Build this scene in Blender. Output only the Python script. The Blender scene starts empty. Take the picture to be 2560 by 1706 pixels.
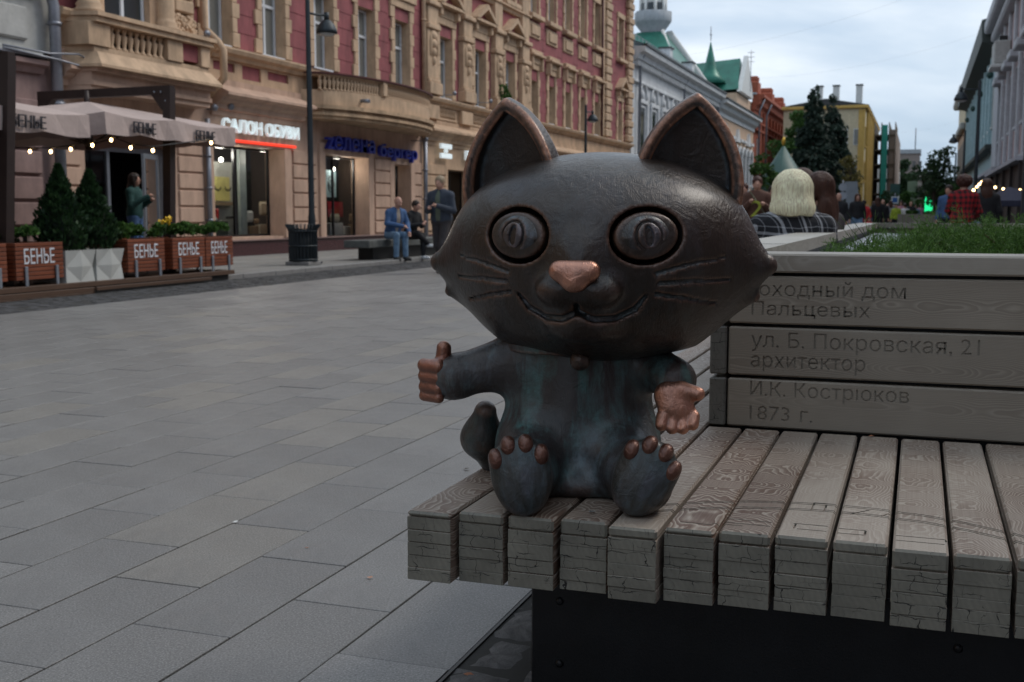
import bpy, bmesh, math, random
import numpy as np
from mathutils import Vector, Matrix, Euler
random.seed(7); np.random.seed(7)
SC = bpy.context.scene
COL = SC.collection
R = math.radians
# ---------------------------------------------------------------- camera
cam_d = bpy.data.cameras.new('camera'); cam = bpy.data.objects.new('camera', cam_d); COL.objects.link(cam)
cam.location = (0, 0, 1.05); cam.rotation_euler = (R(90 - 6.4), 0, R(19.617))
cam_d.lens = 40.0; cam_d.sensor_width = 36; cam_d.clip_start = .05; cam_d.clip_end = 3000
cam_d.dof.use_dof = True; cam_d.dof.focus_distance = 2.32; cam_d.dof.aperture_fstop = 9.0
SC.camera = cam
# ---------------------------------------------------------------- world, sun
W = bpy.data.worlds.new('World'); SC.world = W; W.use_nodes = True
nt = W.node_tree; nt.nodes.clear()
def WN(t, **k):
    n = nt.nodes.new(t)
    for a, b in k.items(): setattr(n, a, b)
    return n
wo = WN('ShaderNodeOutputWorld'); bg = WN('ShaderNodeBackground'); bg.inputs[1].default_value = .10
sky = WN('ShaderNodeTexSky', sky_type='NISHITA', sun_disc=False, sun_elevation=R(48), sun_rotation=R(51), dust_density=2.0)
tc = WN('ShaderNodeTexCoord'); mp = WN('ShaderNodeMapping'); mp.inputs['Scale'].default_value = (1.0, 1.0, 3.2)
n1 = WN('ShaderNodeTexNoise'); n1.inputs['Scale'].default_value = 2.1; n1.inputs['Detail'].default_value = 9; n1.inputs['Roughness'].default_value = .52; n1.inputs['Distortion'].default_value = .35
cr = WN('ShaderNodeValToRGB'); cr.color_ramp.elements[0].position = .40; cr.color_ramp.elements[1].position = .64
n2 = WN('ShaderNodeTexNoise'); n2.inputs['Scale'].default_value = 5.0; n2.inputs['Detail'].default_value = 7
cc = WN('ShaderNodeValToRGB'); cc.color_ramp.elements[0].color = (6.0, 6.9, 8.0, 1); cc.color_ramp.elements[1].color = (10.4, 10.7, 10.8, 1)
cc.color_ramp.elements[0].position = .3; cc.color_ramp.elements[1].position = .7
blu = WN('ShaderNodeMix', data_type='RGBA'); blu.inputs[0].default_value = .8; blu.inputs[7].default_value = (3.9, 5.2, 6.8, 1)
mx = WN('ShaderNodeMix', data_type='RGBA')
L = nt.links.new
L(tc.outputs['Generated'], mp.inputs['Vector']); L(mp.outputs[0], n1.inputs['Vector']); L(mp.outputs[0], n2.inputs['Vector'])
L(n1.outputs['Fac'], cr.inputs[0]); L(n2.outputs['Fac'], cc.inputs[0]); L(sky.outputs[0], blu.inputs[6])
L(cr.outputs[0], mx.inputs[0]); L(blu.outputs[2], mx.inputs[6]); L(cc.outputs[0], mx.inputs[7])
L(mx.outputs[2], bg.inputs[0]); L(bg.outputs[0], wo.inputs[0])
sun_d = bpy.data.lights.new('sun', 'SUN'); sun_d.energy = 1.35; sun_d.angle = R(25); sun_d.color = (1, .94, .86)
sun = bpy.data.objects.new('sun', sun_d); COL.objects.link(sun)
sun.rotation_euler = Vector((-.52, -.42, -.74)).to_track_quat('-Z', 'Y').to_euler(); sun.location = (0, 0, 40)
vs = SC.view_settings; vs.view_transform = 'Standard'; vs.look = 'None'; vs.exposure = .30; vs.gamma = 1
SC.render.engine = 'CYCLES'
SC.cycles.max_bounces = 6; SC.cycles.diffuse_bounces = 3; SC.cycles.glossy_bounces = 3; SC.cycles.transparent_max_bounces = 8

# ================================================================ materials
MATS = {}
class NT:
    """tiny node-tree helper"""
    def __init__(s, name):
        s.m = bpy.data.materials.new(name); s.m.use_nodes = True; s.t = s.m.node_tree; s.t.nodes.clear()
        s.out = s.t.nodes.new('ShaderNodeOutputMaterial'); s.b = s.t.nodes.new('ShaderNodeBsdfPrincipled')
        s.t.links.new(s.b.outputs[0], s.out.inputs[0])
    def n(s, t, ins=None, **k):
        nd = s.t.nodes.new(t)
        for a, b in k.items(): setattr(nd, a, b)
        for a, b in (ins or {}).items(): s.set(nd.inputs[a], b)
        return nd
    def set(s, sock, v):
        if hasattr(v, 'outputs'): v = v.outputs[0]
        if isinstance(v, bpy.types.NodeSocket): s.t.links.new(v, sock)
        else: sock.default_value = v
    def obj(s): return s.n('ShaderNodeTexCoord').outputs['Object']
    def geo(s): return s.n('ShaderNodeNewGeometry')
    def map(s, v, scale=(1, 1, 1), loc=(0, 0, 0), rot=(0, 0, 0)):
        return s.n('ShaderNodeMapping', {0: v, 'Scale': scale, 'Location': loc, 'Rotation': rot}).outputs[0]
    def noise(s, v, scale=5, detail=4, rough=.5, dist=0):
        return s.n('ShaderNodeTexNoise', {'Vector': v, 'Scale': scale, 'Detail': detail, 'Roughness': rough, 'Distortion': dist}).outputs['Fac']
    def ramp(s, v, stops):
        nd = s.n('ShaderNodeValToRGB', {0: v}); e = nd.color_ramp.elements
        while len(e) < len(stops): e.new(.5)
        for i, (p, c) in enumerate(stops):
            e[i].position = p; e[i].color = (c, c, c, 1) if isinstance(c, (int, float)) else (*c[:3], 1)
        return nd.outputs[0]
    def mix(s, f, a, b, mode='MIX'):
        nd = s.n('ShaderNodeMix', data_type='RGBA', blend_type=mode)
        for k, v in ((0, f), (6, a), (7, b)):
            if isinstance(v, tuple) and len(v) == 3: v = (*v, 1)
            s.set(nd.inputs[k], v)
        return nd.outputs[2]
    def math(s, op, a, b=0.0, c=None):
        nd = s.n('ShaderNodeMath', {0: a, 1: b}, operation=op)
        if c is not None: s.set(nd.inputs[2], c)
        return nd.outputs[0]
    def col(s, c): s.set(s.b.inputs['Base Color'], (*c, 1) if isinstance(c, tuple) and len(c) == 3 else c)
    def p(s, **k):
        for a, b in k.items(): s.set(s.b.inputs[a.replace('_', ' ')], b)
    def bump(s, h, strength=.3, dist=.01, prev=None):
        nd = s.n('ShaderNodeBump', {'Strength': strength, 'Distance': dist, 'Height': h})
        if prev is not None: s.set(nd.inputs['Normal'], prev)
        s.set(s.b.inputs['Normal'], nd.outputs[0]); return nd.outputs[0]
    def rnd(s): return s.n('ShaderNodeObjectInfo').outputs['Random']
    def isl(s): return s.geo().outputs['Random Per Island']

def mat(name, color, rough=.7, metal=0, noise=.12, nscale=6, bump=.0, bscale=60, bdist=.004, spec=.5, isl=0, grime=0):
    if name in MATS: return MATS[name]
    a = NT(name); v = a.obj(); c = color
    if noise:
        f = a.noise(v, nscale, 6, .6)
        lo = tuple(x * (1 - noise) for x in color); hi = tuple(min(1, x * (1 + noise)) for x in color)
        c = a.ramp(f, [(.3, lo), (.7, hi)])
    if isl:
        k = a.math('MULTIPLY_ADD', a.isl(), 2 * isl, 1 - isl)
        cb = a.n('ShaderNodeCombineColor', {0: k, 1: k, 2: k}).outputs[0]
        c = a.mix(1.0, c if not isinstance(c, tuple) else c, cb, 'MULTIPLY')
    if grime:
        g = a.noise(a.map(v, (1.2, 1.2, .35)), 2.2, 9, .7)
        c = a.mix(a.ramp(g, [(.42, 0), (.72, grime)]), c, tuple(x * .35 for x in color))
    a.col(c); a.p(Roughness=rough, Metallic=metal, Specular_IOR_Level=spec)
    if bump: a.bump(a.noise(v, bscale, 4, .6), bump, bdist)
    MATS[name] = a.m; return a.m
def emit(name, color, strength, rough=.6):
    if name in MATS: return MATS[name]
    a = NT(name); a.col(color); a.p(Roughness=rough, Emission_Color=(*color, 1), Emission_Strength=strength)
    MATS[name] = a.m; return a.m
def glass(name, color, rough=.04):
    if name in MATS: return MATS[name]
    a = NT(name); a.col(color); a.p(Roughness=rough, Specular_IOR_Level=.6)
    v = a.obj(); a.bump(a.noise(v, 1.5, 2), .08, .02)
    MATS[name] = a.m; return a.m
def clear_glass(name):
    a = NT(name); t = a.t
    tr = a.n('ShaderNodeBsdfTransparent', {0: (.80, .83, .82, 1)}); gl = a.n('ShaderNodeBsdfGlossy', {'Roughness': .02})
    fr = a.n('ShaderNodeFresnel', {0: 1.5}); ms = a.n('ShaderNodeMixShader', {0: fr.outputs[0], 1: tr.outputs[0], 2: gl.outputs[0]})
    t.links.new(ms.outputs[0], a.out.inputs[0]); return a.m

def wood_mat(name, light, dark, along='Y', scale=1.0, cracks=0.0, grey=.0, ringf=26, contrast=1.0, endcol=None, amp=.24):
    a = NT(name); v = a.obj(); rn = a.rnd()
    off = a.n('ShaderNodeCombineXYZ', {0: a.math('MULTIPLY', rn, 7.3), 1: a.math('MULTIPLY', rn, 19.7), 2: a.math('MULTIPLY', rn, 3.1)}).outputs[0]
    vv = a.n('ShaderNodeVectorMath', {0: v, 1: off}, operation='ADD').outputs[0]
    st = {'Y': (1, .16, 1), 'X': (.16, 1, 1), 'Z': (1, 1, .16)}[along]
    sx = a.n('ShaderNodeSeparateXYZ', {0: v}); ax3 = {'Y': (0, 1, 2), 'X': (2, 0, 1), 'Z': (0, 2, 1)}[along]
    lat, lon, dep = [sx.outputs[k] for k in ax3]
    ny = a.n('ShaderNodeCombineXYZ', {0: a.math('MULTIPLY', lon, 2.1), 1: a.math('MULTIPLY', rn, 91.0), 2: 0.0}).outputs[0]
    c0 = a.math('MULTIPLY_ADD', a.noise(ny, 1.6, 2, .5), amp, -.14 if amp > .2 else -.03)
    wz = a.noise(a.map(vv, {'Y': (1, .22, 1), 'X': (.22, 1, 1), 'Z': (1, 1, .22)}[along]), 14, 3, .55)
    wl = a.math('MULTIPLY_ADD', wz, .040 if amp > .2 else .016, -.02)
    la = a.math('ADD', lat, a.math('MULTIPLY_ADD', a.math('FRACT', a.math('MULTIPLY', rn, 37.7)), .07, -.035)); de = a.math('SUBTRACT', dep, c0)
    rad = a.math('SQRT', a.math('ADD', a.math('MULTIPLY', la, la), a.math('MULTIPLY', de, de)))
    rad = a.math('ADD', rad, wl)
    fr = a.math('FRACT', a.math('MULTIPLY', rad, ringf * 9.0 * scale))
    rings = a.ramp(fr, [(0, 0), (.12, .25), (.42, .80), (.86, 1), (1.0, 0)])
    st2 = {'Y': (1, .015, 1), 'X': (.015, 1, 1), 'Z': (1, 1, .015)}[along]
    fib = a.noise(a.map(vv, tuple(x * scale for x in st2)), 420, 3, .7)
    big = a.noise(vv, 3.0, 4, .6)
    zeb = a.ramp(a.noise(a.map(vv, (1, .5, 1)), 2.3, 3), [(.36, .18), (.60, 1)])
    k = a.math('ADD', a.math('MULTIPLY', a.math('MULTIPLY', rings, zeb), .66 * contrast), a.math('MULTIPLY', fib, .40))
    c = a.ramp(k, [(.18, light), (.5, tuple((x + y) / 2 for x, y in zip(light, dark))), (.86, dark)])
    c = a.mix(a.ramp(big, [(.45, 0), (.8, .35)]), c, tuple((x + y) * .5 for x, y in zip(light, dark)))
    tint = a.math('MULTIPLY_ADD', rn, .3, .85)
    c = a.mix(1.0, c, a.n('ShaderNodeCombineColor', {0: tint, 1: tint, 2: tint}).outputs[0], 'MULTIPLY')
    nrm = a.n('ShaderNodeSeparateXYZ', {0: a.n('ShaderNodeTexCoord').outputs['Normal']})
    ax = {'Y': 1, 'X': 0, 'Z': 2}[along]
    endm = a.math('GREATER_THAN', a.math('ABSOLUTE', nrm.outputs[ax]), .6)
    hh = k
    if endcol:
        ev = a.map(vv, (1, 1, 1)); e1 = a.noise(ev, 9, 5, .6)
        wv = a.n('ShaderNodeTexNoise', {'Vector': ev, 'Scale': 30.0, 'Detail': 3.0}).outputs['Color']
        evd = a.n('ShaderNodeVectorMath', {0: ev, 1: a.n('ShaderNodeVectorMath', {0: wv, 'Scale': .03}, operation='SCALE').outputs[0]}, operation='ADD').outputs[0]
        wob = a.n('ShaderNodeSeparateXYZ', {0: wv}); wv2 = a.n('ShaderNodeTexNoise', {'Vector': ev, 'Scale': 130.0, 'Detail': 3.0}).outputs['Fac']
        jx = a.math('ADD', a.math('MULTIPLY', a.math('SUBTRACT', wob.outputs[0], .5), .042), a.math('MULTIPLY', wv2, .004)); jz = a.math('ADD', a.math('MULTIPLY', a.math('SUBTRACT', wob.outputs[1], .5), .020), a.math('MULTIPLY', wv2, .003))
        bv = a.n('ShaderNodeCombineXYZ', {0: a.math('ADD', a.math('ADD', lat, jx), a.math('MULTIPLY', rn, 3.7)), 1: a.math('ADD', dep, jz), 2: 0.0}).outputs[0]
        br = a.n('ShaderNodeTexBrick', {'Vector': bv, 'Scale': 1.0, 'Mortar Size': .0009, 'Mortar Smooth': .4, 'Brick Width': .043, 'Row Height': .0255, 'Color1': (1, 1, 1, 1), 'Color2': (.6, .6, .6, 1), 'Mortar': (0, 0, 0, 1)}); br.offset = .37
        bv2 = a.map(bv, (1, 1, 1), loc=(.013, .009, 0)); br2 = a.n('ShaderNodeTexBrick', {'Vector': bv2, 'Scale': 1.0, 'Mortar Size': .0004, 'Mortar Smooth': .6, 'Brick Width': .019, 'Row Height': .047}); br2.offset = .6
        gate = a.ramp(a.noise(ev, 22, 2), [(.47, .08), (.56, 1)]); gate2 = a.ramp(a.noise(ev, 31, 2), [(.54, 0), (.60, .8)])
        crk = a.math('MAXIMUM', a.math('MULTIPLY', br.outputs['Fac'], gate), a.math('MULTIPLY', br2.outputs['Fac'], gate2))
        gv = a.ramp(e1, [(.3, tuple(x * .72 for x in endcol)), (.7, tuple(x * 1.15 for x in endcol))])
        arcs = a.n('ShaderNodeTexWave', {'Vector': a.map(evd, (1, .02, 1)), 'Scale': 26.0, 'Distortion': 2.5, 'Detail': 2.0}, wave_type='RINGS', rings_direction='Y').outputs['Fac']
        gv = a.mix(a.math('MULTIPLY', arcs, .22), gv, tuple(x * .55 for x in endcol))
        ce = a.mix(crk, gv, (.012, .011, .010))
        c = a.mix(endm, c, ce)
        hh = a.mix(endm, k, a.math('SUBTRACT', .6, a.math('MULTIPLY', crk, 1.0)))
    a.col(c); a.p(Roughness=a.math('MULTIPLY_ADD', big, .25, .42), Specular_IOR_Level=.45)
    a.bump(hh, .22, .0010)
    MATS[name] = a.m; return a.m

# ================================================================ mesh helpers
class MB:
    def __init__(s): s.v = []; s.f = []; s.sm = []; s.mi = []
    def quad(s, a, b, c, d, mi=0):
        i = len(s.v); s.v += [tuple(a), tuple(b), tuple(c), tuple(d)]; s.f.append((i, i + 1, i + 2, i + 3)); s.sm.append(False); s.mi.append(mi)
    def tri(s, a, b, c, mi=0):
        i = len(s.v); s.v += [tuple(a), tuple(b), tuple(c)]; s.f.append((i, i + 1, i + 2)); s.sm.append(False); s.mi.append(mi)
    def box(s, x0, x1, y0, y1, z0, z1, mi=0):
        if x0 > x1: x0, x1 = x1, x0
        if y0 > y1: y0, y1 = y1, y0
        i = len(s.v)
        s.v += [(x0, y0, z0), (x1, y0, z0), (x1, y1, z0), (x0, y1, z0), (x0, y0, z1), (x1, y0, z1), (x1, y1, z1), (x0, y1, z1)]
        for q in ((0, 3, 2, 1), (4, 5, 6, 7), (0, 1, 5, 4), (1, 2, 6, 5), (2, 3, 7, 6), (3, 0, 4, 7)):
            s.f.append(tuple(i + k for k in q)); s.sm.append(False); s.mi.append(mi)
        return s
    def bbox(s, x0, x1, y0, y1, z0, z1, b=.004, mi=0):
        """box with all edges chamfered"""
        i = len(s.v); xs = (x0, x1); ys = (y0, y1); zs = (z0, z1); idx = {}
        for ix in (0, 1):
            for iy in (0, 1):
                for iz in (0, 1):
                    sx, sy, sz = (1 - 2 * ix) * b, (1 - 2 * iy) * b, (1 - 2 * iz) * b
                    x, y, z = xs[ix], ys[iy], zs[iz]
                    for ax, p in enumerate(((x, y + sy, z + sz), (x + sx, y, z + sz), (x + sx, y + sy, z))):
                        idx[ix, iy, iz, ax] = len(s.v); s.v.append(p)
        cen = Vector(((x0 + x1) / 2, (y0 + y1) / 2, (z0 + z1) / 2))
        def F(*k):
            q = [idx[t] for t in k]; P = [Vector(s.v[t]) for t in q]
            nr = (P[1] - P[0]).cross(P[2] - P[0]); mid = sum(P, Vector()) / len(P)
            s.f.append(tuple(q if nr.dot(mid - cen) > 0 else q[::-1])); s.sm.append(False); s.mi.append(mi)
        for e in (0, 1):
            q = [(e, 0, 0, 0), (e, 1, 0, 0), (e, 1, 1, 0), (e, 0, 1, 0)]; F(*(q if e else q[::-1]))
            q = [(0, e, 0, 1), (0, e, 1, 1), (1, e, 1, 1), (1, e, 0, 1)]; F(*(q if e else q[::-1]))
            q = [(0, 0, e, 2), (1, 0, e, 2), (1, 1, e, 2), (0, 1, e, 2)]; F(*(q if e else q[::-1]))
        for a in (0, 1):
            for c in (0, 1):
                q = [(0, a, c, 1), (1, a, c, 1), (1, a, c, 2), (0, a, c, 2)]; F(*(q if (a == c) else q[::-1]))
                q = [(a, 0, c, 0), (a, 1, c, 0), (a, 1, c, 2), (a, 0, c, 2)]; F(*(q[::-1] if (a == c) else q))
                q = [(a, c, 0, 0), (a, c, 1, 0), (a, c, 1, 1), (a, c, 0, 1)]; F(*(q if (a == c) else q[::-1]))
                for d in (0, 1):
                    t = [(a, c, d, 0), (a, c, d, 1), (a, c, d, 2)]; F(*(t if (a + c + d) % 2 else t[::-1]))
        return s
    def prism(s, pts, lo, hi, axis=2, mi=0, smooth=False):
        """extrude a closed polygon; pts 2D in the two other axes"""
        n = len(pts); i = len(s.v)
        def P(p, h):
            return {2: (p[0], p[1], h), 1: (p[0], h, p[1]), 0: (h, p[0], p[1])}[axis]
        for p in pts: s.v.append(P(p, lo))
        for p in pts: s.v.append(P(p, hi))
        s.f.append(tuple(i + k for k in range(n))[::-1]); s.f.append(tuple(i + n + k for k in range(n)))
        s.sm += [False, False]; s.mi += [mi, mi]
        for k in range(n):
            s.f.append((i + k, i + (k + 1) % n, i + n + (k + 1) % n, i + n + k)); s.sm.append(smooth); s.mi.append(mi)
        return s
    def tube(s, pts, r, n=8, mi=0, cap=True):
        """tube through points, r scalar or list"""
        rs = r if isinstance(r, (list, tuple)) else [r] * len(pts)
        pts = [Vector(p) for p in pts]; i0 = len(s.v); up = None
        for k, p in enumerate(pts):
            d = (pts[min(k + 1, len(pts) - 1)] - pts[max(k - 1, 0)]).normalized()
            if up is None: up = Vector((0, 0, 1)) if abs(d.z) < .9 else Vector((1, 0, 0))
            a = d.cross(up).normalized(); b = a.cross(d).normalized(); up = b
            for j in range(n):
                t = 2 * math.pi * j / n; s.v.append(tuple(p + (a * math.cos(t) + b * math.sin(t)) * rs[k]))
        for k in range(len(pts) - 1):
            for j in range(n):
                q = i0 + k * n
                s.f.append((q + j, q + (j + 1) % n, q + n + (j + 1) % n, q + n + j)); s.sm.append(True); s.mi.append(mi)
        if cap:
            s.f.append(tuple(i0 + j for j in range(n))[::-1]); s.f.append(tuple(i0 + (len(pts) - 1) * n + j for j in range(n)))
            s.sm += [False, False]; s.mi += [mi, mi]
        return s
    def lathe(s, prof, c=(0, 0, 0), n=12, mi=0):
        """profile [(r,z)] round the z axis at c"""
        i0 = len(s.v)
        for r_, z in prof:
            for j in range(n):
                t = 2 * math.pi * j / n; s.v.append((c[0] + r_ * math.cos(t), c[1] + r_ * math.sin(t), c[2] + z))
        for k in range(len(prof) - 1):
            for j in range(n):
                q = i0 + k * n; s.f.append((q + j, q + (j + 1) % n, q + n + (j + 1) % n, q + n + j)); s.sm.append(True); s.mi.append(mi)
        s.f.append(tuple(i0 + j for j in range(n))[::-1]); s.f.append(tuple(i0 + (len(prof) - 1) * n + j for j in range(n)))
        s.sm += [False, False]; s.mi += [mi, mi]; return s
    def sphere(s, c, r, n=10, m=6, mi=0):
        rr = r if isinstance(r, (tuple, list)) else (r, r, r); i0 = len(s.v)
        for k in range(m + 1):
            a = math.pi * k / m
            for j in range(n):
                t = 2 * math.pi * j / n; sa = max(math.sin(a), .02)
                s.v.append((c[0] + rr[0] * sa * math.cos(t), c[1] + rr[1] * sa * math.sin(t), c[2] - rr[2] * math.cos(a)))
        for k in range(m):
            for j in range(n):
                q = i0 + k * n; s.f.append((q + j, q + (j + 1) % n, q + n + (j + 1) % n, q + n + j)); s.sm.append(True); s.mi.append(mi)
        return s
    def mesh(s, name, mats):
        me = bpy.data.meshes.new(name); me.from_pydata(s.v, [], s.f)
        for m_ in (mats if isinstance(mats, (list, tuple)) else [mats]): me.materials.append(m_)
        me.polygons.foreach_set('use_smooth', s.sm); me.polygons.foreach_set('material_index', s.mi); me.update()
        return me
    def build(s, name, mats, parent=None, **k): return link(name, s.mesh(name, mats), parent, **k)
def tag(o, label=None, cat=None, group=None, kind=None):
    if label: o['label'] = label
    if cat: o['category'] = cat
    if group: o['group'] = group
    if kind: o['kind'] = kind
    return o
def link(name, me, parent=None, loc=None, rot=None, label=None, cat=None, group=None, kind=None):
    o = bpy.data.objects.new(name, me); COL.objects.link(o)
    if parent is not None:
        o.parent = parent
        if parent.name in WORLDS: o.matrix_parent_inverse = WORLDS[parent.name]
    if loc is not None: o.location = loc
    if rot is not None: o.rotation_euler = rot
    return tag(o, label, cat, group, kind)
WORLDS = {}
def thing(name, label, cat, loc=(0, 0, 0), rz=0, group=None, world=True):
    o = bpy.data.objects.new(name, None)
    if world and not rz: WORLDS[o.name] = Matrix.Translation(-Vector(loc))
    COL.objects.link(o); o.location = loc; o.rotation_euler = (0, 0, rz)
    o.empty_display_size = .2
    return tag(o, label, cat, group)
def kids(o): return [c for c in bpy.data.objects if c.parent == o]
def copy_tree(o, parent=None):
    ks = kids(o); c = o.copy(); COL.objects.link(c); c.parent = parent
    for k in ks: copy_tree(k, c)
    return c
def box(name, m, parent, x0, x1, y0, y1, z0, z1, b=0, **k):
    q = MB()
    (q.bbox(x0, x1, y0, y1, z0, z1, b) if b else q.box(x0, x1, y0, y1, z0, z1)); return q.build(name, m, parent, **k)
def center(o):
    me = o.data; n = len(me.vertices); co = np.empty(n * 3, np.float32); me.vertices.foreach_get('co', co); co = co.reshape(-1, 3)
    c = (co.min(0) + co.max(0)) / 2; me.vertices.foreach_set('co', (co - c).ravel()); me.update(); o.location = Vector(o.location) + Vector(c.tolist()); return o
def np_mesh(name, V, F, m, parent=None, smooth=False, **k):
    """V (n,3), F (m,4) or (m,3) arrays"""
    me = bpy.data.meshes.new(name); V = np.asarray(V, np.float32); F = np.asarray(F, np.int32); w = F.shape[1]
    me.vertices.add(len(V)); me.vertices.foreach_set('co', V.ravel())
    me.loops.add(F.size); me.loops.foreach_set('vertex_index', F.ravel())
    me.polygons.add(len(F)); me.polygons.foreach_set('loop_start', np.arange(0, F.size, w, dtype=np.int32))
    me.polygons.foreach_set('loop_total', np.full(len(F), w, np.int32))
    for m_ in (m if isinstance(m, (list, tuple)) else [m]): me.materials.append(m_)
    me.update(calc_edges=True)
    if smooth: me.polygons.foreach_set('use_smooth', np.ones(len(F), bool))
    return link(name, me, parent, **k)

def cbox(*a, **k): return center(box(*a, **k))
# ---- text
_FC = {}
def text_mesh(body, extrude=.01, bevel=0, res=3, bold=0):
    key = (body, extrude, bevel, res, bold)
    if key in _FC: return _FC[key]
    cu = bpy.data.curves.new('txt', 'FONT'); cu.body = body; cu.size = 1; cu.extrude = extrude; cu.bevel_depth = bevel; cu.resolution_u = res; cu.offset = bold
    o = bpy.data.objects.new('txt', cu); COL.objects.link(o); bpy.context.view_layer.update()
    me = bpy.data.meshes.new_from_object(o.evaluated_get(bpy.context.evaluated_depsgraph_get()))
    bpy.data.objects.remove(o); n = len(me.vertices); co = np.empty(n * 3, np.float32); me.vertices.foreach_get('co', co)
    co = co.reshape(-1, 3); lo = co.min(0) if n else np.zeros(3); hi = co.max(0) if n else np.zeros(3)
    _FC[key] = (me, lo, hi); return _FC[key]
def face_matrix(o, facing):
    """local x = reading direction, local y = up, local z = outwards"""
    M = {'+X': ((0, 0, 1), (1, 0, 0), (0, 1, 0)), '-Y': ((1, 0, 0), (0, 0, -1), (0, 1, 0)), '-X': ((0, 0, -1), (-1, 0, 0), (0, 1, 0))}[facing]
    m4 = Matrix(M).to_4x4(); m4.translation = Vector(o); return m4
def put_text(name, body, m, parent, origin, w, h, facing='+X', extrude=.02, per_letter=False, bold=0, invert_parent=None, kind=None):
    """text fitted to w x h with its lower left corner at origin"""
    ex = extrude
    me0, lo, hi = text_mesh(body, 1.0, 0, 3, bold); sx = w / max(hi[0] - lo[0], 1e-3); sy = h / max(hi[1] - lo[1], 1e-3)
    out = []
    base = face_matrix(origin, facing)
    chars = [(0, body)]
    if per_letter:
        chars = []
        for i, ch in enumerate(body):
            if ch == ' ': continue
            pre = text_mesh(body[:i + 1], 1.0, 0, 3, bold); chars.append((pre[2][0], ch))
    for off, ch in chars:
        me, l2, h2 = text_mesh(ch, 1.0, 0, 3, bold); me = me.copy(); me.name = name
        n = len(me.vertices); co = np.empty(n * 3, np.float32); me.vertices.foreach_get('co', co); co = co.reshape(-1, 3)
        if per_letter: co[:, 0] += off - h2[0]
        co[:, 0] = (co[:, 0] - lo[0]) * sx; co[:, 1] = (co[:, 1] - lo[1]) * sy; co[:, 2] = co[:, 2] * ex
        me.vertices.foreach_set('co', co.ravel()); me.transform(base); me.materials.clear(); me.materials.append(m); me.update()
        out.append(link(name, me, parent, kind=kind))
    return out
# ---- signed distance sculpting -> surface nets
class G:
    def __init__(s, lo, hi, h):
        s.h = h; s.lo = np.array(lo, np.float32); n = np.ceil((np.array(hi) - s.lo) / h).astype(int) + 1
        ax = [s.lo[i] + h * np.arange(n[i], dtype=np.float32) for i in range(3)]
        s.x, s.y, s.z = np.meshgrid(*ax, indexing='ij')
    def ell(s, c, r, rot=None):
        p = [s.x - c[0], s.y - c[1], s.z - c[2]]
        if rot is not None:
            M = Euler([R(a) for a in rot]).to_matrix().transposed()
            p = [M[i][0] * p[0] + M[i][1] * p[1] + M[i][2] * p[2] for i in range(3)]
        k0 = np.sqrt((p[0] / r[0]) ** 2 + (p[1] / r[1]) ** 2 + (p[2] / r[2]) ** 2)
        k1 = np.sqrt((p[0] / r[0] ** 2) ** 2 + (p[1] / r[1] ** 2) ** 2 + (p[2] / r[2] ** 2) ** 2)
        return k0 * (k0 - 1) / np.maximum(k1, 1e-6)
    def cap(s, a, b, ra, rb=None):
        rb = ra if rb is None else rb; a = np.array(a, np.float32); b = np.array(b, np.float32); ba = b - a; L2 = max(float(ba @ ba), 1e-9)
        px, py, pz = s.x - a[0], s.y - a[1], s.z - a[2]
        t = np.clip((px * ba[0] + py * ba[1] + pz * ba[2]) / L2, 0, 1)
        return np.sqrt((px - t * ba[0]) ** 2 + (py - t * ba[1]) ** 2 + (pz - t * ba[2]) ** 2) - (ra + (rb - ra) * t)
    def half(s, n, d):
        n = np.array(n, float); n /= np.linalg.norm(n); return s.x * n[0] + s.y * n[1] + s.z * n[2] - d
def U(k, *ds):
    d = ds[0]
    for e in ds[1:]:
        if k <= 0: d = np.minimum(d, e); continue
        h = np.clip(.5 + .5 * (e - d) / k, 0, 1); d = e * (1 - h) + d * h - k * h * (1 - h)
    return d
def SUB(k, a, b): return -U(k, -a, b)
def groove(g, d, segs, depth=.009, soft=.003):
    """cut a line drawn in x,z into the front (-y) skin"""
    m = None
    for (a, b, ra, rb) in segs:
        ba = (b[0] - a[0], b[1] - a[1]); L2 = max(ba[0] ** 2 + ba[1] ** 2, 1e-9); px, pz = g.x - a[0], g.z - a[1]; t = np.clip((px * ba[0] + pz * ba[1]) / L2, 0, 1)
        e = np.sqrt((px - t * ba[0]) ** 2 + (pz - t * ba[1]) ** 2) - (ra + (rb - ra) * t); m = e if m is None else np.minimum(m, e)
    cut = np.maximum(np.maximum(m, -(d + depth)), g.y + .02)
    return SUB(soft, d, cut)
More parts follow.
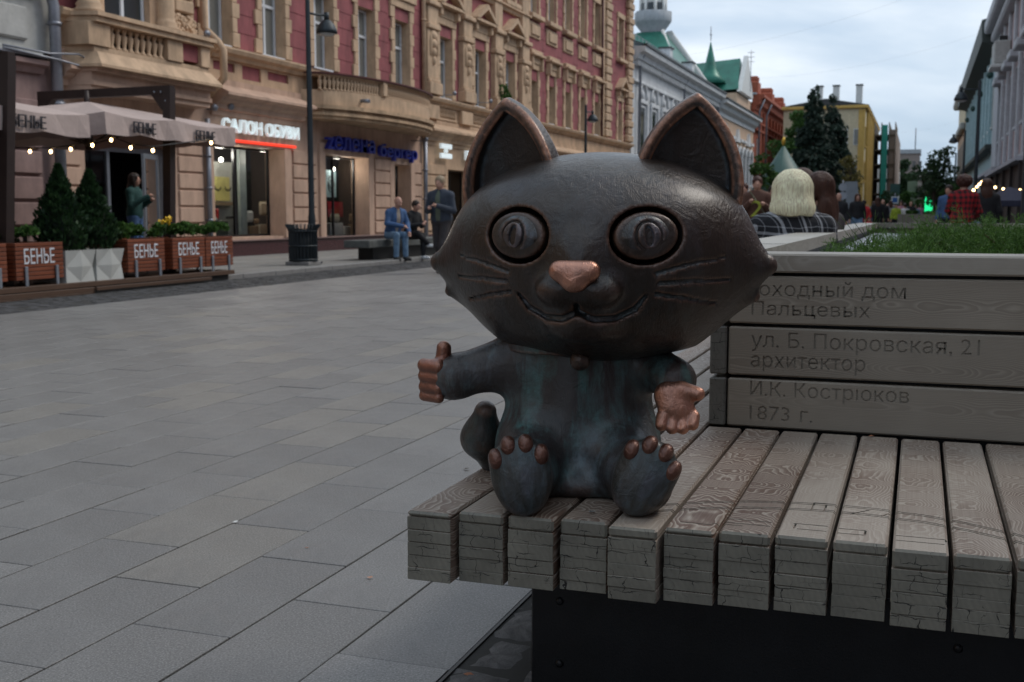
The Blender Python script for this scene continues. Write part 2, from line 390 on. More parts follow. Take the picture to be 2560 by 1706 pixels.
def nets(F, lo, h):
    s = F < 0; A = s[:-1, :-1, :-1].astype(np.int8); cnt = np.zeros_like(A)
    nx, ny, nz = s.shape
    offs = [(i, j, k) for i in (0, 1) for j in (0, 1) for k in (0, 1)]
    for i, j, k in offs: cnt += s[i:nx - 1 + i, j:ny - 1 + j, k:nz - 1 + k]
    act = (cnt > 0) & (cnt < 8); I, J, K = np.nonzero(act); n = len(I)
    idx = np.full(act.shape, -1, np.int64); idx[I, J, K] = np.arange(n)
    acc = np.zeros((n, 3)); w = np.zeros(n)
    for a in offs:
        for ax in range(3):
            if a[ax]: continue
            b = list(a); b[ax] = 1
            fa = F[I + a[0], J + a[1], K + a[2]]; fb = F[I + b[0], J + b[1], K + b[2]]
            m = (fa < 0) != (fb < 0); t = np.where(m, fa / np.where(m, fa - fb, 1), 0)
            p = np.array(a, float)[None, :] + np.zeros((n, 3)); p[:, ax] += t
            acc += p * m[:, None]; w += m
    V = (np.stack([I, J, K], 1) + acc / np.maximum(w, 1)[:, None]) * h + np.array(lo)
    Q = []
    for ax in range(3):
        sl0 = [slice(None)] * 3; sl1 = [slice(None)] * 3; sl0[ax] = slice(0, -1); sl1[ax] = slice(1, None)
        d = s[tuple(sl0)] != s[tuple(sl1)]; inside = s[tuple(sl0)]
        a1, a2 = (ax + 1) % 3, (ax + 2) % 3
        P = np.stack(np.nonzero(d), 1)
        P = P[(P[:, a1] > 0) & (P[:, a2] > 0) & (P[:, a1] < s.shape[a1] - 1) & (P[:, a2] < s.shape[a2] - 1)]
        ins = inside[P[:, 0], P[:, 1], P[:, 2]]
        def C(u, v):
            q = P.copy(); q[:, a1] += u; q[:, a2] += v; return idx[q[:, 0], q[:, 1], q[:, 2]]
        q = np.stack([C(-1, -1), C(0, -1), C(0, 0), C(-1, 0)], 1)
        q = np.where(ins[:, None], q, q[:, ::-1]); Q.append(q)
    Q = np.concatenate(Q); Q = Q[(Q >= 0).all(1)]
    return V, Q
def sdf_obj(name, lo, hi, h, fn, m, parent=None, **k):
    g = G(lo, hi, h); V, Q = nets(fn(g), g.lo, h); return np_mesh(name, V, Q, m, parent, True, **k)

# ---- foliage: many small leaf quads
def leaf_cloud(P, D, size, aspect=.5, jitter=.6):
    """P centres (n,3), D preferred outward directions, returns V,F"""
    n = len(P); rng = np.random
    d = D + rng.normal(0, jitter, (n, 3)); d /= np.linalg.norm(d, axis=1)[:, None]
    a = np.cross(d, rng.normal(0, 1, (n, 3))); a /= np.linalg.norm(a, axis=1)[:, None]
    sz = size * rng.uniform(.6, 1.4, n)[:, None]
    w = a * sz * aspect
    V = np.stack([P - d * sz * .5, P + w * .5, P + d * sz * .5, P - w * .5], 1).reshape(-1, 3)
    return V, np.arange(4 * n).reshape(-1, 4)
def foliage_mat(name, c1, c2, rough=.6):
    if name in MATS: return MATS[name]
    a = NT(name); c = a.ramp(a.math('ADD', a.math('MULTIPLY', a.isl(), .6), a.math('MULTIPLY', a.noise(a.obj(), 3.5, 3), .45)), [(.15, c1), (.85, c2)])
    a.col(c); a.p(Roughness=rough, Specular_IOR_Level=.3)
    tr = a.n('ShaderNodeBsdfTranslucent', {0: c}); ms = a.n('ShaderNodeMixShader', {0: .25, 1: a.b.outputs[0], 2: tr.outputs[0]})
    a.t.links.new(ms.outputs[0], a.out.inputs[0]); MATS[name] = a.m; return a.m

# ================================================================ GROUND
granite = NT('granite_paving'); v = granite.obj()
c = granite.ramp(granite.noise(granite.map(v, (1, 1, 0)), 1.1, 7, .62), [(.3, (.132, .129, .125)), (.7, (.195, .190, .184))])
sp = granite.noise(v, 190, 2, .5); c = granite.mix(granite.ramp(sp, [(.5, 0), (.64, .55)]), c, (.34, .33, .32))
sp2 = granite.noise(v, 150, 2, .5); c = granite.mix(granite.ramp(sp2, [(.55, 0), (.66, .45)]), c, (.05, .05, .05))
k = granite.math('MULTIPLY_ADD', granite.isl(), .13, .935); k2 = granite.math('MULTIPLY_ADD', granite.rnd(), .17, .915); kk = granite.math('MULTIPLY', k, k2)
warm = granite.math('MULTIPLY', granite.math('GREATER_THAN', granite.rnd(), .85), .35)
c = granite.mix(1.0, c, granite.n('ShaderNodeCombineColor', {0: kk, 1: kk, 2: kk}).outputs[0], 'MULTIPLY')
c = granite.mix(warm, c, granite.mix(1.0, c, (1.12, 1.04, .88), 'MULTIPLY'))
st = granite.noise(granite.map(v, (1, .6, 0)), .9, 8, .7); c = granite.mix(granite.ramp(st, [(.52, 0), (.70, .55)]), c, (.09, .09, .09))
gum = granite.n('ShaderNodeTexVoronoi', {'Vector': granite.map(v, (1, 1, 0)), 'Scale': 3.1, 'Randomness': 1.0}).outputs['Distance']
c = granite.mix(granite.ramp(gum, [(.035, .55), (.055, 0)]), c, (.06, .06, .06))
gum2 = granite.n('ShaderNodeTexVoronoi', {'Vector': granite.map(v, (1, 1, 0), loc=(3.3, 1.7, 0)), 'Scale': 1.3}).outputs['Distance']
c = granite.mix(granite.ramp(gum2, [(.0, .45), (.11, 0)]), c, (.09, .088, .085))
granite.col(c); granite.p(Roughness=granite.math('MULTIPLY_ADD', granite.noise(v, 9, 5), .3, .33), Specular_IOR_Level=.45)
granite.bump(granite.noise(v, 260, 3), .25, .002); granite = granite.m
joint = mat('joint_sand', (.035, .033, .03), .95, bump=.4)
asphalt = mat('dark_setts', (.05, .05, .052), .75, isl=.3, bump=.5, bscale=45)
cobble = mat('cobble_stone', (.105, .100, .098), .9, spec=.25, noise=.35, nscale=25, isl=.35, bump=.9, bscale=55, bdist=.008)
sidewalk_m = mat('sidewalk_stone', (.20, .195, .185), .7, isl=.12, bump=.2, grime=.3)
kerb_m = mat('kerb_granite', (.19, .185, .18), .7, bump=.2)

gm = MB(); gm.quad((-400, -60, -.012), (400, -60, -.012), (400, 1200, -.012), (-400, 1200, -.012))
gm.build('ground', joint, kind='structure')
pav = MB(); pav.quad((-8.95, -6, -.006), (7, -6, -.006), (7, 300, -.006), (-8.95, 300, -.006))
pavement = pav.build('pavement', joint, kind='structure')
XR = [-.985 - .2965 * i for i in range(28)]
slabs = []
rng = random.Random(3)
far = MB()
for i in range(27):
    x1, x0 = XR[i], XR[i + 1]; y = -2.0 + (.3 if i % 2 else 0) + .07
    while y < 90:
        g = .0026 + (rng.random() < .1) * .002
        ins = (y > .9 and x0 > -9)
        slabs.append((x0 + g, x1 - g, y + g, y + .61 - g)); y += .61
a_, p_ = R(19.617), R(6.4)
def in_view(x, y, z=0):
    v_ = Vector((x, y, z - 1.05)); F_ = Vector((-math.sin(a_) * math.cos(p_), math.cos(a_) * math.cos(p_), -math.sin(p_))); R_ = Vector((math.cos(a_), math.sin(a_), 0))
    U_ = R_.cross(F_); w = v_.dot(F_)
    return w > .3 and abs(v_.dot(R_) / w) < .46 and abs(v_.dot(U_) / w) < .31
near = sorted([s for s in slabs if in_view((s[0] + s[1]) / 2, (s[2] + s[3]) / 2)], key=lambda s: (s[0] ** 2 + s[2] ** 2))[:300]
nearset = set(near)
base_me = {}
for s in slabs:
    tz = rng.uniform(-.0012, .0012)
    if s in nearset:
        key = rng.randrange(6)
        if key not in base_me:
            q = MB(); q.bbox(-(.2965 / 2 - .0024 - key * .0003), .2965 / 2 - .0024 - key * .0003, -.305 + .0016 + key * .0002, .305 - .0016 - key * .0002, -.02, 0, .0014); base_me[key] = q.mesh('paving_slab', granite)
        o = link('paving_slab', base_me[key], pavement, loc=((s[0] + s[1]) / 2, (s[2] + s[3]) / 2, tz))
        o.rotation_euler = (rng.uniform(-.0015, .0015), rng.uniform(-.0025, .0025), 0)
    else: far.box(s[0], s[1], s[2], s[3], -.02, tz)
far.build('paving_slab_field', granite, pavement, kind='stuff')
# right hand paving beyond the bench island
q = MB()
for i in range(24):
    x0 = 1.95 + i * .2965; y = -2 + (.3 if i % 2 else 0)
    while y < 70:
        if x0 < 6.4: q.box(x0 + .003, x0 + .2935, y + .003, y + .607, -.02, rng.uniform(-.001, .001))
        y += .61
q.build('paving_slab_field', granite, pavement, kind='stuff')
# cobbles under the bench
cob = MB(); cob.quad((-.98, -6, -.004), (1.94, -6, -.004), (1.94, 60, -.004), (-.98, 60, -.004))
cobbles = cob.build('cobbled_strip', joint, kind='structure')
def sett(w, l, h, seed):
    """one rough hewn sett"""
    r_ = random.Random(seed); nx, ny = 5, 7; V = []; F = []
    for j in range(ny):
        for i in range(nx):
            u, t = i / (nx - 1), j / (ny - 1); e = min(u, 1 - u, t, 1 - t)
            z = h - (.014 if e == 0 else .0) + r_.uniform(-.004, .004); V.append(((u - .5) * w + r_.uniform(-.006, .006), (t - .5) * l + r_.uniform(-.006, .006), z))
    for j in range(ny - 1):
        for i in range(nx - 1): q = j * nx + i; F.append((q, q + 1, q + nx + 1, q + nx))
    me = bpy.data.meshes.new('sett'); me.from_pydata(V, [], F); me.materials.append(cobble)
    me.polygons.foreach_set('use_smooth', [True] * len(F)); me.update(); return me
setts = [sett(.150, .205 + .02 * k, .004, k) for k in range(6)]
sf = MB(); cnt = 0
for i in range(19):
    y = -1.5 + rng.uniform(0, .15); x = -.90 + i * .152
    while y < 30:
        k = rng.randrange(6); l = .2 + .02 * k
        if y < 3.6 and y > .8 and i < 7:
            link('sett', setts[k], cobbles, loc=(x + rng.uniform(-.004, .004), y, rng.uniform(-.006, .004)), rot=(rng.uniform(-.03, .03), rng.uniform(-.03, .03), rng.uniform(-.04, .04)))
        else: sf.box(x - .068, x + .068, y - l / 2 + .008, y + l / 2 - .008, -.03, rng.uniform(-.004, .004))
        y += l + .008
sf.build('sett_field', cobble, cobbles, kind='stuff')
edge = MB()
for k in range(60): edge.box(-.984, -.976, -2 + k, -1.004 + k, -.02, .0015)
edge.build('steel_edging', mat('steel_edge', (.05, .05, .05), .5, .6), cobbles)
# dark strip of small setts before the left terrace, then sidewalk
ds = MB(); ds.quad((-10.35, -6, -.004), (-8.96, -6, -.004), (-8.96, 300, -.004), (-10.35, 300, -.004))
dark_strip = ds.build('sett_strip', joint, kind='structure')
q = MB()
for i in range(13):
    y = 6 + rng.uniform(0, .1)
    while y < 75:
        q.box(-10.34 + i * .106, -10.34 + i * .106 + .098, y, y + .098, -.03, rng.uniform(-.006, .002)); y += .106
q.build('sett_field', asphalt, dark_strip, kind='stuff')
sw = MB(); sw.quad((-14.8, -6, .06), (-10.47, -6, .06), (-10.47, 300, .06), (-14.8, 300, .06))
sidewalk = sw.build('sidewalk', joint, kind='structure')
q = MB()
for i in range(11):
    y = 2
    while y < 80:
        q.box(-14.8 + i * .394 + .004, -14.8 + i * .394 + .388, y + .004, y + .79, .03, .068 + rng.uniform(-.001, .001)); y += .8
q.build('sidewalk_slab_field', sidewalk_m, sidewalk, kind='stuff')
q = MB(); y = 2
kb = MB(); kb.bbox(-.06, .06, -.495, .495, -.02, .075, .008); kme = kb.mesh('kerb_stone', kerb_m)
for k in range(60): link('kerb_stone', kme, sidewalk, loc=(-10.41, 8.5 + k, 0))

# ================================================================ BENCH WITH PLANTER
wood_top = wood_mat('weathered_larch', (.40, .345, .285), (.105, .052, .031), 'Y', 1.0, ringf=22, endcol=(.20, .19, .155))
wood_board = wood_mat('weathered_board', (.275, .245, .20), (.15, .125, .098), 'X', 1.0, ringf=34, contrast=.75, amp=.07)
wood_side = wood_mat('weathered_side', (.19, .18, .16), (.13, .12, .105), 'Y', 1.0, ringf=14, contrast=.55, endcol=(.13, .127, .112))
wood_rim = wood_mat('weathered_rim', (.31, .285, .245), (.18, .155, .125), 'X', 1.0, ringf=30, contrast=.6, amp=.06)
wood_rimY = wood_mat('weathered_rim_side', (.37, .35, .31), (.22, .20, .17), 'Y', 1.0, ringf=30, contrast=.6, amp=.06, endcol=(.25, .24, .22))
black_steel = mat('black_steel', (.009, .010, .012), .45, .3, noise=.3, nscale=8, bump=.1, bscale=200)
bench = thing('bench_planter', 'grey weathered timber bench wrapped round a raised wooden planter with carved Cyrillic text', 'bench', (-.2, 3.2, 0))
fronts = [2.062, 2.085, 2.088, 2.105, 2.082, 2.108, 2.118, 2.125, 2.128, 2.112, 2.118, 2.122, 2.13, 2.13, 2.13, 2.13, 2.13, 2.13, 2.13, 2.13, 2.13, 2.13, 2.13, 2.13]
pitch = .1042

def arc_cutter():
    """the engraved line drawing that runs across the seat"""
    q = MB()
    def line(p0, p1, w=.0042, d=.006):
        a = Vector((p0[0], p0[1], 0)); b = Vector((p1[0], p1[1], 0)); t = (b - a).normalized(); nrm = Vector((-t.y, t.x, 0)) * w / 2
        A = [a - nrm, b - nrm, b + nrm, a + nrm]; i = len(q.v)
        for z in (.45 - d, .46):
            for p in A: q.v.append((p.x, p.y, z))
        for f in ((3, 2, 1, 0), (4, 5, 6, 7), (0, 1, 5, 4), (1, 2, 6, 5), (2, 3, 7, 6), (3, 0, 4, 7)):
            q.f.append(tuple(i + k for k in f)); q.sm.append(False); q.mi.append(0)
    def arc(o, pts):
        for k in range(len(pts) - 1): line((pts[k][0], pts[k][1] + o), (pts[k + 1][0] + .002, pts[k + 1][1] + o))
    return q, line, arc
def seat_cut_me():
    q, line, arc = arc_cutter()
    base = [(-.53, 2.22), (-.47, 2.255), (-.40, 2.30), (-.32, 2.335), (-.24, 2.355), (-.15, 2.365), (-.06, 2.36), (.03, 2.345), (.11, 2.31), (.18, 2.265), (.26, 2.20)]
    for o in (0, .011, .052, .063): arc(o - .03, base)
    for (x0, x1, y) in ((-.42, -.355, 2.158), (-.335, -.25, 2.215), (-.335, -.25, 2.185), (-.20, -.145, 2.185), (-.21, -.145, 2.222), (-.125, -.075, 2.182), (-.125, -.075, 2.215), (-.02, .07, 2.205), (-.02, .065, 2.172), (-.36, -.30, 2.17)):
        line((x0, y), (x1, y))
    for (x, y0, y1) in ((-.205, 2.185, 2.222), (-.075, 2.182, 2.215), (.068, 2.172, 2.205), (-.185, 2.33, 2.40), (-.16, 2.335, 2.39), (-.235, 2.185, 2.215)):
        line((x, y0), (x, y1))
    line((-.11, 2.33), (-.075, 2.375)); line((-.05, 2.335), (-.03, 2.372)); line((-.185, 2.40), (-.145, 2.40))
    return q.mesh('cut', wood_top)
cut_me = seat_cut_me(); cut_o = bpy.data.objects.new('cut', cut_me)
def boolean(me, cutter_me, m):
    a = bpy.data.objects.new('a', me); b = bpy.data.objects.new('b', cutter_me); COL.objects.link(a); COL.objects.link(b)
    md = a.modifiers.new('b', 'BOOLEAN'); md.operation = 'DIFFERENCE'; md.solver = 'EXACT'; md.object = b; md.use_self = True
    try: md.use_hole_tolerant = False
    except Exception: pass
    bpy.context.view_layer.update(); dg = bpy.context.evaluated_depsgraph_get()
    out = bpy.data.meshes.new_from_object(a.evaluated_get(dg)); bpy.data.objects.remove(a); bpy.data.objects.remove(b)
    while len(out.materials) > 1: out.materials.pop()
    return out if len(out.polygons) > 4 else me
lamr = random.Random(5)
def slat_obj(i, x0, y0, y1, front=True, carve=False):
    w = pitch - .009; nl = lamr.choice([5, 6, 6, 7]); zs = [.305]
    for k in range(nl - 1): zs.append(zs[-1] + (.145 / nl) * lamr.uniform(.85, 1.15))
    zs.append(.45); q = MB(); top = MB()
    for k in range(nl):
        dy = lamr.uniform(-.0015, .0015) if front else 0; dx = lamr.uniform(-.0008, .0008)
        tgt = top if k == nl - 1 else q
        b = .0045 if k == nl - 1 else .0007 + lamr.random() * .0006
        tgt.bbox(x0 + dx, x0 + w + dx, y0 + dy, y1, zs[k] + .0001, zs[k + 1] - .0001 - (lamr.random() < .3) * .0011, b)
    tm = top.mesh('top', wood_top)
    if carve: tm = boolean(tm, cut_me.copy(), wood_top)
    me = q.mesh('seat_slat', wood_top); bm = bmesh.new(); bm.from_mesh(me); bm.from_mesh(tm); bm.to_mesh(me); bm.free()
    me.update(); return center(link('seat_slat', me, bench))
for i, fy in enumerate(fronts):
    x0 = -.962 + i * pitch
    if i < 4:
        j = 4.36 + .02 * i
        slat_obj(i, x0, fy, j, True, False); slat_obj(i, x0, j + .006, 8.9, False); slat_obj(i, x0, 8.906, 13.9, False)
    else: slat_obj(i, x0, fy, 3.186, True, i < 13)
# black steel plinth
box('plinth', black_steel, bench, -.765, 1.7, 2.27, 3.1, .0, .303, .004)
box('plinth', black_steel, bench, -.765, -.5, 3.104, 13.6, .0, .303)
for x, z in ((-.70, .22), (-.70, .08), (.1, .22), (.1, .08)):
    q = MB(); q.sphere((x, 2.268, z), (.009, .004, .009), 8, 5); q.build('bolt', black_steel, bench)
box('plinth_seam', black_steel, bench, .32, .324, 2.266, 2.27, .0, .30)
# boards with carved text
def stroke_polys(ch, w, h, s=.096):
    def rect(a, b, c, d): return [(a, b), (c, b), (c, d), (a, d)]
    def strip(pts, t):
        L_, R_ = [], []
        for k, p in enumerate(pts):
            a = Vector(pts[max(k - 1, 0)]); b = Vector(pts[min(k + 1, len(pts) - 1)]); d = (b - a).normalized(); n = Vector((-d.y, d.x)) * t / 2; L_.append((p[0] + n.x, p[1] + n.y)); R_.append((p[0] - n.x, p[1] - n.y))
        return L_ + R_[::-1]
    def bowl(x0, x1, yb, yt):
        r = (yt - yb) / 2; cy = (yt + yb) / 2; sg = 1 if x1 > x0 else -1
        return strip([(x0, yt), (x1 - sg * r, yt)] + [(x1 - sg * r + sg * r * math.cos(t), cy + r * math.sin(t)) for t in np.linspace(1.4, -1.4, 9)] + [(x1 - sg * r, yb), (x0, yb)], s * .92)
    if ch == 'ц': dd = h * .22; return [rect(0, dd, s, h), rect(w - s * 1.9, dd, w - s * .9, h), rect(s * .5, dd, w, dd + s * .9), rect(w - s * .8, 0, w, dd + s * .5)]
    if ch == 'н': return [rect(0, 0, s, h), rect(w - s, 0, w, h), rect(s * .5, h * .5 - s * .45, w - s * .5, h * .5 + s * .45)]
    if ch == 'ь': return [rect(0, 0, s, h), bowl(s * .5, w - s * .46, s * .46, h * .60 - s * .46)]
    if ch == 'ы': return [rect(0, 0, s, h), bowl(s * .5, w * .70 - s * .46, s * .46, h * .60 - s * .46), rect(w - s, 0, w, h)]
    if ch == 'я': return [rect(w - s, 0, w, h), bowl(w - s * .5, s * .46, h * .44, h - s * .46), strip([(w * .5, h * .42), (s * .55, 0.0)], s)]
def carve_mesh(body):
    """clean closed prisms for a line of text, unit depth"""
    bm = bmesh.new()
    for i, ch in enumerate(body):
        if ch == ' ': continue
        off = text_mesh(body[:i + 1], 1.0, 0, 2, -.003)[2][0]; me, lo, hi = text_mesh(ch, 1.0, 0, 2, -.003)
        if ch in 'ньыяц':
            q = MB()
            for P in stroke_polys(ch, hi[0] - lo[0], hi[1] - lo[1]): q.prism(P, -1, 1, 2)
            m = q.mesh('g', wood_board); m.transform(Matrix.Translation((off - (hi[0] - lo[0]), lo[1], 0)))
        else: m = me.copy(); m.transform(Matrix.Translation((off - hi[0], 0, 0)))
        b2 = bmesh.new(); b2.from_mesh(m); bmesh.ops.remove_doubles(b2, verts=b2.verts, dist=1e-5); bmesh.ops.recalc_face_normals(b2, faces=b2.faces); t = bpy.data.meshes.new('g'); b2.to_mesh(t); b2.free(); bm.from_mesh(t)
    o = bpy.data.meshes.new('line'); bm.to_mesh(o); bm.free(); n = len(o.vertices); co = np.empty(n * 3, np.float32); o.vertices.foreach_get('co', co); co = co.reshape(-1, 3); return o, co.min(0), co.max(0)
def carved(name, x0, x1, y0, y1, z0, z1, texts, m):
    q = MB(); q.bbox(x0, x1, y0, y1, z0, z1, .0045); me = q.mesh(name, m)
    if texts:
        ms = []
        for body, ox, oz, w, h in texts:
            t, lo, hi = carve_mesh(body); n = len(t.vertices); co = np.empty(n * 3, np.float32); t.vertices.foreach_get('co', co); co = co.reshape(-1, 3)
            co[:, 0] = (co[:, 0] - lo[0]) * (w / (hi[0] - lo[0])); co[:, 1] = (co[:, 1] - lo[1]) * (h / (hi[1] - lo[1])); co[:, 2] *= .0055
            t.vertices.foreach_set('co', co.ravel()); t.transform(face_matrix((ox, y0, oz), '-Y')); ms.append(t)
        bm = bmesh.new()
        for t in ms: bm.from_mesh(t)
        c = bpy.data.meshes.new('t'); bm.to_mesh(c); bm.free()
        me = boolean(me, c, m)
    return center(link(name, me, bench))
YB = 3.2
carved('planter_board', -.494, 1.62, YB, YB + .045, .745, .878, [('Доходный дом', -.462, .815, .435, .050), ('Пальцевых', -.432, .762, .315, .046)], wood_board)
carved('planter_board', -.494, 1.62, YB, YB + .045, .599, .735, [('ул. Б. Покровская, 21', -.431, .668, .592, .055), ('архитектор', -.431, .612, .307, .044)], wood_board)
carved('planter_board', -.494, 1.62, YB, YB + .045, .4525, .589, [('И.К. Кострюков', -.431, .532, .422, .052), ('1873 г.', -.431, .474, .172, .040)], wood_board)
for z0, z1 in ((.745, .878), (.599, .735), (.4525, .589)):
    cbox('side_board', wood_side, bench, -.545, -.499, YB - .004, 8.4, z0, z1, .004); cbox('side_board', wood_side, bench, -.545, -.499, 8.405, 13.85, z0, z1, .004)
    cbox('back_board', wood_board, bench, -.49, 1.1, 13.8, 13.846, z0, z1, .004)
    cbox('side_board', wood_side, bench, 1.575, 1.62, YB + .05, 10.5, z0, z1, .004)
# rim beams
cbox('rim_beam', wood_rim, bench, -.66, 1.72, YB - .006, YB + .20, .888, .940, .005)
def rim_poly(pts, z0, z1, m):
    q = MB(); q.prism(pts, z0, z1, 2); return center(q.build('rim_beam', m, bench))
rim_poly([(-.66, YB + .203), (-.45, YB + .203), (-.45, 4.2), (-.66, 4.2)], .888, .940, wood_rimY)
rim_poly([(-.66, 4.204), (-.45, 4.204), (-.45, 8.3), (-.66, 8.3)], .889, .941, wood_rimY)
rim_poly([(-.66, 8.304), (-.45, 8.304), (-.45, 13.7), (-.66, 13.9)], .888, .940, wood_rimY)
rim_poly([(-.66, 13.904), (-.45, 13.704), (.78, 13.704), (.86, 13.904)], .888, .940, wood_rim)
rim_poly([(.864, 13.9), (.784, 13.70), (1.50, 10.4), (1.72, 10.4)], .888, .940, wood_rimY)
rim_poly([(1.50, 10.396), (1.72, 10.396), (1.72, YB + .203), (1.50, YB + .203)], .888, .940, wood_rimY)
# black gap filler behind boards
box('inner_frame', black_steel, bench, -.49, 1.57, YB + .05, YB + .07, .3, .886)
box('inner_frame', black_steel, bench, -.492, -.472, YB + .075, 13.78, .3, .886)
soil = mat('soil', (.028, .021, .015), .95, noise=.5, nscale=14, bump=1, bscale=40, bdist=.02)
box('soil', soil, bench, -.468, 1.57, YB + .075, 13.75, .72, .80)
grey_plank = wood_mat('tray_plank', (.27, .29, .32), (.20, .215, .24), 'Y', 1, ringf=8, contrast=.4)
for k in range(9): cbox('tray_plank', grey_plank, bench, -.45, .02 - .02 * (k % 2), YB + .30 + k * 1.0, YB + 1.27 + k * 1.0, .815, .845, .003)

# ================================================================ BRONZE CAT
def bronze(name, base, patina_c, patina_amt, polish_edges=.5, rough=.36, metal=.35, streaks=1.0, coat=.28):
    a = NT(name); v = a.obj(); g = a.geo(); pt = g.outputs['Pointiness']
    n0 = a.noise(v, 5, 6, .6); n1 = a.noise(a.map(v, (1, 1, .22)), 16, 8, .65, .4); n2 = a.noise(v, 55, 5, .65)
    c = a.ramp(n0, [(.3, tuple(x * .75 for x in base)), (.7, tuple(x * 1.35 for x in base))])
    cav = a.ramp(pt, [(.47, 1), (.4995, 0)])
    strk = a.ramp(n1, [(.47, 0), (.60, 1)])
    pm = a.math('MULTIPLY', a.math('ADD', a.math('MULTIPLY', strk, .75 * streaks), cav), patina_amt)
    pm = a.math('MULTIPLY', pm, a.ramp(n2, [(.3, .35), (.65, 1)])); pm = a.math('MINIMUM', pm, .85)
    pc = a.mix(a.ramp(n0, [(.35, 0), (.65, 1)]), patina_c, tuple(x * .8 + .01 for x in (patina_c[2] * .8, patina_c[1] * .85, patina_c[2] * 1.1)))
    c = a.mix(pm, c, pc)
    ed = a.math('MULTIPLY', a.ramp(pt, [(.508, 0), (.535, 1)]), a.math('MULTIPLY', a.ramp(n2, [(.35, .3), (.7, 1)]), polish_edges))
    c = a.mix(ed, c, (.42, .20, .12))
    a.col(c)
    a.p(Metallic=a.math('SUBTRACT', metal, a.math('MULTIPLY', pm, metal * .8)), Roughness=a.math('ADD', rough, a.math('MULTIPLY', n2, .22)), Specular_IOR_Level=.55, Coat_Weight=coat, Coat_Roughness=.22, Coat_IOR=1.6)
    b1 = a.bump(a.noise(a.map(v, (1, .7, 1), rot=(0, .5, .3)), 26, 5, .55, 1.8), .55, .006)
    b2 = a.bump(a.noise(v, 110, 4, .7), .35, .0025, b1)
    a.bump(a.noise(a.map(v, (4, 1, .6), rot=(.4, 0, .7)), 90, 3, .6), .5, .003, b2)
    MATS[name] = a.m; return a.m
br_head = bronze('bronze_head', (.026, .017, .012), (.10, .18, .19), .34, .25, .28, streaks=.45)
br_body = bronze('bronze_body', (.032, .028, .028), (.050, .185, .175), .95, .3, .42, .1, coat=.2)
br_ear = bronze('bronze_ear', (.034, .022, .016), (.12, .20, .22), .5, 1.2, .34, streaks=.3)
br_foot = bronze('bronze_foot', (.022, .024, .022), (.045, .15, .155), .75, .4, .38, .1, coat=.25)
br_eye = bronze('bronze_eye', (.032, .027, .023), (.12, .21, .23), .7, .2, .28)
copper = bronze('polished_copper', (.50, .25, .175), (.10, .06, .05), .35, .6, .24, .9, .9, .3)
copper_d = bronze('worn_copper', (.25, .105, .07), (.05, .035, .03), .6, .7, .27, .9, .8, .4)
toe_m = bronze('worn_toe', (.075, .026, .018), (.04, .05, .05), .35, .5, .22, .6)
statue = thing('cat_statue', 'dark bronze seated cat sculpture with polished copper nose on the corner of the bench', 'statue', (-.715, 2.42, .45), R(16.6), world=False)

def body_fn(g):
    x, y, z = g.x, g.y, g.z
    gy = g.y; g.y = (g.y - .02) / .82
    t = g.cap((.012, 0, .12), (.012, 0, .30), .170, .152); g.y = gy; t = t * .85
    d = U(.07, t, g.cap((-.085, -.02, .062), (-.105, -.262, .058), .082, .058), g.cap((.10, -.02, .062), (.140, -.262, .058), .082, .060))
    d = U(.05, d, g.cap((-.12, .0, .275), (-.262, -.01, .238), .062, .046)); d = U(.045, d, g.cap((.14, 0, .285), (.215, -.095, .245), .055, .042))
    d = U(.012, d, g.cap((-.262, -.01, .238), (-.272, -.011, .236), .052, .052)); d = U(.012, d, g.cap((.208, -.088, .248), (.214, -.096, .245), .046, .046))
    d = U(.03, d, g.ell((.012, -.03, .02), (.17, .14, .05)))
    return np.maximum(d, -z + .001)
sdf_obj('body', (-.34, -.38, -.02), (.30, .22, .44), .0055, body_fn, br_body, statue)
head = None
def head_fn(g):
    d = U(.13, g.ell((0, 0, .045), (.322, .255, .175)), g.ell((0, -.01, -.085), (.255, .215, .145)))
    for s in (-1, 1):
        d = U(.10, d, g.cap((s * .20, -.015, -.035), (s * .362, -.03, -.020), .125, .013))
        d = U(.025, d, g.cap((s * .26, -.02, -.075), (s * .335, -.035, -.085), .065, .010))
    d = U(.04, d, g.ell((0, -.235, -.015), (.05, .055, .075)), g.ell((0, -.222, -.118), (.065, .045, .042)))
    d = U(.028, d, g.ell((-.036, -.258, -.050), (.048, .036, .029), (0, 0, 12)), g.ell((.036, -.258, -.050), (.048, .036, .029), (0, 0, -12)))
    for s in (-1, 1):
        d = SUB(.006, d, np.abs(g.ell((s * .126, -.215, .055), (.070, .070, .052), (0, s * -6, s * 26))) - .0045)
        d = groove(g, d, [((0, -.078), (0, -.092), .0045, .0045), ((0, -.092), (s * .030, -.107), .006, .006), ((s * .030, -.107), (s * .070, -.108), .006, .006), ((s * .070, -.108), (s * .108, -.090), .006, .0055), ((s * .108, -.090), (s * .130, -.062), .0055, .003)], .010)
        for (x0, z0), (x1, z1), (x2, z2) in (((.15, -.018), (.21, -.002), (.275, .006)), ((.155, -.038), (.215, -.036), (.285, -.040)), ((.148, -.060), (.20, -.070), (.262, -.088))):
            d = groove(g, d, [((s * x0, z0), (s * x1, z1), .0035, .003), ((s * x1, z1), (s * x2, z2), .003, .0018)], .006, .002)
    return d
HY = R(-11)
headp = sdf_obj('head', (-.40, -.36, -.26), (.40, .28, .24), .0046, head_fn, br_head, statue)
headp.location = (.055, -.02, .512); headp.rotation_euler = (R(3), 0, HY)
